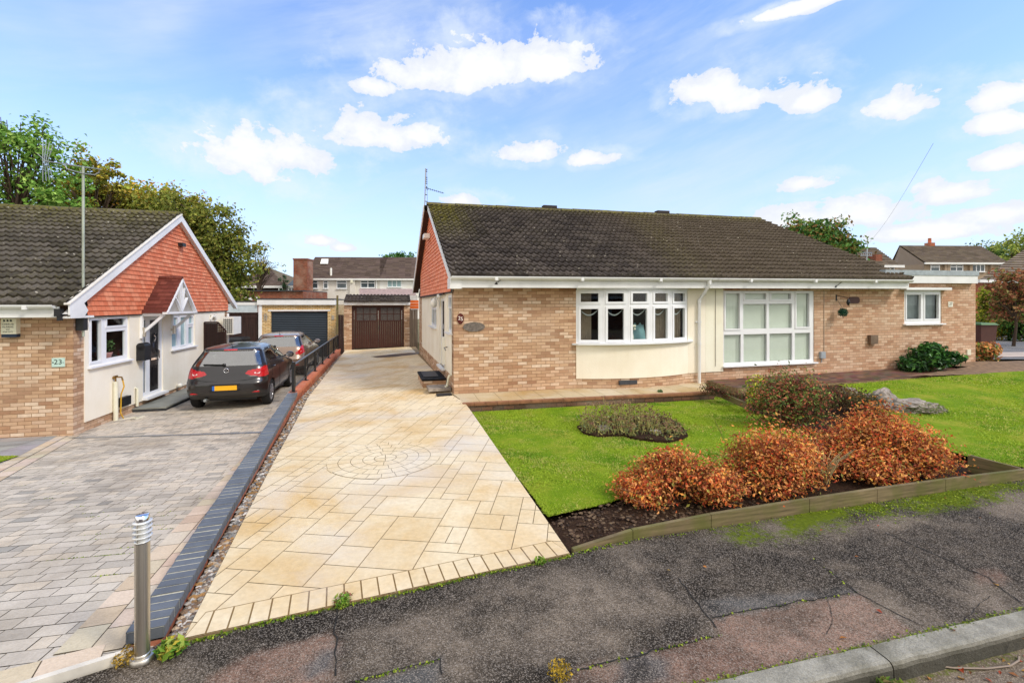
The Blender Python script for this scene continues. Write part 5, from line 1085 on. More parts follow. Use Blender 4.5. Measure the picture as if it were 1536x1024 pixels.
# ---- imprinted drive
P1, P2, P3 = G(275, 958)[:2], G(855, 830)[:2], G(698, 604)[:2]
P8 = G(461, 597.6, -.1)[:2]; gA, gB = E.xy(E.t_at(518.5), .0), E.xy(E.t_at(617), .0)
DR = [P1, P2, P3, H.xy(.06, .0), H.xy(.06, 8.6), H.xy(.06, 11.4), gA, P8]
base = sheet('driveway', DR, lambda x, y: zr(x, y)-.005, M['joint'], .5, skirt=.25)
def ashlar(poly, ang, unit, sizes, gap, zf, colf, seed, maxn=60, rag=.0):
    rr = random.Random(seed); ca, sa = math.cos(R(ang)), math.sin(R(ang)); loc = [(p[0]*ca+p[1]*sa, -p[0]*sa+p[1]*ca) for p in poly]
    x0, y0 = min(p[0] for p in loc), min(p[1] for p in loc); nx = int((max(p[0] for p in loc)-x0)/unit)+2; ny = int((max(p[1] for p in loc)-y0)/unit)+2
    used = [[False]*ny for _ in range(nx)]; mb = MB()
    for j in range(ny):
        for i in range(nx):
            if used[i][j]: continue
            opts = sizes[:]; rr.shuffle(opts)
            for (w, h) in opts+[(1, 1)]:
                if i+w <= nx and j+h <= ny and not any(used[i+a][j+b] for a in range(w) for b in range(h)): break
            for a in range(w):
                for b in range(h): 
                    if i+a < nx and j+b < ny: used[i+a][j+b] = True
            g = gap/2; xa, xb, ya, yb = x0+i*unit+g, x0+(i+w)*unit-g, y0+j*unit+g, y0+(j+h)*unit-g
            c = clip([(xa, ya), (xb, ya), (xb, yb), (xa, yb)], loc)
            if len(c) < 3: continue
            wp = [(p[0]*ca-p[1]*sa, p[0]*sa+p[1]*ca) for p in c]; mb.col = colf(rr)
            mb.add([(p[0], p[1], zf(*p)) for p in wp])
    mb.col = None; return mb
imp = [C('e4d2ae'), C('e6d5b3'), C('e2cfa9')]
def impc(rr):
    c = rr.choice(imp); k = rr.uniform(.975, 1.02); return tuple(x*k for x in c)
fd = Vector((P2[0]-P1[0], P2[1]-P1[1])); fl = fd.length; fd.normalize(); fn = Vector((-fd.y, fd.x))
ashlar(DR, -7, .135, [(2, 2), (3, 2), (2, 3), (2, 3), (2, 1), (3, 3), (4, 2), (2, 4), (1, 2)], .0065, zr, impc, 4).build('imprinted_slab', M['imprint'], base)
x = MB(); n = int(fl/.108); o_ = .21            # soldier course along the front
x.col = C('8d744a'); q = lambda a, b, h: (P1[0]+fd.x*a+fn.x*b, P1[1]+fd.y*a+fn.y*b, h)
x.add([q(.0, .0, .003), q(fl, 0, .003), q(fl-.05, o_+.012, .003), q(.06, o_+.012, .003)])
for k in range(n):
    a, b = fl*k/n, fl*(k+1)/n; lo = .06 if k == 0 else 0; hi = .05 if k == n-1 else 0
    c = impc(random); x.col = c; x.add([q(a+.005, .002, .006), q(b-.005, .002, .006), q(b-.005-hi, o_, .006), q(a+.005+lo, o_, .006)])
x.col = None; x.build('border_course', M['imprint'], base)
cc = G(578, 686)[:2]; x = MB(); zc = zr(*cc)     # round feature
nring = [(.0, .135, 4), (.135, .27, 9), (.27, .41, 14), (.41, .555, 20), (.555, .70, 26)]
x.col = C('7a643f'); x.grid([[(cc[0]+r_*math.cos(2*math.pi*k/60), cc[1]+r_*math.sin(2*math.pi*k/60), zr(cc[0]+r_*math.cos(2*math.pi*k/60), cc[1]+r_*math.sin(2*math.pi*k/60))+.001) for k in range(61)] for r_ in (.01, .15, .3, .45, .68)])
for (r0, r1, m) in nring:
    for k in range(m):
        if r1 > .7 and random.random() < .25: pass
        a0, a1 = 2*math.pi*(k+.5*(m % 3)/3)/m, 2*math.pi*(k+1+.5*(m % 3)/3)/m; g0 = .0028/max(.05, r0); g1 = .0028/r1; rr1 = r1+random.uniform(-.02, .0)*(r1 > .6)
        inner = [(r0+.0025, lerp(a0+g0, a1-g0, t)) for t in (0, .33, .66, 1)] if r0 > 0 else [(.006, (a0+a1)/2)]
        pts = [(r_*math.cos(t), r_*math.sin(t)) for r_, t in inner]+[(rr1-.003, 0)]*0; pts += [((rr1-.003)*math.cos(t), (rr1-.003)*math.sin(t)) for t in (lerp(a0+g1, a1-g1, u) for u in (1, .66, .33, 0))]
        x.col = impc(random); x.add([(cc[0]+p[0], cc[1]+p[1], zr(cc[0]+p[0], cc[1]+p[1])+.0055) for p in pts])
x.col = None; x.build('circle_pattern', M['imprint'], base)
# ---- block paved drive of 23
pv = [C('dcd3c6'), C('d2c9bc'), C('e0d4c3'), C('c8c0b5'), C('d8cfc3'), C('aeaaa3'), C('bab4ab')]
def pvc(rr):
    c = rr.choices(pv, [5, 4, 5, 3, 5, .5, .9])[0]; k = rr.uniform(.95, 1.04); return (c[0]*k*.86, c[1]*k*.84, c[2]*k*.79)
def courses(poly, ang, h, lens, gap, zf, colf, seed):
    rr = random.Random(seed); ca, sa = math.cos(R(ang)), math.sin(R(ang)); loc = [(p[0]*ca+p[1]*sa, -p[0]*sa+p[1]*ca) for p in poly]; mb = MB()
    x0, x1, y0, y1 = min(p[0] for p in loc), max(p[0] for p in loc), min(p[1] for p in loc), max(p[1] for p in loc); y = y0; g = gap/2
    while y < y1:
        xx = x0-rr.random()*.3
        while xx < x1:
            l = rr.choice(lens); c = clip([(xx+g, y+g), (xx+l-g, y+g), (xx+l-g, y+h-g), (xx+g, y+h-g)], loc); xx += l
            if len(c) < 3: continue
            mb.col = colf(rr); dz = rr.uniform(0, .002); mb.add([(p[0]*ca-p[1]*sa, p[0]*sa+p[1]*ca, zf(p[0]*ca-p[1]*sa, p[0]*sa+p[1]*ca)+dz) for p in c])
        y += h
    mb.col = None; return mb
FE = [(-2.03, 2.58), (-9.0, -1.75)]              # front edge of the paving, running off to the left
LA = [FE[0], (wall_at(9.68)-.17, 9.68), (-9.9, 9.68), (-12.5, 8.2), (-12.5, -1.8), FE[1]]
LB = [(wall_at(9.68)-.17, 9.68), (wall_at(18.4)-.17, 18.4), (-8.05, 21.9), (-16, 21.9), (-9.9, 9.68)]
pb = sheet('paved_drive', LA, lambda x, y: zL(x, y)-.006, M['joint_light'], .6); pb2 = sheet('paved_drive', LB, lambda x, y: zL(x, y)-.006, M['joint_light'], 2)
courses(LA, 13, .128, [.10, .15, .15, .19, .22], .006, zL, pvc, 5).build('block_paving', M['paver'], pb)
courses(LB, 13, .165, [.17, .21, .25], .007, zL, pvc, 6).build('block_paving', M['paver'], pb2)
def strip(mb, pts, w, lens, zf, dz, colf, seed, side=1, gap=.007):     # course of blocks along a polyline
    rr = random.Random(seed)
    for A, Bq in zip(pts[:-1], pts[1:]):
        d = Vector((Bq[0]-A[0], Bq[1]-A[1])); L = d.length; d.normalize(); nrm = Vector((-d.y, d.x))*side; k = 0
        mb.col = C('6f6350'); m = max(1, int(L/.5))
        for i in range(m):
            P = [Vector(A)+d*(L*i/m), Vector(A)+d*(L*(i+1)/m)]; P += [P[1]+nrm*w, P[0]+nrm*w]; mb.add([(p.x, p.y, zf(p.x, p.y)+dz-.004) for p in P])
        while k < L:
            l = min(rr.choice(lens), L-k); P = [Vector(A)+d*(k+gap/2)+nrm*gap/2, Vector(A)+d*(k+l-gap/2)+nrm*gap/2]; P += [P[1]+nrm*(w-gap), P[0]+nrm*(w-gap)]
            mb.col = colf(rr); mb.add([(p.x, p.y, zf(p.x, p.y)+dz) for p in P]); k += l
    mb.col = None
tan = [C('d2bfa4'), C('d8c8b0'), C('cbb79c'), C('cfc2b0')]
tc_ = lambda rr: tuple(v*rr.uniform(.95, 1.05) for v in rr.choice(tan))
x = MB(); wl = [(-2.20, 2.60), (wall_at(9.68)-.185, 9.68)]; strip(x, wl, .17, [.25, .3, .22], zL, .007, tc_, 1, 1); strip(x, [(p[0]-.18, p[1]) for p in wl], .17, [.25, .3, .22], zL, .007, tc_, 2, 1)
strip(x, [(-9.0, -1.75), (-2.22, 2.47)], .2, [.3, .36, .4], zL, .0095, lambda rr: pvc(rr) if rr.random() < .5 else tc_(rr), 3, 1)
bl_ = [(-4.2, 1.9), (-6.46, 5.8), (-8.3, 8.85)]; strip(x, bl_, .17, [.25, .3], zL, .0075, tc_, 7, 1); strip(x, [(p[0]-.19, p[1]-.05) for p in bl_], .17, [.25, .3], zL, .0075, tc_, 8, 1)
x.build('border_course', M['paver'], pb)
kb = MB(); kb.box(0, 8.13, -.035, .0, -.25, .012); ang_ = math.atan2(2.47+1.75, -2.22+9.0); kb.fr = lambda p: (-9.0+math.cos(ang_)*p[0]-math.sin(ang_)*p[1], -1.75+math.sin(ang_)*p[0]+math.cos(ang_)*p[1], p[2]+.01); kb.build('edging_kerb', plain('pale_concrete_edging', C('cfc8ba'), .85, var=.15, scale=9), pb)
x = MB(); dA, dB = Vector((-8.2, 8.55)), Vector((wall_at(8.3)-.25, 9.15)); dd_ = (dB-dA).normalized(); dn_ = Vector((-dd_.y, dd_.x))*.06; L = (dB-dA).length
for k in range(int(L/.05)):
    a, b = dA+dd_*(k*.05), dA+dd_*(k*.05+.032); x.add([(p.x, p.y, zL(p.x, p.y)+.012) for p in (a-dn_*.8, b-dn_*.8, b+dn_*.8, a+dn_*.8)])
for o in (-1, .8): 
    for k in range(12): a, b = dA+dd_*(L*k/12), dA+dd_*(L*(k+1)/12); x.add([(p.x, p.y, zL(p.x, p.y)+.013) for p in (a+dn_*o, b+dn_*o, b+dn_*(o+.2), a+dn_*(o+.2))])
x.build('drain_channel', M['galv'], pb)
x = MB(); x.col = C('a8a8a6'); sl_poly = [(-6.85, 5.75), (-8.55, 8.75), (-12.4, 7.8), (-12.4, 6.6), (-7.6, 6.6)]
courses([(-7.66, 7.16), (-8.62, 8.72), (-12.4, 7.72), (-12.4, 6.94), (-9, 7.09)], 15, .45, [.6], .008, lambda a, b: zL(a, b)+.010, lambda rr: tuple(v*rr.uniform(.9, 1.05) for v in C('a5a5a2')), 9).build('slab_path', M['paver'], pb)
# ---- low wall between the drives
rw = thing('retaining_wall', 'low red brick wall with blue-grey and red coping between the two drives', 'wall', (-3.2, 6, -.3))
def offs(A, Bq, w):
    d = Vector((Bq[0]-A[0], Bq[1]-A[1])).normalized(); return Vector((-d.y, d.x))*w
wz = lambda y: lerp(.065, .05, (y-2.65)/7) if y < 9.68 else lerp(.05, .10, (y-9.68)/8.7)
x = MB(); cu_ = 0
for A, Bq in zip(wallR[:-1], wallR[1:]):
    L = math.hypot(A[0]-Bq[0], A[1]-Bq[1]); o1, o2 = offs(A, Bq, .012), offs(A, Bq, .175); m = int(L/.4); za, zb = wz(A[1])-.07, wz(Bq[1])-.07
    for o, s_ in ((o1, 1), (o2, -1)):
        for k in range(m):
            p, q = [(lerp(A[0], Bq[0], t)+o.x, lerp(A[1], Bq[1], t)+o.y) for t in (k/m, (k+1)/m)]; ta, tb_ = lerp(za, zb, k/m), lerp(za, zb, (k+1)/m); u0, u1 = cu_+L*k/m, cu_+L*(k+1)/m
            x.add([(*p, -1.0), (*q, -1.0), (*q, tb_), (*p, ta)], uv=[(u0, -1.0), (u1, -1.0), (u1, 0), (u0, 0)])
    if A is wallR[0]: x.add([(A[0]+o1.x, A[1]+o1.y, -1), (A[0]+o2.x, A[1]+o2.y, -1), (A[0]+o2.x, A[1]+o2.y, za), (A[0]+o1.x, A[1]+o1.y, za)])
    cu_ += L
x.build('brick_face', M['brick_red'], rw)
def coping(name, A, Bq, mat, pit, parent):
    x = MB(); d = Vector((Bq[0]-A[0], Bq[1]-A[1])); L = d.length; d.normalize(); n = Vector((-d.y, d.x)); m = int(L/pit); rr = random.Random(5)
    for k in range(m):
        a, b = L*k/m+.007, L*(k+1)/m-.008; z1 = lerp(wz(A[1]), wz(Bq[1]), k/m)+rr.uniform(-.002, .003); z0 = z1-.068; j = rr.uniform(-.003, .003)
        for z_, flip in ((z1, 0),): pass
        P = [(A[0]+d.x*u+n.x*v, A[1]+d.y*u+n.y*v) for u, v in ((a, j), (b, j), (b, 1.0*.185+j), (a, 1.0*.185+j))]
        for i in range(4): x.add([(*P[i], z0), (*P[(i+1)%4], z0), (*P[(i+1)%4], z1), (*P[i], z1)])
        x.add([(*p, z1) for p in P])
    mj = MB(); P = [(A[0]+d.x*u+n.x*v, A[1]+d.y*u+n.y*v) for u, v in ((0.004, .006), (L, .006), (L, .18), (.004, .18))]; za, zb = wz(A[1])-.003, wz(Bq[1])-.003
    mj.add([(*P[0], za), (*P[1], zb), (*P[2], zb), (*P[3], za)]); mj.add([(*P[0], za-.06), (*P[1], zb-.06), (*P[1], zb), (*P[0], za)]); mj.add([(*P[3], za-.06), (*P[2], zb-.06), (*P[2], zb), (*P[3], za)])
    o = x.build(name, mat, parent, bevel=.004); mj.build('mortar', plain('mossy_mortar', C('b9b39d'), .95, var=.3, scale=30), o); return o
coping('coping', wallR[0], wallR[1], M['engineering'], .086, rw)
t = NT('red_engineering'); p = t.gen(); c = t.mix(t.noise(4, p), C('b1583a'), C('d08460')); mred = t.finish(c, .7, t.bump(t.noise(60, p), .3, .004))
coping('coping', wallR[1], wallR[2], mred, .115, rw)
# railing on the wall
rl = thing('railing', 'black metal guard railing along the red coping between the drives', 'railing', (-5.5, 13, .1))
pp = [(438.4, 586.5), (457.5, 569), (472.5, 555), (483, 545), (491, 537), (497.7, 531), (503, 525)]
A, Bq = Vector(wallR[1]), Vector(wallR[2]); d = (Bq-A).normalized(); n_ = Vector((-d.y, d.x)); cen = lambda u: (A.x+d.x*u+n_.x*.095, A.y+d.y*u+n_.y*.095); L = (Bq-A).length
posts = [.08+k*(L-.15)/6 for k in range(7)]; rh = .60
for k, u in enumerate(posts):
    cx_, cy_ = cen(u); z0 = wz(cy_); x = MB(); r_ = .028 if k == 0 else .02; x.box(cx_-r_, cx_+r_, cy_-r_, cy_+r_, z0, z0+rh+(.03 if k == 0 else -.03)); x.box(cx_-.055, cx_+.055, cy_-.05, cy_+.05, z0, z0+.012); x.build('post', M['black_paint'], rl)
pts = [(*cen(u), wz(cen(u)[1])+rh-.03) for u in posts]; x = MB()
for a, b in zip(pts[:-1], pts[1:]): x.bar(a, b, .045, .022)
x.build('top_rail', M['black_paint'], rl)
x = MB(); low = [(p[0], p[1], p[2]-rh+.12) for p in pts]
for a, b in zip(low[:-1], low[1:]): x.bar(a, b, .03, .014)
x.build('bottom_rail', M['black_paint'], rl); x = MB(); u = posts[0]
while u < posts[-1]:
    c_ = cen(u); z0 = wz(c_[1]); x.tube([(*c_, z0+.09), (*c_, z0+rh-.04)], .006, 5, cap=False); u += .13
o = x.build('baluster', M['black_paint'], rl); o['kind'] = 'stuff'
# pebble strip
sheet('gravel_strip', [(-2.03, 2.62), (P1[0]+.02, P1[1]), (P8[0]+.03, P8[1]), (gA[0]+.05, 18.6), (wallR[2][0], 18.4), (wallR[1][0], 9.68)], lambda a, b: zr(a, b)-.05, M['soil'], .5)
g = np.random.default_rng(4); V = []; Fc = []; Cc = []; pc = [C('8d8a85'), C('a79f94'), C('6f6b66'), C('b8a184'), C('8a7058'), C('c9c2b8'), C('77665a'), C('a8804e')]
octa = np.array([(1, 0, 0), (0, 1, 0), (-1, 0, 0), (0, -1, 0), (0, 0, 1), (.7, .7, .45), (-.7, .7, .45), (-.7, -.7, .45), (.7, -.7, .45)], float); of = [(0, 5, 4), (5, 1, 4), (1, 6, 4), (6, 2, 4), (2, 7, 4), (7, 3, 4), (3, 8, 4), (8, 0, 4)]
k = 0
for i in range(5200):
    y = 2.62+(18.4-2.62)*g.random()**2.2; xw = wall_at(y)+.02; P1y = P1[1]
    xd = lerp(P1[0], P8[0], (y-P1[1])/(P8[1]-P1[1])) if y < P8[1] else lerp(P8[0], gA[0], (y-P8[1])/(gA[1]-P8[1]))
    if xd-xw < .01: xd = xw+.1
    xx = lerp(xw, xd, g.random()); s = (.008+.016*g.random())*(1+.03*y); a = g.random()*6.28; ca, sa = math.cos(a), math.sin(a)
    o = octa*np.array([s*(.8+.6*g.random()), s*.8, s*.7]); o = np.stack([o[:, 0]*ca-o[:, 1]*sa, o[:, 0]*sa+o[:, 1]*ca, o[:, 2]], 1)+np.array([xx, y, zr(xx, y)-.045+.02*g.random()])
    V.append(o); c = np.array(pc[g.integers(0, len(pc))])*(.7+.5*g.random())
    for f in of: Fc.append([q+k for q in f]); Cc.append(c)
    k += 9
o = np_mesh('gravel', np.concatenate(V), np.array(Fc), M['gravel'], None, np.array(Cc)); o['kind'] = 'stuff'
# ---- gardens
zl25 = lambda x, y: lerp(.0, -.16, smooth(4.0, 8.7, y))
zl27 = lambda x, y: .03+.19*smooth(6.0, 12.5, y)
pathz = 0.0
pf0, pf1 = (-.915, 8.89), (4.36, 10.06)
pw = [(pf0[0], pf0[1]), pf1, (pf1[0]-.1, pf1[1]+.75), H.xy(.0, .02)]
o = sheet('patio_path', [pf0, pf1, H.xy(6.1, .05), H.xy(-.05, .05)], lambda a, b: -.002, M['joint'], 1)
ashlar([pf0, pf1, H.xy(6.1, .05), H.xy(-.02, .05)], 13, .22, [(2, 2), (2, 3), (2, 2), (2, 4)], .008, lambda a, b: .003, lambda rr: tuple(v*.72 for v in impc(rr)), 8).build('paving_slab', M['imprint'], o)  # buff slabs darkened: the shade on this path is put into their colour
dw = thing('dwarf_wall', 'low mossy brick edge wall between the front path of 25 and its lawn', 'wall', (1.7, 9.4, -.1))
x = MB(); A, Bq = Vector(pf0), Vector(pf1); L = (Bq-A).length; d = (Bq-A)/L; n_ = Vector((-d.y, d.x)); x.fr = lambda p: (A.x+d.x*p[0]+n_.x*p[1], A.y+d.y*p[0]+n_.y*p[1], p[2])
x.box(-.05, L, -.1, .0, -.4, -.045); x.build('brick_course', M['brick_mossy'], dw); x = MB(); x.fr = lambda p: (A.x+d.x*p[0]+n_.x*p[1], A.y+d.y*p[0]+n_.y*p[1], p[2]); k = -.05
while k < L-.02: x.box(k+.003, min(L, k+.222), -.112, .02, -.042, .006); k += .225
x.build('brick_capping', plain('brown_edge_brick', C('8a5e40'), .85, var=.3, scale=7, bump=.3), dw, bevel=.005)
LR = [GZ(*q, zl25) for q in ((1074, 594), (1123, 615), (1191, 636), (1243, 651))]
LF = [GZ(*q, zl25) for q in ((1150, 688), (1040, 722), (955, 743), (900, 757), (822, 774))]
backL = (pf0[0]+.05, pf0[1]-.1); LAWN = [LF[-1],  (P3[0]-.02, P3[1]-.02), backL, (pf1[0], pf1[1]-.1)]+LR+LF[:-1]
# soil under everything
sheet('soil_bed', [(.2, 3.5), (1.0, 3.78), (3.05, 4.35), (5.6, 5.05), (9.5, 6.2), (16, 13.4), (5.5, 11.6), (4.3, 10.6), (4.3, 9.9), (-.8, 8.8)], lambda a, b: min(zl25(a, b), .02) - .03 - (.08 if inside((a, b), LAWN) else 0) + .05*max(0, fbm(a*2.2, b*2.2)) + .17*smooth(4.5, 7, a)*smooth(6.5, 11, b), M['soil'], .12)
ISL = [GZ(*q, zl25) for q in ((865.8, 642), (876, 651.6), (897, 656), (933, 654.5), (954.6, 660), (983, 663.8), (1000.5, 665), (1020.5, 661), (1032, 655), (1024.8, 644.5), (1012, 632), (993, 627), (969, 624), (926, 627), (883, 633))]
sheet('lawn', LAWN, lambda a, b: zl25(a, b)+.015*fbm(a*.8, b*.8)+(-.03 if inside((a, b), ISL) else 0), M['turf'], .2)
sheet('soil_bed', ISL, lambda a, b: zl25(a, b)+.03+.03*fbm(a*6, b*6), M['soil'], .06, skirt=.05)
L27 = [GZ(*q, zl27) for q in ((1452, 684), (1395, 668), (1350, 642), (1322, 615), (1296, 590), (1256, 577), (1420, 564), (1536, 556.5))]+[(17, 11.6), (17, 8.2), GZ(1560, 706, zl27)]
sheet('lawn', L27, lambda a, b: zl27(a, b)+.02*fbm(a*.7, b*.7), M['turf'], .25)
def grass(poly, zf, n, seed, hole=None, h=.013, w=.0045):
    g = np.random.default_rng(seed); xs = [p[0] for p in poly]; ys = [p[1] for p in poly]; P = []
    while len(P) < n:
        y = min(ys)+(max(ys)-min(ys))*g.random()**1.35; p = (min(xs)+(max(xs)-min(xs))*g.random(), y)
        if inside(p, poly) and not (hole and inside(p, hole)): P.append(p)
    P = np.array(P); z = np.array([zf(*p) for p in P]); a = g.random(n)*6.28; hh = h*(.6+.8*g.random(n)); ln = g.normal(size=(n, 2))*.018
    sc = (w*(1+.12*P[:, 1])); dx, dy = np.cos(a)*sc, np.sin(a)*sc
    V = np.empty((n, 3, 3)); V[:, 0] = np.stack([P[:, 0]-dx, P[:, 1]-dy, z-.005], 1); V[:, 1] = np.stack([P[:, 0]+dx, P[:, 1]+dy, z-.005], 1); V[:, 2] = np.stack([P[:, 0]+ln[:, 0], P[:, 1]+ln[:, 1], z+hh], 1)
    pal = np.array([C('a2b834'), C('96b02c'), C('84a626'), C('b4bc4c'), C('c4be66'), C('729a20')]); nn = np.array([fbm(p[0]*1.1, p[1]*1.1, 3) for p in P])
    idx = np.clip((g.normal(size=n)*1.3+2.2+nn*6).astype(int), 0, 5); c = pal[idx]*(.88+.26*g.random(n))[:, None]
    o = np_mesh('grass', V.reshape(-1, 3), np.arange(n*3).reshape(n, 3), M['grass_blade'], None, c); o['kind'] = 'stuff'
grass(LAWN, zl25, 130000, 1, ISL); grass(L27, zl27, 80000, 2, h=.015, w=.005)
# small lawn of 23 at the left edge
GL3 = [(-7.40, 6.5), (-7.62, 7.12), (-9, 7.05), (-12.4, 6.9), (-12.4, 3), (-7.2, 5.2), (-6.95, 5.9)]
sheet('lawn', GL3, lambda a, b: zL(a, b)+.02, M['turf'], .4); grass(GL3, lambda a, b: zL(a, b)+.02, 9000, 5)
# path of 27, bare strip beyond it, far drive
o = sheet('brick_path', [H.xy(6.15, .0), H.xy(6.2, -.95), H.xy(12.3, -.95), H.xy(14.2, -.45), H.xy(14.2, 0.01)], lambda a, b: .02+.1*smooth(10.5, 12.8, b), M['joint'], .5, skirt=.15)
courses([H.xy(6.15, .0), H.xy(6.2, -.95), H.xy(12.3, -.95), H.xy(14.2, -.45), H.xy(14.2, 0.01)], 14, .11, [.22], .007, lambda a, b: .026+.1*smooth(10.5, 12.8, b), lambda rr: tuple(v*rr.uniform(.7, 1.15) for v in rr.choice([C('6d5042'), C('7a5c4a'), C('5c463a')])), 12).build('path_brick', M['vcol'], o)
sheet('soil_strip', [H.xy(11.2, -.98), H.xy(14.0, -.5), H.xy(13.2, .0), H.xy(15.2, 0.0), (30, 14.2), (30, 12.6), GZ(1536, 556, zl27)], lambda a, b: .13+.12*smooth(11.5, 13.6, b)+.03*fbm(a*3, b*3), plain('leafy_soil', C('7a6248'), .95, var=.4, scale=9, bump=.8), .3)
sheet('far_drive', [(13.4, 13.75), (40, 14.5), (40, 30), (13.5, 30)], lambda a, b: .25, M['road_far'], 3)
sheet('far_footway', [(13.6, 14.3), (40, 15.2), (40, 16.8), (13.6, 15.6)], lambda a, b: .256, plain('pale_concrete', C('b9a99a'), .9, var=.2, scale=3), 3)
# ---- footway, kerb and road
BL = [(.476, 3.57), (.987, 3.76), (3.05, 4.33), (4.14, 4.63), (5.59, 5.03), (14, 7.4)]   # board line
kd = (math.cos(R(14)), math.sin(R(14))); K0 = (1.39, 2.447); kn = (-kd[1], kd[0])
kp = lambda u, v=0: (K0[0]+kd[0]*u+kn[0]*v, K0[1]+kd[1]*u+kn[1]*v)
def zf_(x, y):
    v = (x-K0[0])*kn[0]+(y-K0[1])*kn[1]; return lerp(-.02, -.004, smooth(0, 1.2, v))-.004+.006*fbm(x*1.2, y*1.2)
def dist_line(x, y, pts):
    b = 9e9
    for A, Bq in zip(pts[:-1], pts[1:]):
        dx, dy = Bq[0]-A[0], Bq[1]-A[1]; t = max(0, min(1, ((x-A[0])*dx+(y-A[1])*dy)/(dx*dx+dy*dy))); b = min(b, math.hypot(x-A[0]-dx*t, y-A[1]-dy*t))
    return b
front = [P1, P2]
def poly_(px): return [GZ(*q, zf_) for q in px]
PATCH = dict(dark=[poly_(q) for q in ([(1018, 866), (1052, 899), (1281, 880), (1219, 838), (1120, 832)], [(1120, 925), (1165, 905), (1225, 905), (1232, 930), (1205, 955), (1150, 950)], [(1240, 835), (1300, 795), (1545, 790), (1545, 890), (1480, 868)], [(935, 990), (955, 985), (985, 1005), (960, 1030), (930, 1030)])],
    pink=[poly_(q) for q in ([(850, 1030), (868, 1004), (1082, 951), (1067, 926), (1285, 889), (1376, 949), (1162, 1002), (1090, 1030)], [(300, 1030), (360, 985), (504, 950), (502, 1030)], [(1458, 857), (1500, 850), (1512, 868), (1470, 874)])],
    grey=[poly_(q) for q in ([(1052, 899), (1066, 925), (1284, 888), (1275, 879)], [(921, 986), (955, 978), (1004, 989), (998, 1008), (965, 1030), (922, 1030)], [(525, 1030), (659, 988), (668, 1030)], [(455, 1000), (480, 972), (503, 968), (502, 1005), (470, 1015)])])
def pw_(x, y, kind, soft):
    x2, y2 = x+.05*nz(x*6, y*6, 2)+.02*nz(x*21, y*21, 5), y+.05*nz(x*6, y*6, 8)+.02*nz(x*21, y*21, 11); b = 0
    for P in PATCH[kind]:
        d = dist_line(x2, y2, P+[P[0]]); d = d if inside((x2, y2), P) else -d; b = max(b, smooth(-soft, soft, d))
    return b
def fcol(x, y):
    d = dist_line(x, y, BL); m = smooth(.68, .05, d)*smooth(1.2, 2.3, x)*(.85+.6*fbm(x*1.5, y*1.5, 4))*smooth(7.5, 4.5, x)
    df = dist_line(x, y, front+[(-2.2, 2.5), (-3.2, 1.9)]); m = max(m, smooth(.07, .0, df)*.7); dk = max(dist_line(x, y, [kp(-8), kp(9)]), 0); m = max(m, smooth(.06, 0, dk)*.8)
    g_ = smooth(.40, .0, df)*.7+smooth(.35, 0, d)*.5+max(0, fbm(x*1.1+3, y*1.6, 9)-.08)*1.6; p_ = gr_ = 0
    if y < 5.2 and -3 < x < 7.5: g_ += pw_(x, y, 'dark', .06)*.85; p_ = pw_(x, y, 'pink', .03); gr_ = pw_(x, y, 'grey', .03)
    if p_ > .5 and gr_ < .2: g_ *= .5
    return (max(0, min(1, m)), max(0, min(.9, g_)), p_*.85, gr_)
sheet('pavement', [kp(-14), kp(14), (18, 8.3), BL[-1]]+BL[::-1][1:]+[(P2[0], P2[1]), (P1[0], P1[1]), (-2.0, 2.66), (-2.05, 2.5), (-9.0, -1.8), (-14, -4.5)], zf_, M['asphalt'], .05, fcol)
# cracks and joints as thin mossy seams
def seam(mb, px, w=.008, seed=1):
    pts = [GZ(*q, zf_) for q in px]; P = []
    for A, Bq in zip(pts[:-1], pts[1:]):
        m = max(2, int(math.hypot(A[0]-Bq[0], A[1]-Bq[1])/.05))
        for k in range(m): t_ = k/m; x_, y_ = lerp(A[0], Bq[0], t_), lerp(A[1], Bq[1], t_); P.append((x_+.02*nz(x_*12, y_*12, seed), y_+.02*nz(x_*12, y_*12, seed+9)))
    for A, Bq in zip(P[:-1], P[1:]):
        d = Vector((Bq[0]-A[0], Bq[1]-A[1])); n_ = Vector((-d.y, d.x)).normalized()*w*(.4+.6*random.random())
        mb.add([(A[0]-n_.x, A[1]-n_.y, zf_(*A)+.004), (Bq[0]-n_.x, Bq[1]-n_.y, zf_(*Bq)+.004), (Bq[0]+n_.x, Bq[1]+n_.y, zf_(*Bq)+.004), (A[0]+n_.x, A[1]+n_.y, zf_(*A)+.004)])
x = MB()
for i, s in enumerate([[(1219, 838), (1285, 889), (1397, 947)], [(868, 1004), (1082, 951)], [(1018, 866), (1082, 951)], [(505.6, 913), (501.7, 1026)], [(1066, 925), (1285, 888)], [(1330, 800), (1480, 866), (1540, 910)], [(525, 1024), (659, 988), (668, 1026)], [(1440, 950), (1450, 925), (1470, 905), (1490, 890)], [(1240, 900), (1250, 930), (1235, 960)]]): seam(x, s, .005 if i < 7 else .0022, i)
x.build('crack_lines', plain('dark_crack', C('201e18'), .95), None)['kind'] = 'structure'
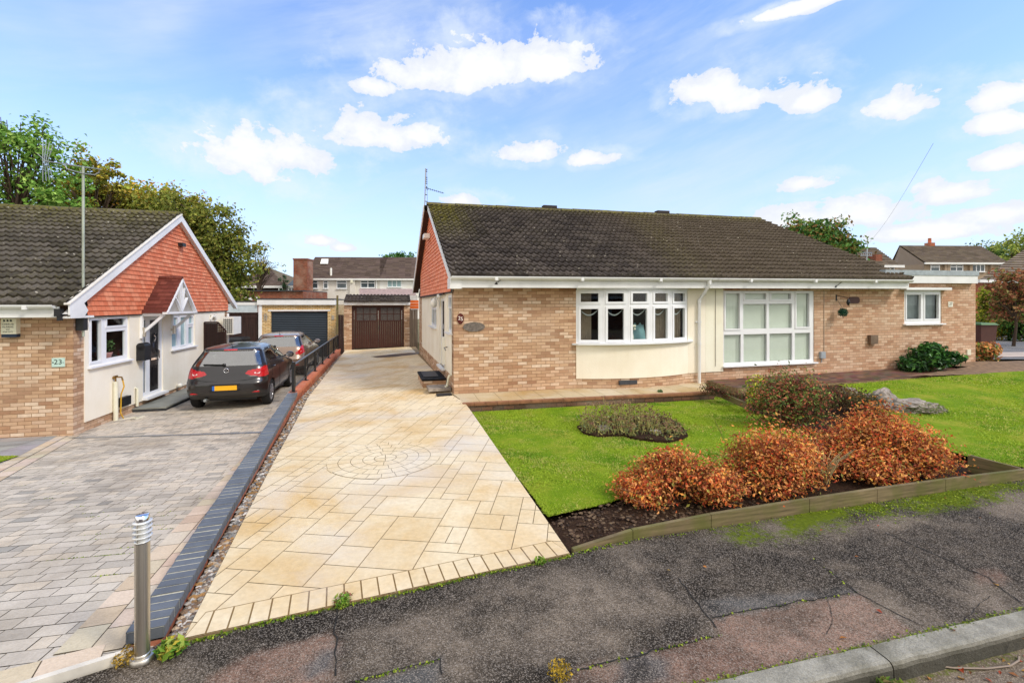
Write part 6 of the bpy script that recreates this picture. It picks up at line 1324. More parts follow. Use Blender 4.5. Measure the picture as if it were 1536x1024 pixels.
# kerb stones
kb = None
us = [-5.0, -3.2, -1.45, .655, 1.52+.95, 4.2, 6.0, 7.8, 9.6]
for i, (a, b) in enumerate(zip(us[:-1], us[1:])):
    x = MB(); prof = [(0.0, -.30), (.0, -.014), (-.098, -.017), (-.116, -.022), (-.126, -.034), (-.131, -.052), (-.14, -.30)]
    P = [[(*kp(u, v), z) for v, z in prof] for u in [lerp(a+.004, b-.004, k/30) for k in range(31)]]
    P = [[(q[0]+.006*nz(q[0]*7, q[1]*7, q[2]*20), q[1]+.006*nz(q[0]*8, q[1]*9, q[2]*9+3), q[2]+.004*nz(q[0]*6, q[1]*6, 4)) for q in r_] for r_ in P]
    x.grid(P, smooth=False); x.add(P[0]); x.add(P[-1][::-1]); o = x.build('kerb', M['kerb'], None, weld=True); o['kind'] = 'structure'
def rcol(x, y):
    v = -((x-K0[0])*kn[0]+(y-K0[1])*kn[1])-.135; return (smooth(.14, .02, v)*.6, smooth(.3, .0, v)*.8, 0, 0)
sheet('road', [kp(-30, -.13), kp(-30, -14), kp(40, -14), kp(40, -.13)], lambda a, b: -.122, M['road'], 1.0)
sheet('gutter_channel', [kp(-3, -.132), kp(-3, -.6), kp(6, -.6), kp(6, -.132)], lambda a, b: -.118, M['road'], .06, rcol)
# timber edging boards
ed = thing('timber_edging', 'weathered mossy timber edging boards along the footway in front of orange shrubs', 'edging', (2.5, 4.2, 0))
def board(A, Bq, za, zb, th=.035, low=-.08):
    x = MB(); d = Vector((Bq[0]-A[0], Bq[1]-A[1])); L = d.length; d.normalize(); n_ = Vector((-d.y, d.x)); m = 6
    for k in range(m):
        u0, u1 = L*k/m+(.003 if k == 0 else 0), L*(k+1)/m-(.003 if k == m-1 else 0); P = lambda u, v: (A[0]+d.x*u+n_.x*v, A[1]+d.y*u+n_.y*v); z0, z1 = lerp(za, zb, k/m)+.004*nz(k, 1), lerp(za, zb, (k+1)/m)+.004*nz(k+1, 1)
        x.add([(*P(u0, 0), low), (*P(u1, 0), low), (*P(u1, 0), z1), (*P(u0, 0), z0)]); x.add([(*P(u0, 0), z0), (*P(u1, 0), z1), (*P(u1, th), z1), (*P(u0, th), z0)]); x.add([(*P(u1, th), low), (*P(u0, th), low), (*P(u0, th), z0), (*P(u1, th), z1)])
        if k in (0, m-1): u = u0 if k == 0 else u1; z = z0 if k == 0 else z1; x.add([(*P(u, 0), low), (*P(u, th), low), (*P(u, th), z), (*P(u, 0), z)])
    x.build('board', M['timber'], ed)
bt_ = [(.476, 3.57, .012), (.99, 3.765, .065), (1.72, 3.97, .10), (2.75, 4.25, .115), (3.55, 4.47, .12), (4.45, 4.72, .115), (5.62, 5.04, .10)]
for a, b in zip(bt_[:-1], bt_[1:]): board(a[:2], b[:2], a[2], b[2])
board(GZ(1451, 684, lambda a, b: .12), (5.62, 5.08), .14, .1); board((5.62, 5.04), (9.5, 6.15), .1, .12)
x = MB(); px_ = GZ(1110, 628, lambda a, b: -.1); board(GZ(1083, 590, lambda a, b: .02), GZ(1122, 606, lambda a, b: .02), .03, .03)

# crumbs of soil on the bare corner of the bed
g = np.random.default_rng(14); V = []; Fc = []; Cc = []; k = 0
soilP = [(.55, 3.66), (1.0, 3.84), (1.7, 4.05), (2.9, 4.4), (2.9, 4.7), LF[0], LF[1], LF[2], LF[3], LF[4]]
while k < 9*2600:
    p = (g.uniform(.3, 3.0), g.uniform(3.6, 5.0))
    if not inside(p, soilP): continue
    s_ = .004+.017*g.random()**3; o = octa*np.array([s_*(.8+.5*g.random()), s_, s_*.7])*(1+.4*(g.random((9, 1))-.5))+np.array([*p, min(zl25(*p), .02)-.03+.05*max(0, fbm(p[0]*2.2, p[1]*2.2))+.004]); V.append(o); c = np.array([C('42301f'), C('4f3b2b'), C('5a4634'), C('33261c'), C('6f5b45')][g.integers(0, 5)])
    for f in of: Fc.append([q+k for q in f]); Cc.append(c)
    k += 9
o = np_mesh('soil_crumbs', np.concatenate(V), np.array(Fc), M['gravel'], None, np.array(Cc)); o['kind'] = 'stuff'

o = sheet('damp_patch', [G(*q, -.08)[:2] for q in ((556, 534.6), (585, 532.8), (612, 531.2), (634, 531.6), (622, 534), (590, 536.5), (566, 536.6))], lambda a, b: zr(a, b)+.004, plain('damp_stain', C('5d4a34'), .5, var=.3, scale=3), .3)
# ================================================================ bollard light at the corner of the drives
bp = G(213.5, 986)[:2]; bo = thing('bollard_light', 'brushed steel bollard lamp with louvred white head beside the coping end', 'bollard light', (*bp, -.01))
r_ = .0345; hz = 1.92-(842-455)*bp[1]/F+.0
ztop = CZ-(772-455)*bp[1]/F; zh0 = CZ-(812-455)*bp[1]/F
x = MB(); x.lathe((*bp, 0), [(r_, 0.01), (r_, zh0)], 32); x.build('post', M['steel'], bo)
x = MB(); x.lathe((*bp, 0), [(.0, .016), (.05, .016), (.056, .012), (.056, -.012)], 32); x.lathe((*bp, 0), [(r_+.004, .016), (r_+.004, .03), (r_, .032)], 32); x.build('base_flange', M['steel'], bo)
x = MB(); x.lathe((*bp, 0), [(r_-.008, zh0), (r_-.008, ztop-.03)], 32); x.build('diffuser', M['white_plastic'], bo)
x = MB(); n = 4
for k in range(n+1):
    z_ = lerp(zh0+.004, ztop-.036, k/n); rr = r_+.011 if k else r_+.004; x.lathe((*bp, 0), [(r_-.006, z_), (rr, z_), (rr, z_+.004), (r_-.006, z_+.006)], 32)
x.build('louvre', plain('satin_white_metal', C('d9d9d6'), .3, metal=.3), bo)
x = MB()
for k in range(3): a = .6+k*2.094; x.tube([(bp[0]+(r_+.0)*math.cos(a), bp[1]+(r_)*math.sin(a), zh0), (bp[0]+r_*math.cos(a), bp[1]+r_*math.sin(a), ztop-.03)], .003, 6)
x.build('cage_rod', M['steel'], bo)
x = MB(); x.lathe((*bp, 0), [(r_-.002, ztop-.034), (r_-.002, ztop), (r_-.006, ztop+.004), (0, ztop+.004)], 32); x.build('cap', M['chrome'], bo)
# ================================================================ the two hatchbacks
def hatchback(label, paint, style, group):
    root = thing('hatchback_car', label, 'car', (0, 0, 0), group)
    zk = [.18, .25, .35, .45, .55, .65, .72, .80, .90, .97, 1.03, 1.10, 1.20, 1.30, 1.37, 1.41, 1.43, 1.455, 1.48, 1.495, 1.502]
    yr = [.30, .22, .08, .02, .0, .0, .06, .09, .115, .14, .17, .23, .33, .43, .47, .44, .50, .70, 1.0, 1.35, 1.7]
    yf = [3.86, 3.93, 3.98, 4.0, 4.02, 4.0, 3.94, 3.80, 3.40, 3.06, 2.92, 2.79, 2.60, 2.41, 2.26, 2.16, 2.11, 2.04, 1.95, 1.85, 1.78]
    wk = [.76, .82, .855, .868, .873, .873, .872, .868, .852, .835, .812, .785, .74, .69, .65, .62, .60, .565, .48, .33, .15]
    rk = [.26, .30, .34, .36, .36, .36, .35, .34, .32, .30, .28, .26, .24, .24, .24, .22, .22, .24, .24, .2, .1]
    zz = np.concatenate([np.linspace(.27, 1.42, 72), np.linspace(1.43, 1.502, 12)])
    def sm(a):
        v = np.interp(zz, zk, a); k = np.array([1, 2, 3, 2, 1.])/9; p = np.pad(v, 2, mode='edge'); p[0:2] = 2*v[0]-v[2:0:-1]; p[-2:] = 2*v[-1]-v[-2:-4:-1]; return np.convolve(p, k, 'valid')
    YR, YF, Wd, RC = sm(yr), sm(yf), sm(wk), sm(rk)
    def outline(i):                                   # right half, rear centre to front centre
        a, b, w, rc = YR[i], YF[i], Wd[i], min(RC[i], Wd[i]*.7); bow = .05*(w/.87); ry = rc*.85; rf = min(.45, (b-a)*.25, w*.8); pts = []
        for k in range(22): t = k/22; xx = (w-rc)*t; pts.append((xx, a+bow*(xx/w)**2, 'r'))
        y0 = a+bow*((w-rc)/w)**2
        for k in range(14): t = (k/14)*math.pi/2; pts.append((w-rc+rc*math.sin(t), y0+ry*(1-math.cos(t)), 'c'))
        ys, ye = y0+ry, b-rf*.9
        for k in range(64): t = k/64; yy = lerp(ys, ye, t); pts.append((w-(.02*(2*t-1)**2 if zz[i] < 1.0 else .035*max(0, 2*t-1)**2), yy, 's'))
        w2 = pts[-1][0]
        for k in range(10): t = (k/10)*math.pi/2; pts.append((w2-rf+rf*math.cos(t), ye+rf*.9*math.sin(t), 'f'))
        for k in range(9): t = k/8; pts.append(((w2-rf)*(1-t), b-.0+.0*t, 'f'))
        return pts
    O = [outline(i) for i in range(len(zz))]; n = len(O[0])
    def rear_y(x, z):
        i = int(np.argmin(abs(zz-z))); x = abs(x); b = [p for p in O[i] if p[2] in 'rc']
        for p, q in zip(b[:-1], b[1:]):
            if p[0] <= x <= q[0]: return lerp(p[1], q[1], (x-p[0])/max(1e-6, q[0]-p[0]))
        return b[-1][1]
    def side_x(y, z):
        i = int(np.argmin(abs(zz-z))); return max((p[0] for p in O[i] if abs(p[1]-y) < .05), default=Wd[i])
    RWy, FWy, RW = .72, 3.24, .31
    g1 = [(2.74, 1.03), (1.60, 1.05), (1.60, 1.385), (2.13, 1.385), (2.30, 1.33)]; g2 = [(1.52, 1.05), (.86, 1.10), (.62, 1.17), (.70, 1.26), (.92, 1.37), (1.52, 1.395)]
    if style == 'new': tl = [(.90, 1.03), (.90, .81), (.80, .765), (.62, .79), (.40, .855), (.45, .925), (.64, .96), (.77, 1.015)]
    else: tl = [(.90, 1.10), (.90, .95), (.86, .84), (.74, .77), (.60, .80), (.60, .86), (.70, .93), (.76, 1.08)]
    def cls(x, y, z, s):
        ax = abs(x)
        if s in 'rc':
            if z > 1.395 and z < 1.42 and ax < .15 and s == 'r': return 'brake'
            if inside((ax, z), tl): return 'lamp'
            if 1.055 < z < 1.385:
                wl = np.interp(z, [1.05, 1.385], [.775, .64])
                if ax < wl-.05: return 'glass'
                if ax < wl+.0: return 'trim'
            if z < .37: return 'trim'
        if s == 's':
            if z > .55 and inside((.9, z), [(p[0]+.0, p[1]) for p in tl]) and y < (.46 if style == 'new' else .40): return 'lamp'
            for wy in (RWy, FWy):
                if (y-wy)**2+(z-RW)**2 < .345**2: return 'hole'
            if inside((y, z), g1) or inside((y, z), g2): return 'sglass'
            if 1.03 < z < 1.40 and (inside((y, z), [(2.80, 1.02), (.56, 1.14), (.90, 1.40), (2.1, 1.41)])): return 'trim'
            if z < .33: return 'trim'
        if s == 'c':
            for wy in (RWy,):
                if (y-wy)**2+(z-RW)**2 < .345**2: return 'hole'
        if s == 'f':
            if 1.0 < z < 1.405: return 'wind'
            if z > .6 and z < .8 and ax > .45: return 'head'
            if z < .45 and ax < .5: return 'trim'
        return 'body'
    groups = {}
    for sg in (1, -1):
        for i in range(len(zz)-1):
            for k in range(n-1):
                P = [(sg*O[i][k][0], O[i][k][1], zz[i]), (sg*O[i][k+1][0], O[i][k+1][1], zz[i]), (sg*O[i+1][k+1][0], O[i+1][k+1][1], zz[i+1]), (sg*O[i+1][k][0], O[i+1][k][1], zz[i+1])]
                if sg < 0: P = P[::-1]
                c = [sum(p[j] for p in P)/4 for j in range(3)]; r_ = cls(*c, O[i][k][2])
                if r_ == 'hole': continue
                key = r_
                if r_ in ('lamp', 'head', 'sglass'): key = r_+('R' if sg > 0 else 'L')
                groups.setdefault(key, MB()).add(P, smooth=True)
    top = groups['body']; ot = O[-1]; ring = [(p[0], p[1], zz[-1]) for p in ot]+[(-p[0], p[1], zz[-1]) for p in ot[::-1]]; top.add(ring, smooth=True)
    mats = dict(body=('body', paint), glass=('rear_window', M['car_glass']), trim=('black_trim', M['dark_trim']), brake=('brake_light', M['red_lens']), wind=('windscreen', M['car_glass']), lampL=('tail_light', M['red_lens']), lampR=('tail_light', M['red_lens']), headL=('headlight', M['clear_lens']), headR=('headlight', M['clear_lens']), sglassL=('side_window', M['car_glass']), sglassR=('side_window', M['car_glass']))
    made = {}
    for k, mb in groups.items():
        made[k] = mb.build(mats[k][0], mats[k][1], root, weld=True)
    # reversing lens in each tail lamp, dark cabin
    for sg, key in ((1, 'lampR'), (-1, 'lampL')):
        x = MB(); zc = .875 if style == 'new' else .90; xs = (.60, .70) if style == 'new' else (.66, .76)
        pts = [(sg*u, rear_y(u, v)-.004, v) for u, v in ((xs[0], zc-.02), (xs[1], zc-.03), (xs[1]+.02, zc+.01), (xs[0], zc+.012))]; x.add(pts); x.build('reversing_light', M['clear_lens'], made.get(key))
    x = MB(); x.box(-.66, .66, .6, 2.9, .35, .98); x.box(-.55, -.15, 1.25, 1.4, .98, 1.28); x.box(.15, .55, 1.25, 1.4, .98, 1.28); x.box(-.55, -.15, 2.0, 2.15, .98, 1.3); x.box(.15, .55, 2.0, 2.15, .98, 1.3); x.build('cabin', M['black_plastic'], root)
    x = MB(); x.box(-.60, .60, .35, 3.8, .2, .34); x.box(-.55, .55, .3, 3.6, .3, .7); x.build('underbody', M['black_plastic'], root)
    # wheels
    for wy in (RWy, FWy):
        for sg in (-1, 1):
            wo = MB(); cx_ = sg*.765; q = lambda h: sg*h
            wo.lathe((cx_, wy, RW), [(.205, q(.06)), (.215, q(.085)), (.28, q(.095)), (.302, q(.075)), (.31, q(.03)), (.31, q(-.05)), (.30, q(-.09)), (.2, q(-.1))], 36, 'x'); w_o = wo.build('wheel', M['rubber'], root)
            rm_ = MB(); rm_.lathe((cx_, wy, RW), [(.208, q(.084)), (.2, q(.09)), (.19, q(.07)), (.185, q(-.02))], 36, 'x'); rm_.lathe((cx_, wy, RW), [(.0, q(.085)), (.045, q(.083)), (.055, q(.06))], 20, 'x')
            for k in range(5):
                for dl in (-.16, .16):
                    a = 2*math.pi*k/5+dl; b = 2*math.pi*k/5+dl*1.5; A = (cx_+q(.07), wy+.04*math.cos(a), RW+.04*math.sin(a)); Bq = (cx_+q(.078), wy+.195*math.cos(b), RW+.195*math.sin(b)); rm_.bar(A, Bq, .028, .03, (1, 0, 0))
            rm_.build('rim', M['alloy'], w_o); dk = MB(); dk.lathe((cx_, wy, RW), [(0, q(.0)), (.2, q(.0))], 24, 'x'); dk.build('brake_disc', M['dark_trim'], w_o)
    # details
    x = MB(); px0, px1, pz0, pz1 = -.20, .26, .50, .61; yy = rear_y(.1, .55)-.012; x.box(px0-.0, px1, yy-.006, yy+.03, pz0, pz1); pl_ = x.build('number_plate', M['plate'], root); x = MB(); x.box(px0-.05, px0-.001, yy-.006, yy+.03, pz0, pz1); x.build('plate_band', M['plate_blue'], pl_)
    x = MB(); x.box(px0-.1, px1+.06, yy-.002, yy+.04, pz0-.02, pz0-.003); x.box(px0-.1, px1+.06, yy-.012, yy+.04, pz1+.004, pz1+.03); x.build('plate_surround', M['dark_trim'], root)
    bz = .945; yy = rear_y(0, bz); x = MB(); x.lathe((0, yy-.008, bz), [(.058, 0), (.058, -.008), (.05, -.014), (.045, -.008)], 28, 'y'); bd = x.build('badge', M['chrome'], root); x = MB(); x.lathe((0, yy-.008, bz), [(.0, -.006), (.044, -.006)], 24, 'y'); x.build('badge_disc', M['dark_trim'], bd)
    x = MB(); x.tube([(-.035, yy-.018, bz+.02), (.0, yy-.018, bz+.03), (.03, yy-.018, bz+.012), (-.005, yy-.018, bz), (-.03, yy-.018, bz-.012), (.005, yy-.018, bz-.03), (.036, yy-.018, bz-.02)], .006, 6); x.build('emblem', M['chrome'], bd)
    x = MB(); w0 = (-.06, rear_y(.06, 1.07)-.02, 1.075); w1 = (-.50, rear_y(.5, 1.085)-.02, 1.09); x.bar(w0, w1, .02, .025); x.lathe(w0, [(.0, -.02), (.035, -.02), (.035, .02)], 12, 'y'); x.build('rear_wiper', M['dark_trim'], root)
    x = MB()
    def seam(fn, m=14, r=.0045): x.tube([fn(k/m) for k in range(m+1)], r, 5)
    seam(lambda t: (lerp(-.62, .62, t), rear_y(lerp(-.62, .62, t), .70+.05*abs(2*t-1)**3)-.001, .70+.05*abs(2*t-1)**3), 24)
    for sg in (-1, 1):
        seam(lambda t: (sg*lerp(.62, .70, t), rear_y(lerp(.62, .70, t), lerp(.75, .82, t))-.001, lerp(.75, .82, t)), 5)
        for yv, za, zb in ((1.56, .28, 1.04), (2.78, .35, 1.0), (.78, .72, 1.08)): seam(lambda t: (sg*(side_x(yv, lerp(za, zb, t))+.001), yv, lerp(za, zb, t)), 8)
        seam(lambda t: (sg*(side_x(lerp(.9, 2.7, t), .30)+.002), lerp(.95, 2.75, t), .30), 6)
    x.build('panel_gap', M['dark_trim'], root)
    for sg in (-1, 1):
        for yv in (1.0, 2.02): x = MB(); sx_ = side_x(yv, .93); x.tube([(sg*(sx_-.0), yv-.09, .93), (sg*(sx_+.03), yv-.07, .93), (sg*(sx_+.03), yv+.07, .93), (sg*sx_, yv+.09, .93)], .014, 6); x.build('door_handle', paint, root)
        x = MB(); mx, my, mz = sg*.94, 2.52, 1.06; rows = []
        for k in range(9):
            t = math.pi*k/8; rows.append([(mx+.115*math.sin(t)*math.cos(a)*(1 if math.cos(a)*sg > 0 else .9), my-.07*math.cos(t)*1.0+.03*math.sin(t), mz+.085*math.sin(t)*math.sin(a)) for a in [2*math.pi*j/14 for j in range(15)]])
        x.grid(rows); x.bar((sg*.80, 2.56, 1.03), (sg*.90, 2.54, 1.04), .05, .04); mo = x.build('wing_mirror', paint, root); x = MB(); x.prism([(mx+.085*math.cos(a), mz+.062*math.sin(a)) for a in [2*math.pi*j/14 for j in range(14)]], my-.062, my-.058, 'y'); x.build('mirror_glass', M['chrome'], mo)
    x = MB(); x.tube([(0, .62, 1.44), (0, .50, 1.60)], .006, 6, r1=.003); x.lathe((0, .63, 1.43), [(.03, 0), (.02, .03), (0, .035)], 10); x.build('aerial', M['dark_trim'], root)
    x = MB(); x.tube([(-.42, .05, .27), (-.42, .35, .27)], .032, 10); x.build('exhaust', M['galv'], root)
    x = MB(); 
    for sg in (-1, 1): x.box(sg*.62-.1, sg*.62+.1, rear_y(.62, .43)-.006, rear_y(.62, .43)+.05, .42, .445)
    x.build('reflector', M['red_lens'], root)
    if style == 'new':
        x = MB()
        for k in range(6): x.box(-.62+k*.026, -.604+k*.026, rear_y(.58, .80)-.004, rear_y(.58, .80)+.02, .795, .812)
        for k in range(9): x.box(.44+k*.024, .456+k*.024, rear_y(.54, .80)-.004, rear_y(.54, .80)+.02, .795, .811)
        x.build('lettering', M['chrome'], root)
    return root
car1 = hatchback('dark grey five-door hatchback with blank yellow plate, nearer of the two', M['paint_grey'], 'new', 'hatchbacks parked on the block paving')
car1.location = (-6.74, 10.78, -.615); car1.rotation_euler = (0, 0, R(15.5))
car2 = hatchback('beige metallic hatchback parked in front of the grey one, before the roller garage', M['paint_beige'], 'old', 'hatchbacks parked on the block paving')
car2.location = (-8.02, 15.6, -.62); car2.rotation_euler = (0, 0, R(14.5))
# ================================================================ shrubs, plants, trees
def shrub(name, label, cat, base, lumps, n, size, cols, mat='leaf', stems=40, seed=1, group=None, flat=.5, stem_mat='twig', shell=.5, dark=.45, aspect=.5, stem_h=1.0, spiky=0.0):
    """lumps: (dx,dy,dz,rx,ry,rz) ellipsoids above base"""
    root = thing(name, label, cat, base, group); g = np.random.default_rng(seed); b = np.array(base); vol = np.array([l[3]*l[4]*l[5] for l in lumps])**.67; cnt = np.maximum(20, (n*vol/vol.sum()).astype(int)); Ps = []; Ns = []; Ds = []
    for l, c in zip(lumps, cnt):
        d = g.normal(size=(c, 3)); d /= np.linalg.norm(d, axis=1)[:, None]; r = g.random(c)**shell
        k = np.array([mnoise.noise(Vector((q[0]*2.3+seed, q[1]*2.3, q[2]*2.3+l[0]*3))) for q in d]); rr = r*(1+.28*k)+spiky*np.maximum(0, g.normal(size=c))*.3
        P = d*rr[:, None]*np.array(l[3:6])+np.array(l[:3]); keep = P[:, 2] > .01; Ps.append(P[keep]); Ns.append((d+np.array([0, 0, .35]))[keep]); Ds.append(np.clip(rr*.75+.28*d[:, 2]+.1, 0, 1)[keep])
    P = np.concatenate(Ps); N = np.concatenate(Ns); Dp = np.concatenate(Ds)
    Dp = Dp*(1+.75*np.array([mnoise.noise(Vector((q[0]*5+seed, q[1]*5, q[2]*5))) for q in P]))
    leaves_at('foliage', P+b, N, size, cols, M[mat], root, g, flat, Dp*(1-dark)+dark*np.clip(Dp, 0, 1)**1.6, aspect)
    x = MB()
    for i in range(stems):
        j = g.integers(0, len(P)); e = P[j]*stem_h; s0 = np.array([e[0]*.25+g.normal()*.04, e[1]*.25+g.normal()*.04, 0]); m = (s0+e)/2+g.normal(size=3)*.04; x.tube([b+s0, b+m, b+e], .006*max(.6, size*14), 4, cap=False, r1=.002)
    if stems: x.build('stems', M[stem_mat], root)
    return root
org_c = [C('dc9a5e'), C('d48a52'), C('e8a860'), C('e08a42'), C('e6a04c'), C('d06632'), C('c24f30'), C('edb35a'), C('d6743e'), C('b85a34'), C('e2a060'), C('a8482e'), C('9a9444'), C('9a5e3c'), C('8f5436')]
GS = 'orange autumn shrubs along the timber edging'
def gp(px, py, z): return G(px, py, z)
def bushy(w, d, h, k, seed):                 # irregular mound of sprays over a w x d footprint
    g = np.random.default_rng(seed); L = []
    for i in range(k):
        a, r = g.random()*6.28, math.sqrt(g.random()); x_, y_ = math.cos(a)*r*w*.40, math.sin(a)*r*d*.38; top = h*(1-.55*r*r)*(.8+.35*g.random()); s_ = (.16+.10*g.random())*min(1.2, h*1.9); L.append((x_, y_, max(.05, top-s_*.8), s_*1.15, s_*1.05, s_*.9)); L.append((x_*1.1, y_*1.1, top*.42, s_*1.2, s_*1.2, top*.42))
    return L
b1 = gp(1036, 768, .0); b2 = gp(1192, 748, .0); b3 = gp(1350, 724, .0)
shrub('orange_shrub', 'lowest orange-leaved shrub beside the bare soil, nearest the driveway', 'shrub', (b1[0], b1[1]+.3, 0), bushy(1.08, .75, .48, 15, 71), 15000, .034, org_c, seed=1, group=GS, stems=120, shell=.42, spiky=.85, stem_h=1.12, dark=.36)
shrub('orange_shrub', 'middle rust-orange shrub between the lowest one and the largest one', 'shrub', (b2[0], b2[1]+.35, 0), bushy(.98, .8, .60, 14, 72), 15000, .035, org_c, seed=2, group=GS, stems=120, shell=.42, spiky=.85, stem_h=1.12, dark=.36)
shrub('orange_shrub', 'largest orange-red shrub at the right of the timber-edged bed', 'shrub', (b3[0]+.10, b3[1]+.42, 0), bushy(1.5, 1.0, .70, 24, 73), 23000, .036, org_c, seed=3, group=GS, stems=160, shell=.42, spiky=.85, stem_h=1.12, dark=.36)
# dry bleached stems between shrubs
dg = thing('dry_stems', 'tuft of bleached grassy stems between the middle and largest orange shrubs', 'plant', gp(1255, 735, .0))
x = MB(); b = Vector(gp(1255, 735, .05)); rr = random.Random(4)
for k in range(70): a = rr.random()*6.28; l = rr.uniform(.2, .45); q = Vector((math.cos(a)*l*.7, math.sin(a)*l*.5+.2, l*.9)); x.tube([b+Vector((0, .15, 0)), b+q*.5+Vector((0, .1, .06)), b+q], .004, 3, cap=False, r1=.0015)
x.build('dry_stalk', plain('bleached_stalk', C('b8a878'), .8), dg)
# mixed red/green shrub and the neighbours in the diagonal bed
mz = -.06
bm = gp(1192, 640, -.1)
shrub('mixed_shrub', 'tall red and green shrub in the bed between the two front lawns', 'shrub', bm, [(-.25, .1, .36, .42, .4, .4), (.18, .1, .40, .40, .4, .42), (.0, .2, .55, .42, .35, .34)], 6500, .05, [C('75863c'), C('8a9a4a'), C('a8604a'), C('94503f'), C('bd7050'), C('5c6e34'), C('b58552'), C('556532')], seed=5, stems=80, shell=.45, spiky=.8)
shrub('golden_shrub', 'yellow-green leafy sprig at left of the tall red and green shrub', 'shrub', gp(1140, 617, -.1), [(0, .1, .42, .22, .22, .26), (.05, .1, .22, .26, .22, .2)], 900, .06, [C('b9b83a'), C('98a834'), C('d2c84a'), C('6f8a2c')], seed=6, stems=16)
shrub('low_shrub', 'low reddish groundcover shrub right of the tall red and green shrub', 'shrub', gp(1262, 612, .0), [(0, .1, .2, .5, .3, .24), (.4, .2, .14, .35, .3, .2), (-.35, 0, .1, .3, .25, .18)], 2600, .045, [C('6a6436'), C('7d5a3a'), C('5c6a34'), C('8a7a4a'), C('7a4636')], seed=7, stems=30)
shrub('low_shrub', 'small sprawling plant at the end of the front path beside the downpipe', 'shrub', gp(1082, 596, -.02), [(0, .1, .12, .3, .2, .16), (.35, -.1, .06, .4, .2, .1), (-.1, .3, .12, .25, .2, .18)], 1200, .04, [C('6a5a3a'), C('5a6a34'), C('8a6a4a'), C('7f3f30')], seed=8, stems=24)
shrub('red_groundcover', 'fallen reddish groundcover at the lower end of the diagonal bed', 'shrub', gp(1262, 662, -.02), [(0, .1, .03, .45, .35, .1), (-.3, .3, .03, .3, .3, .1)], 1300, .035, [C('6a3a2a'), C('7f4a34'), C('5a4a2a'), C('8a4030')], seed=9, stems=0)
# rock
rk = thing('rock', 'pale lichened boulder on the little mound between the lawns', 'rock', gp(1325, 605, .1))
def boulder(name, c, r, mat, parent, seed, det=4):
    bm_ = bmesh.new(); bmesh.ops.create_icosphere(bm_, subdivisions=det, radius=1)
    for v in bm_.verts:
        d = v.co.normalized(); k = 1+.34*mnoise.noise(d*1.6+Vector((seed, 0, 0)))+.26*abs(mnoise.noise(d*3.4+Vector((0, seed, 0))))+.12*mnoise.noise(d*8)+.07*mnoise.noise(d*19); v.co = Vector((d.x*r[0]*k, d.y*r[1]*k, max(-.3, d.z)*r[2]*k))
    me = bpy.data.meshes.new(name); bm_.to_mesh(me); bm_.free(); o3 = org(parent)
    for v in me.vertices: v.co += Vector(c)-Vector(o3)
    for p_ in me.polygons: p_.use_smooth = False
    me.materials.append(mat); o = bpy.data.objects.new(name, me); COL.objects.link(o); o.parent = parent; ORG[o.name] = o3; return o
c_ = gp(1322, 604, .1); boulder('boulder', c_, (.28, .22, .22), M['rock'], rk, 3)
rk2 = thing('rock', 'flat grey stone slab lying right of the pale boulder', 'rock', gp(1366, 612, .1)); boulder('boulder', gp(1368, 612, .1), (.42, .25, .14), M['rock'], rk2, 8)
rk3 = thing('rock', 'small pale stone left of the pale boulder on the mound', 'rock', gp(1275, 596, .1)); boulder('boulder', gp(1272, 592, .12), (.2, .15, .13), M['rock'], rk3, 12, 3)
shrub('mound_plant', 'dark mossy plant growing in front of the pale boulder', 'plant', gp(1300, 617, .05), [(0, 0, .12, .3, .22, .24)], 1200, .035, [C('5a5a2c'), C('4a5228'), C('75683a'), C('6a5034')], seed=14, stems=10)
shrub('mound_plant', 'trailing grey-green rockery plant right of the pale boulder', 'plant', gp(1385, 617, .08), [(0, 0, .04, .4, .25, .12)], 1100, .035, [C('7f8460'), C('6a7a40'), C('8a8a60')], seed=15, stems=0)
# sedum-like island bed
ib = GZ(950, 650, zl25); ih = thing('bed_plants', 'clump of dry brown-headed stems filling the island bed in the lawn', 'plants', (*ib, zl25(*ib)))
g = np.random.default_rng(12); x = MB(); hp_ = []; lp_ = []
for k in range(300):
    while True:
        p = (ISL[0][0]+g.random()*2.4, min(q[1] for q in ISL)+g.random()*1.6)
        if inside(p, ISL) and not (p[0] > ib[0]+.75 and g.random() < .9) and not g.random() < .8*(p[1] < min(q[1] for q in ISL)+.28): break
    z_ = zl25(*p)+.03; back = (p[1]-min(q[1] for q in ISL))/1.4; dome = max(.12, 1-((p[0]-ib[0]+.12)/.95)**2); h = (.06+.27*min(1, back*1.5)*dome)*(.6+.6*g.random()); tip = (p[0]+g.normal()*.05, p[1]+g.normal()*.04, z_+h)
    if back > .18: x.tube([(*p, z_), ((p[0]+tip[0])/2, (p[1]+tip[1])/2, z_+h*.5), tip], .004, 4, cap=False, r1=.003); hp_.append(tip)
    for j in range(5): u = g.random(); lp_.append((lerp(p[0], tip[0], u)+g.normal()*.03, lerp(p[1], tip[1], u)+g.normal()*.03, z_+h*u*.8+.01))
x.build('stems', plain('olive_stem', C('a09a58'), .8, var=.3), ih)['kind'] = 'stuff'
hp_ = np.array(hp_); hp2 = np.repeat(hp_, 6, 0)+g.normal(size=(len(hp_)*6, 3))*np.array([.02, .02, .008]); leaves_at('seed_heads', hp2, np.tile([0, 0, 1.], (len(hp2), 1)), .026, [C('6a4a3a'), C('8a6450'), C('7a5040'), C('a08860')], M['leaf'], ih, g, .4, None, .8)
lp_ = np.array(lp_); leaves_at('foliage', lp_, np.tile([0, 0, 1.], (len(lp_), 1)), .05, [C('7a8550'), C('8f9a66'), C('a09a58'), C('a89a5a'), C('6a7548')], M['leaf'], ih, g, .6, None, .45)
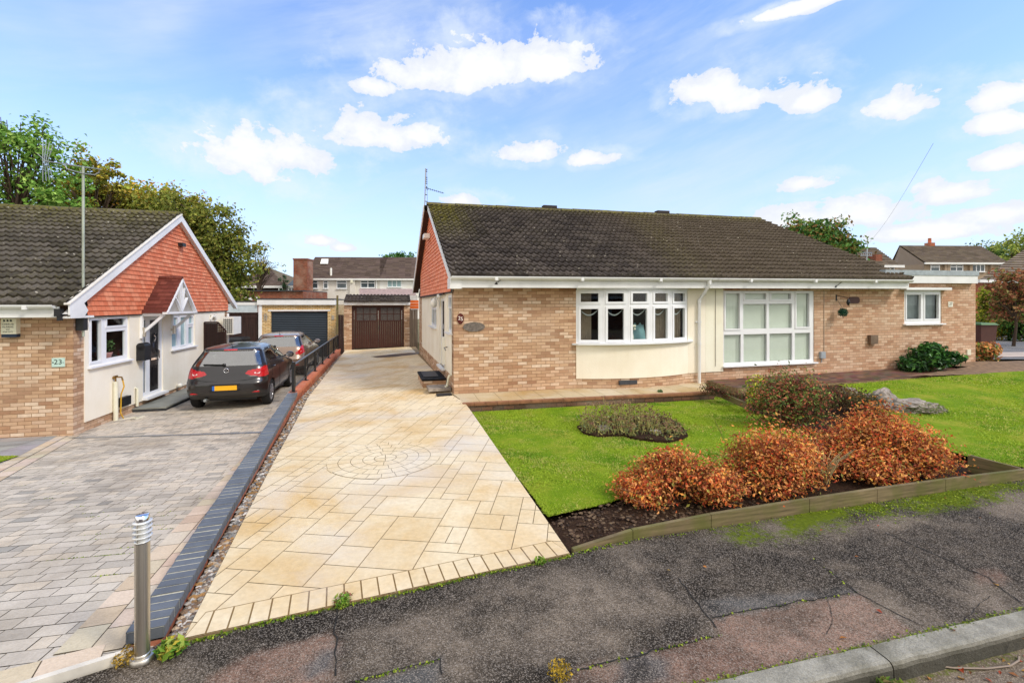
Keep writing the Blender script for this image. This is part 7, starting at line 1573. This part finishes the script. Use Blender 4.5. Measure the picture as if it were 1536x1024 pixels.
for k, (q, s_) in enumerate((((906, 647), .10), ((983, 652), .08))):
    r_ = thing('stone', ['pinkish stone at front left of the island bed', 'mossy pale stone at front right of the island bed'][k], 'stone', (*GZ(*q, zl25), -.05)); p = GZ(*q, zl25); boulder('boulder', (*p, zl25(*p)+.04), (s_, s_*.7, s_*.6), M['rock'], r_, 20+k, 3)
# glossy evergreen by 27, corner shrub, far right shrubs
p = H.xy(H.t_at(1390, -.4), -.45); shrub('evergreen_shrub', 'glossy dark green evergreen shrub under the small window of 27', 'shrub', (*p, .1), [(0, 0, .34, .45, .38, .34), (-.45, 0, .18, .35, .3, .22), (.4, 0, .36, .4, .3, .2), (.1, .0, .55, .3, .3, .22), (.72, 0, .36, .22, .2, .12)], 1900, .13, [C('2f5a26'), C('3f7030'), C('1f4420'), C('55833a'), C('2a4f24')], 'gloss_leaf', seed=21, stems=26, shell=.4, spiky=.4)
p = D(1480, 545, 13.6); shrub('autumn_hydrangea', 'small shrub with orange and green leaves at the extension corner of 27', 'shrub', (p[0], p[1], .2), [(0, 0, .3, .36, .3, .32)], 900, .10, [C('d9a05a'), C('c9783a'), C('e0b878'), C('6f8a3a'), C('8fa048'), C('d08a5a')], seed=22, stems=14)
p = D(1474, 500, 19); shrub('yellow_shrub', 'tall feathery yellow-green shrub behind the extension corner of 27', 'shrub', (p[0], p[1], .25), [(0, 0, .8, .3, .35, .8), (.35, 0, 1.5, .45, .4, .5), (.1, 0, 1.9, .3, .3, .5)], 2600, .10, [C('b5b838'), C('98a832'), C('c9c84a'), C('7f9a2c')], seed=23, stems=16, spiky=.4)
p = D(1486, 503, 21); shrub('variegated_hedge', 'clipped yellow variegated hedge below the red brick bungalow at right', 'hedge', (p[0], p[1], .22), [(-.5, 0, .45, .6, .45, .48), (.4, 0, .45, .6, .45, .48)], 3200, .085, [C('d2b83a'), C('c2a52c'), C('e0cf5a'), C('8f962c')], seed=24, stems=0)
p = D(1522, 500, 20.5); shrub('green_shrub', 'dense dark green shrub under the red-leaved tree at right edge', 'shrub', (p[0], p[1], .22), [(0, 0, .8, .65, .6, .85), (.6, 0, 1.0, .7, .6, 1.0)], 3800, .12, [C('3a5f22'), C('55802e'), C('6a9238'), C('2a4a1c')], seed=25, stems=10)
# hanging topiary ball
tb = thing('hanging_ball', 'round dark green artificial topiary ball hanging on the wall of 27', 'topiary', bl_c)
leaf_cluster('foliage', bl_c, .115, 900, .035, [C('1f4a3a'), C('2f6248'), C('17362c'), C('3f7a5a')], M['leaf'], tb, 5, .6)
x = MB(); bc = Vector(bl_c); x.tube([bc+Vector((0, .02, .1)), bc+Vector((-.02, .2, .36))], .004, 4); x.tube([bc+Vector((0, 0, -.1)), bc+Vector((0, 0, -.16))], .006, 4); x.build('chain', M['black_paint'], tb)
# weeds, litter, moss
def tuft(label, c, n, rad, size, cols, seed, cat='weed', name='weed'):
    r_ = thing(name, label, cat, c); leaf_cluster('foliage', (c[0], c[1], c[2]+rad*.35), rad, n, size, cols, M['leaf'], r_, seed, .7, (1, 1, .5)); return r_
wc = [C('7a9a34'), C('9aa84a'), C('5f8a2c')]
tuft('small green and yellow weed at the foot of the steel bollard', (bp[0]+.13, bp[1]+.04, .0), 120, .075, .05, wc+[C('c9b84a')], 31)
tuft('green weed on the tarmac edge below the driveway border', (G(513, 907)[0], G(513, 907)[1], 0), 90, .05, .025, wc, 32)
tuft('green weed at the right corner of the driveway border', (G(810, 843)[0], G(810, 843)[1], 0), 70, .05, .03, wc, 33)
tuft('green weed growing on the patio path edge of 25', (G(990, 588)[0], G(990, 588)[1], 0), 60, .06, .05, [C('5a7a4a'), C('6f8a58')], 34)
tuft('pinkish-green weed at the pavement edge near the left driveway border', (G(528, 902)[0]-.05, G(528, 902)[1], 0), 70, .06, .03, wc+[C('8a5a4a')], 35)
tuft('yellow dried moss clump on the pavement at the bottom centre', (G(840, 1012)[0], G(840, 1012)[1], 0), 260, .07, .018, [C('b5962c'), C('c9a83a'), C('8f7a2a')], 36, 'moss', 'moss_clump')
tuft('straw-coloured moss patch left of the bollard base', (bp[0]-.06, bp[1]+.0, -.01), 260, .08, .02, [C('a88a3a'), C('8a7430'), C('c2a04a')], 37, 'moss', 'moss_clump')
tuft('green grass tuft in the gutter below the right kerb', (*kp(.55, -.22), -.12), 260, .09, .05, [C('5f7a2c'), C('7a8a3a'), C('8a7a4a')], 38)
g = np.random.default_rng(41); P = []
def along(pts, n, sp):
    for k in range(n):
        i = g.integers(0, len(pts)-1); t_ = g.random(); q = (lerp(pts[i][0], pts[i+1][0], t_)+g.normal()*sp, lerp(pts[i][1], pts[i+1][1], t_)+g.normal()*sp-.01); P.append((*q, zf_(*q)+.008))
off = lambda pts, d: [(p[0]+.25*d, p[1]-d) for p in pts]
along(off([P1[:2], P2[:2]], .015), 700, .010); along(off(BL[2:5], .10), 1700, .10); along([kp(-1.2, .02), kp(2.0, .02)], 420, .012); along(off(BL[0:3], .02), 260, .015)
for s_, n_s in (([(868, 1004), (1082, 951)], 45), ([(525, 1024), (659, 988)], 60), ([(1066, 925), (1285, 888)], 25), ([(1219, 838), (1285, 889)], 10)): along([GZ(*q, zf_) for q in s_], n_s, .006)
for k in range(46):
    px_, py_ = g.uniform(20, 330), g.uniform(720, 1000); q0 = GZ(px_, py_, zL)
    if not inside(q0, LA) or q0[0] > wall_at(max(2.66, q0[1]))-.6: continue
    ca, sa = math.cos(R(13)), math.sin(R(13)); y0_ = min(-p[0]*sa+p[1]*ca for p in LA); ly = -q0[0]*sa+q0[1]*ca; ly = y0_+round((ly-y0_)/.128)*.128; lx = q0[0]*ca+q0[1]*sa
    for j in range(int(g.integers(6, 22))): u = lx+g.random()*.22; v = ly+g.normal()*.002; w_p = (u*ca-v*sa, u*sa+v*ca); P.append((*w_p, zL(*w_p)+.002))
P = np.array(P); o = leaves_at('moss', P, np.tile([0, 0, 1.], (len(P), 1)), .014, [C('6f8a18'), C('8a9a24'), C('55701a'), C('9aa834')], M['leaf'], None, g, .5, None, .8); o['kind'] = 'stuff'
P = []
for k in range(160): q = kp(g.random()*5.0-1.2, -.16-abs(g.normal())*.12); P.append((*q, -.11))
for k in range(60): q = (g.uniform(2.2, 5.2), g.uniform(7.0, 7.9)); P.append((*q, zl25(*q)+.03)) if inside(q, LAWN) else None
for k in range(50): q = (g.uniform(-1.9, 5), g.uniform(2.6, 5)); P.append((*q, zf_(*q)+.012)) if not inside(q, DR) and not inside(q, LAWN) and dist_line(*q, BL) > .02 and q[1] < lerp(3.55, 5.0, (q[0]-.4)/5) and q[1] < 2.66+.36*max(0, q[0]+2.0) else None
for k in range(60): q = (g.uniform(4, 12), g.uniform(10.2, 12.5)); P.append((*q, zl27(*q)+.05)) if inside(q, L27) else None
P = np.array(P); o = leaves_at('fallen_leaves', P, np.tile([0, 0, 1.], (len(P), 1)), .035, [C('b5783a'), C('c99a4a'), C('8a5a34'), C('a84a2a'), C('d2b06a')], M['leaf'], None, g, .25, None, .6); o['kind'] = 'stuff'
tw = thing('twig', 'long curved bare twig lying in the road gutter at bottom right', 'twig', (*kp(1.2, -.25), -.11)); x = MB()
a = [G(*q, -.108) for q in ((1393, 996), (1430, 1001), (1480, 1002), (1515, 998), (1528, 990), (1528, 984))]; x.tube([Vector(p) for p in a], .005, 6); x.build('stick', plain('grey_twig', C('8a7a6a'), .8), tw)
# ---------------------------------------------------------------- trees
def tree(name, label, base, top, trunk_r, lumps, n, leaf, cols, seed, limbs=9, cat='tree', dark=.75, shell=.42, flat=.7, bare=False):
    root = thing(name, label, cat, base); g = np.random.default_rng(seed); b = np.array(base, float); x = MB(); h = top-b[2]
    cx_ = np.mean([l[0] for l in lumps]) if lumps else 0; tp = b+np.array([cx_*.5, 0, h*.62]); mid = b+np.array([g.normal()*.2, g.normal()*.2, h*.3]); x.tube([b, mid, tp], trunk_r, 9, r1=trunk_r*.35)
    Ps = []; Ns = []; Ds = []; vol = np.array([l[3]*l[5] for l in lumps]); cnt = (n*vol/vol.sum()).astype(int)
    for l, c in zip(lumps, cnt):
        ce = np.array(l[:3]); ra = np.array(l[3:6]); e = b+ce
        for k in range(limbs):
            d = g.normal(size=3); d /= np.linalg.norm(d); q = e+d*ra*.75; s0 = mid+(tp-mid)*g.random(); m = (s0+q)/2+np.array([0, 0, .1*h*g.random()]); x.tube([s0, m, q], trunk_r*.28, 5, cap=False, r1=trunk_r*.05)
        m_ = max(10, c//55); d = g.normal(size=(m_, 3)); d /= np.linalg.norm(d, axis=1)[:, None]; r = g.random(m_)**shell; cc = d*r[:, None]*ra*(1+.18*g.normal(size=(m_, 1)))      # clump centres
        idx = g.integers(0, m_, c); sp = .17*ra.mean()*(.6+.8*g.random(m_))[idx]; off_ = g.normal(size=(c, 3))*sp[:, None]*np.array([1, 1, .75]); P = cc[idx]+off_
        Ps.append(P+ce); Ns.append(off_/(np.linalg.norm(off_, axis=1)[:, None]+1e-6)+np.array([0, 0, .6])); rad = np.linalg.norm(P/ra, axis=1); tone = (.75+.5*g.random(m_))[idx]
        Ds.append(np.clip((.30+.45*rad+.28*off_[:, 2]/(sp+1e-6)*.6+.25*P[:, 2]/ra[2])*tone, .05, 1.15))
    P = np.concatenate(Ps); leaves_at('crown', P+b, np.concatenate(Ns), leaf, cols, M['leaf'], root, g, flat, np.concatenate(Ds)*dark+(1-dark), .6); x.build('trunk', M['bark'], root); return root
def tb_(px, d, z=-.3): p = D(px, 0, d); return (p[0], p[1], z)
k = 22/690; gr = [C('6f9a3c'), C('88b04a'), C('58802f'), C('9fbc5a'), C('7aa040')]
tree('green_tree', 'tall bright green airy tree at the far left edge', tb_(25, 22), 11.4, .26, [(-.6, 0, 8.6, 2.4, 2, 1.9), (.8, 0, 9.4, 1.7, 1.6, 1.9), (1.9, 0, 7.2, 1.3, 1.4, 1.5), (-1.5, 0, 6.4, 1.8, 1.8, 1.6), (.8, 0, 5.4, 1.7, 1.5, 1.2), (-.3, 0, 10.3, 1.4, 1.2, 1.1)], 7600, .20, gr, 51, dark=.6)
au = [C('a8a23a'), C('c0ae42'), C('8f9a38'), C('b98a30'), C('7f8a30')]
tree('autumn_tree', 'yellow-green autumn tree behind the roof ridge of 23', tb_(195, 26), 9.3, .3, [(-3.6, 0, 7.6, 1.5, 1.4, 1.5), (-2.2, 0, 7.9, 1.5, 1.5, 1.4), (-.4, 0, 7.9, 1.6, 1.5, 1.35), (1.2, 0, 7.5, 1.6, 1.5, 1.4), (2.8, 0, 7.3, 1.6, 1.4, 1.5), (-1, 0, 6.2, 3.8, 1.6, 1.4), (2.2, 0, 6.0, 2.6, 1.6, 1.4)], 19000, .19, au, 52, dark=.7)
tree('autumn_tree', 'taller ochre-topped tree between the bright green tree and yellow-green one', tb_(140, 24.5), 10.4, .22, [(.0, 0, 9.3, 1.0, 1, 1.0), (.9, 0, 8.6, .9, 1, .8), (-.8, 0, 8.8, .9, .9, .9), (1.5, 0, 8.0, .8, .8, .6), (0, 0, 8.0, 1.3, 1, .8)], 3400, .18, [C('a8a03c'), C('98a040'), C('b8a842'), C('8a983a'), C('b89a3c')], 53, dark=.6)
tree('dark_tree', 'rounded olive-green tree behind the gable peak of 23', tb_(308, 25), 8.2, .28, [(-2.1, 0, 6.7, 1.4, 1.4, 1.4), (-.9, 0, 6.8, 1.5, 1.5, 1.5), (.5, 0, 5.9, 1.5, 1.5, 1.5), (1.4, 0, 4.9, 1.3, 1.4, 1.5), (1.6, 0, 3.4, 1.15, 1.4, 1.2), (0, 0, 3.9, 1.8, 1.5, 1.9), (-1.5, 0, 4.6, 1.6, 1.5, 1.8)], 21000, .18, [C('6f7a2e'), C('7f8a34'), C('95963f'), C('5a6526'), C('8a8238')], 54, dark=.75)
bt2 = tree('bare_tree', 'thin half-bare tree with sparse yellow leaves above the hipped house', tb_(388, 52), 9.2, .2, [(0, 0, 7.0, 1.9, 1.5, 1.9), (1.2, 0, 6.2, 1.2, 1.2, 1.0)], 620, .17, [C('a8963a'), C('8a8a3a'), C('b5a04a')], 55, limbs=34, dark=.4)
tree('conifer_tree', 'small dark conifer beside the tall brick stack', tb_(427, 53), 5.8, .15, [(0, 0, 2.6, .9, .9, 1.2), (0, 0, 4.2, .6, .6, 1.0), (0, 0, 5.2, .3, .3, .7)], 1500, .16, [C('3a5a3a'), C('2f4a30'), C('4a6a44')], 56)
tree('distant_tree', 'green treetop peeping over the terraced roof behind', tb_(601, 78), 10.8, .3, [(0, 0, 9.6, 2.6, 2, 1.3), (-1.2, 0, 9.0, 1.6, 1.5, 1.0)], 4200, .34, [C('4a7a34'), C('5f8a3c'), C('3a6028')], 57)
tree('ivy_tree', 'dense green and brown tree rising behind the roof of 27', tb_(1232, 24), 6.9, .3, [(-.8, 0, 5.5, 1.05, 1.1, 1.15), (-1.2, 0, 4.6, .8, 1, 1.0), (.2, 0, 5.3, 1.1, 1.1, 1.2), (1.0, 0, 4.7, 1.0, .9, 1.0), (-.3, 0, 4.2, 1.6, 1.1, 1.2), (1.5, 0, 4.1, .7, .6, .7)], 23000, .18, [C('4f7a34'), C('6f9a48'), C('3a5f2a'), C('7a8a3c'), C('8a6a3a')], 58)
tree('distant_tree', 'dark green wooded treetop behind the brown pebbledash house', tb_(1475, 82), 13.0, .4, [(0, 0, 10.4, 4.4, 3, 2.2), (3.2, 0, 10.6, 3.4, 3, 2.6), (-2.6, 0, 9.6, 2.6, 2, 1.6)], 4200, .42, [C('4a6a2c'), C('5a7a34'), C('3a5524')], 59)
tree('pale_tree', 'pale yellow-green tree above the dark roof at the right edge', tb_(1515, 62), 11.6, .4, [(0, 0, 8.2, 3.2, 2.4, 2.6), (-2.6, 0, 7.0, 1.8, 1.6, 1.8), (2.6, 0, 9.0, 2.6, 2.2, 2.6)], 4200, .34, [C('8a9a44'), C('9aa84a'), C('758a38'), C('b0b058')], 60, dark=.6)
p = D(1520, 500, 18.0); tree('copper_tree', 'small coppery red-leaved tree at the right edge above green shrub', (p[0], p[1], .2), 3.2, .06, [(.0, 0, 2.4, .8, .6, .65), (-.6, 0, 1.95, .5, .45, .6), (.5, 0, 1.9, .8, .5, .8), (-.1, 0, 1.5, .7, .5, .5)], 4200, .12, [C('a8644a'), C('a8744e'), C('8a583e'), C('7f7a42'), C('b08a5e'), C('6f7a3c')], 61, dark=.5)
# ================================================================ the house across the street, mirrored in the window panes
OP = Frame(16, -15.5, 194, 194); oh = thing('bungalow', 'dark brick bungalow across the street, seen only as reflections in the bow window', 'bungalow', OP((12, 0, 0)))
x = MB(wallmap(OP, 'front')); panel(x, 0, 26, -.3, 2.5, [(3, 5.4, .9, 2.1), (9, 11, .9, 2.1), (15, 17.4, .9, 2.1), (20, 21, 0, 2.1)]); x.build('wall', M['brick_dark'], oh)
x = MB(OP); flat_tiles(x, (-.3, -.3, 2.5), (26.3, -.3, 2.5), (26.3, 4.5, 5.0), (-.3, 4.5, 5.0), 12); x.build('roof', M['roof_far'], oh)
x = MB(OP); x.box(-.3, 26.3, -.34, -.3, 2.3, 2.5); x.build('fascia', M['fascia'], oh)
for a0_, a1_ in ((3, 5.4), (9, 11), (15, 17.4)): far_window(oh, wallmap(OP, 'front'), a0_, a1_, .9, 2.1, 3)
x = MB(wallmap(OP, 'front')); x.box(20, 21, .02, .06, 0, 2.1); x.build('door', M['black_paint'], oh)
# ---------------------------------------------------------------- camera, daylight
cam = bpy.data.cameras.new('Camera'); co = bpy.data.objects.new('Camera', cam); COL.objects.link(co)
co.location = (0, 0, CZ); co.rotation_euler = (R(90), 0, 0); cam.sensor_width = 36; cam.lens = 36*F/1536; cam.shift_y = (HY-512)/1536; cam.clip_start = .05; cam.clip_end = 3000
SC.camera = co
SUN_EL, SUN_AZ = 44, 120                     # azimuth clockwise from +Y (the view direction)
sd = bpy.data.lights.new('Sun', 'SUN'); sd.energy = 2.5; sd.angle = R(12); sd.color = (1, .92, .81)
so = bpy.data.objects.new('Sun', sd); COL.objects.link(so); so.location = (0, 0, 30)
dirv = Vector((math.sin(R(SUN_AZ))*math.cos(R(SUN_EL)), math.cos(R(SUN_AZ))*math.cos(R(SUN_EL)), math.sin(R(SUN_EL))))
so.rotation_euler = dirv.to_track_quat('Z', 'Y').to_euler()
W = bpy.data.worlds.new('World'); SC.world = W; W.use_nodes = True; nt = W.node_tree; nt.nodes.clear()
class WT(NT):
    def __init__(s, t): s.t = t
w_ = WT(nt)
sky = w_.n('TexSky', _sky_type='NISHITA', _sun_disc=False, _sun_elevation=R(SUN_EL), _sun_rotation=R(SUN_AZ), _air_density=1.0, _dust_density=.6, _ozone_density=1.6)
tc = w_.n('TexCoord').outputs['Generated']; sx = w_.n('SeparateXYZ', Vector=tc)
az = w_.math('ARCTAN2', sx.outputs[0], sx.outputs[1]); el = w_.math('ARCSINE', sx.outputs[2])
# real cumulus, each at its bearing and elevation above the roofs
def dirof(px, py):
    x, y, z = (px-CX)/F, 1.0, (HY-py)/F; return math.atan2(x, y), math.asin(z/math.sqrt(x*x+y*y+z*z))
def cloud(px, py, rx, up, dn):
    a0, e0 = dirof(px, py); ra = abs(dirof(px+rx, py)[0]-dirof(px-rx, py)[0])/2; ru = dirof(px, py-up)[1]-e0; rd = e0-dirof(px, py+dn)[1]
    da = w_.math('DIVIDE', w_.math('SUBTRACT', az, a0), ra); de = w_.math('SUBTRACT', el, e0)
    dd = w_.math('MAXIMUM', w_.math('DIVIDE', de, ru), w_.math('DIVIDE', de, -rd))
    return w_.math('SUBTRACT', 1.0, w_.math('SQRT', w_.math('ADD', w_.math('MULTIPLY', da, da), w_.math('MULTIPLY', dd, dd))))
cl = [(650, 118, 120, 45, 26), (720, 105, 130, 62, 36), (830, 100, 95, 62, 26), (560, 130, 60, 18, 18), (400, 225, 130, 50, 55), (560, 205, 135, 60, 26), (625, 205, 75, 34, 18), (790, 232, 85, 30, 18), (890, 240, 60, 16, 12), (1060, 140, 75, 48, 22), (1130, 150, 110, 48, 22), (1210, 155, 60, 26, 16),
      (1350, 158, 85, 36, 28), (1500, 145, 90, 32, 26), (1490, 190, 80, 30, 20), (1430, 290, 100, 32, 22), (1300, 320, 110, 34, 30), (1210, 275, 60, 20, 14), (1500, 240, 90, 28, 20), (1240, 0, 200, 14, 14), (690, 302, 55, 20, 14), (1180, 330, 75, 26, 26), (1510, 320, 120, 30, 26), (1380, 350, 180, 24, 24), (480, 362, 40, 16, 12), (515, 372, 36, 12, 10)]
dens = None
for c in cl:
    k = cloud(*c); dens = k if dens is None else w_.math('SMOOTH_MAX', dens, k, .10)
pv = w_.n('CombineXYZ', X=w_.math('MULTIPLY', az, 14), Y=w_.math('MULTIPLY', el, 19), Z=1.7).outputs[0]
n1 = w_.noise(1.0, pv, 11, .62, dist=.25); n2 = w_.noise(.8, pv, 5, .55)
dn = w_.math('ADD', dens, w_.math('MULTIPLY', w_.math('SUBTRACT', n1, .5), 2.0))
mask = w_.ramp(dn, [(.28, 0), (.35, .85), (.5, 1)])
# thin high streaks
rot = w_.n('CombineXYZ', X=w_.math('ADD', w_.math('MULTIPLY', az, 1.5), w_.math('MULTIPLY', el, 1.0)), Y=w_.math('ADD', w_.math('MULTIPLY', el, 7.5), w_.math('MULTIPLY', az, -2.4)), Z=5.0).outputs[0]
ci = w_.noise(1.5, rot, 8, .6, dist=.15); ci2 = w_.noise(2.2, tc, 4, .55)
cim = w_.math('MULTIPLY', w_.math('MULTIPLY', w_.ramp(ci, [(.42, 0), (.75, 1)]), w_.ramp(ci2, [(.36, .1), (.62, 1)])), .62)
low = w_.ramp(el, [(.0, 1), (.16, .8), (.36, .32), (.66, .04)])
skyc = w_.mix(1.0, sky.outputs[0], (1.9, 2.45, 3.3), 'MULTIPLY')
skyc = w_.mix(w_.math('MULTIPLY', low, .72), skyc, (7.9, 8.7, 9.9))
skyc = w_.mix(cim, skyc, (8.2, 9.1, 10.2))
shade = w_.mix(w_.ramp(w_.math('ADD', w_.math('MULTIPLY', dn, .35), w_.math('MULTIPLY', n2, .6)), [(.42, 0), (.66, 1)]), (8.7, 9.1, 9.9), (10.9, 11.0, 11.2))
wm = w_.math('MULTIPLY', w_.ramp(w_.math('ADD', dn, .45), [(.0, 0), (.5, 1)]), w_.ramp(n2, [(.40, .05), (.66, .55)]))
skyc = w_.mix(wm, skyc, (8.8, 9.6, 10.6))
skyc = w_.mix(mask, skyc, shade)
# broken bright cloud added unseen behind, left of and above the viewer as fill light
fill_bank = w_.ramp(w_.math('SUBTRACT', w_.math('MULTIPLY_ADD', w_.noise(2.2, tc, 7, .6), .9, -.2), w_.math('ADD', w_.math('MULTIPLY', sx.outputs[1], .9), w_.math('MULTIPLY_ADD', sx.outputs[0], .35, -.1))), [(.28, 0), (.5, .92)])
skyc = w_.mix(fill_bank, skyc, w_.mix(n2, (12.6, 12.0, 11.2), (15.6, 14.9, 13.9)))
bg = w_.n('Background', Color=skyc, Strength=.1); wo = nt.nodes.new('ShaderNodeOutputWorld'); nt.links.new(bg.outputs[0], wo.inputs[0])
try: W.cycles.sampling_method = 'MANUAL'; W.cycles.sample_map_resolution = 512
except Exception: pass
SC.view_settings.view_transform = 'Standard'; SC.view_settings.look = 'None'; SC.view_settings.exposure = 0
SC.cycles.max_bounces = 6; SC.cycles.transparent_max_bounces = 12
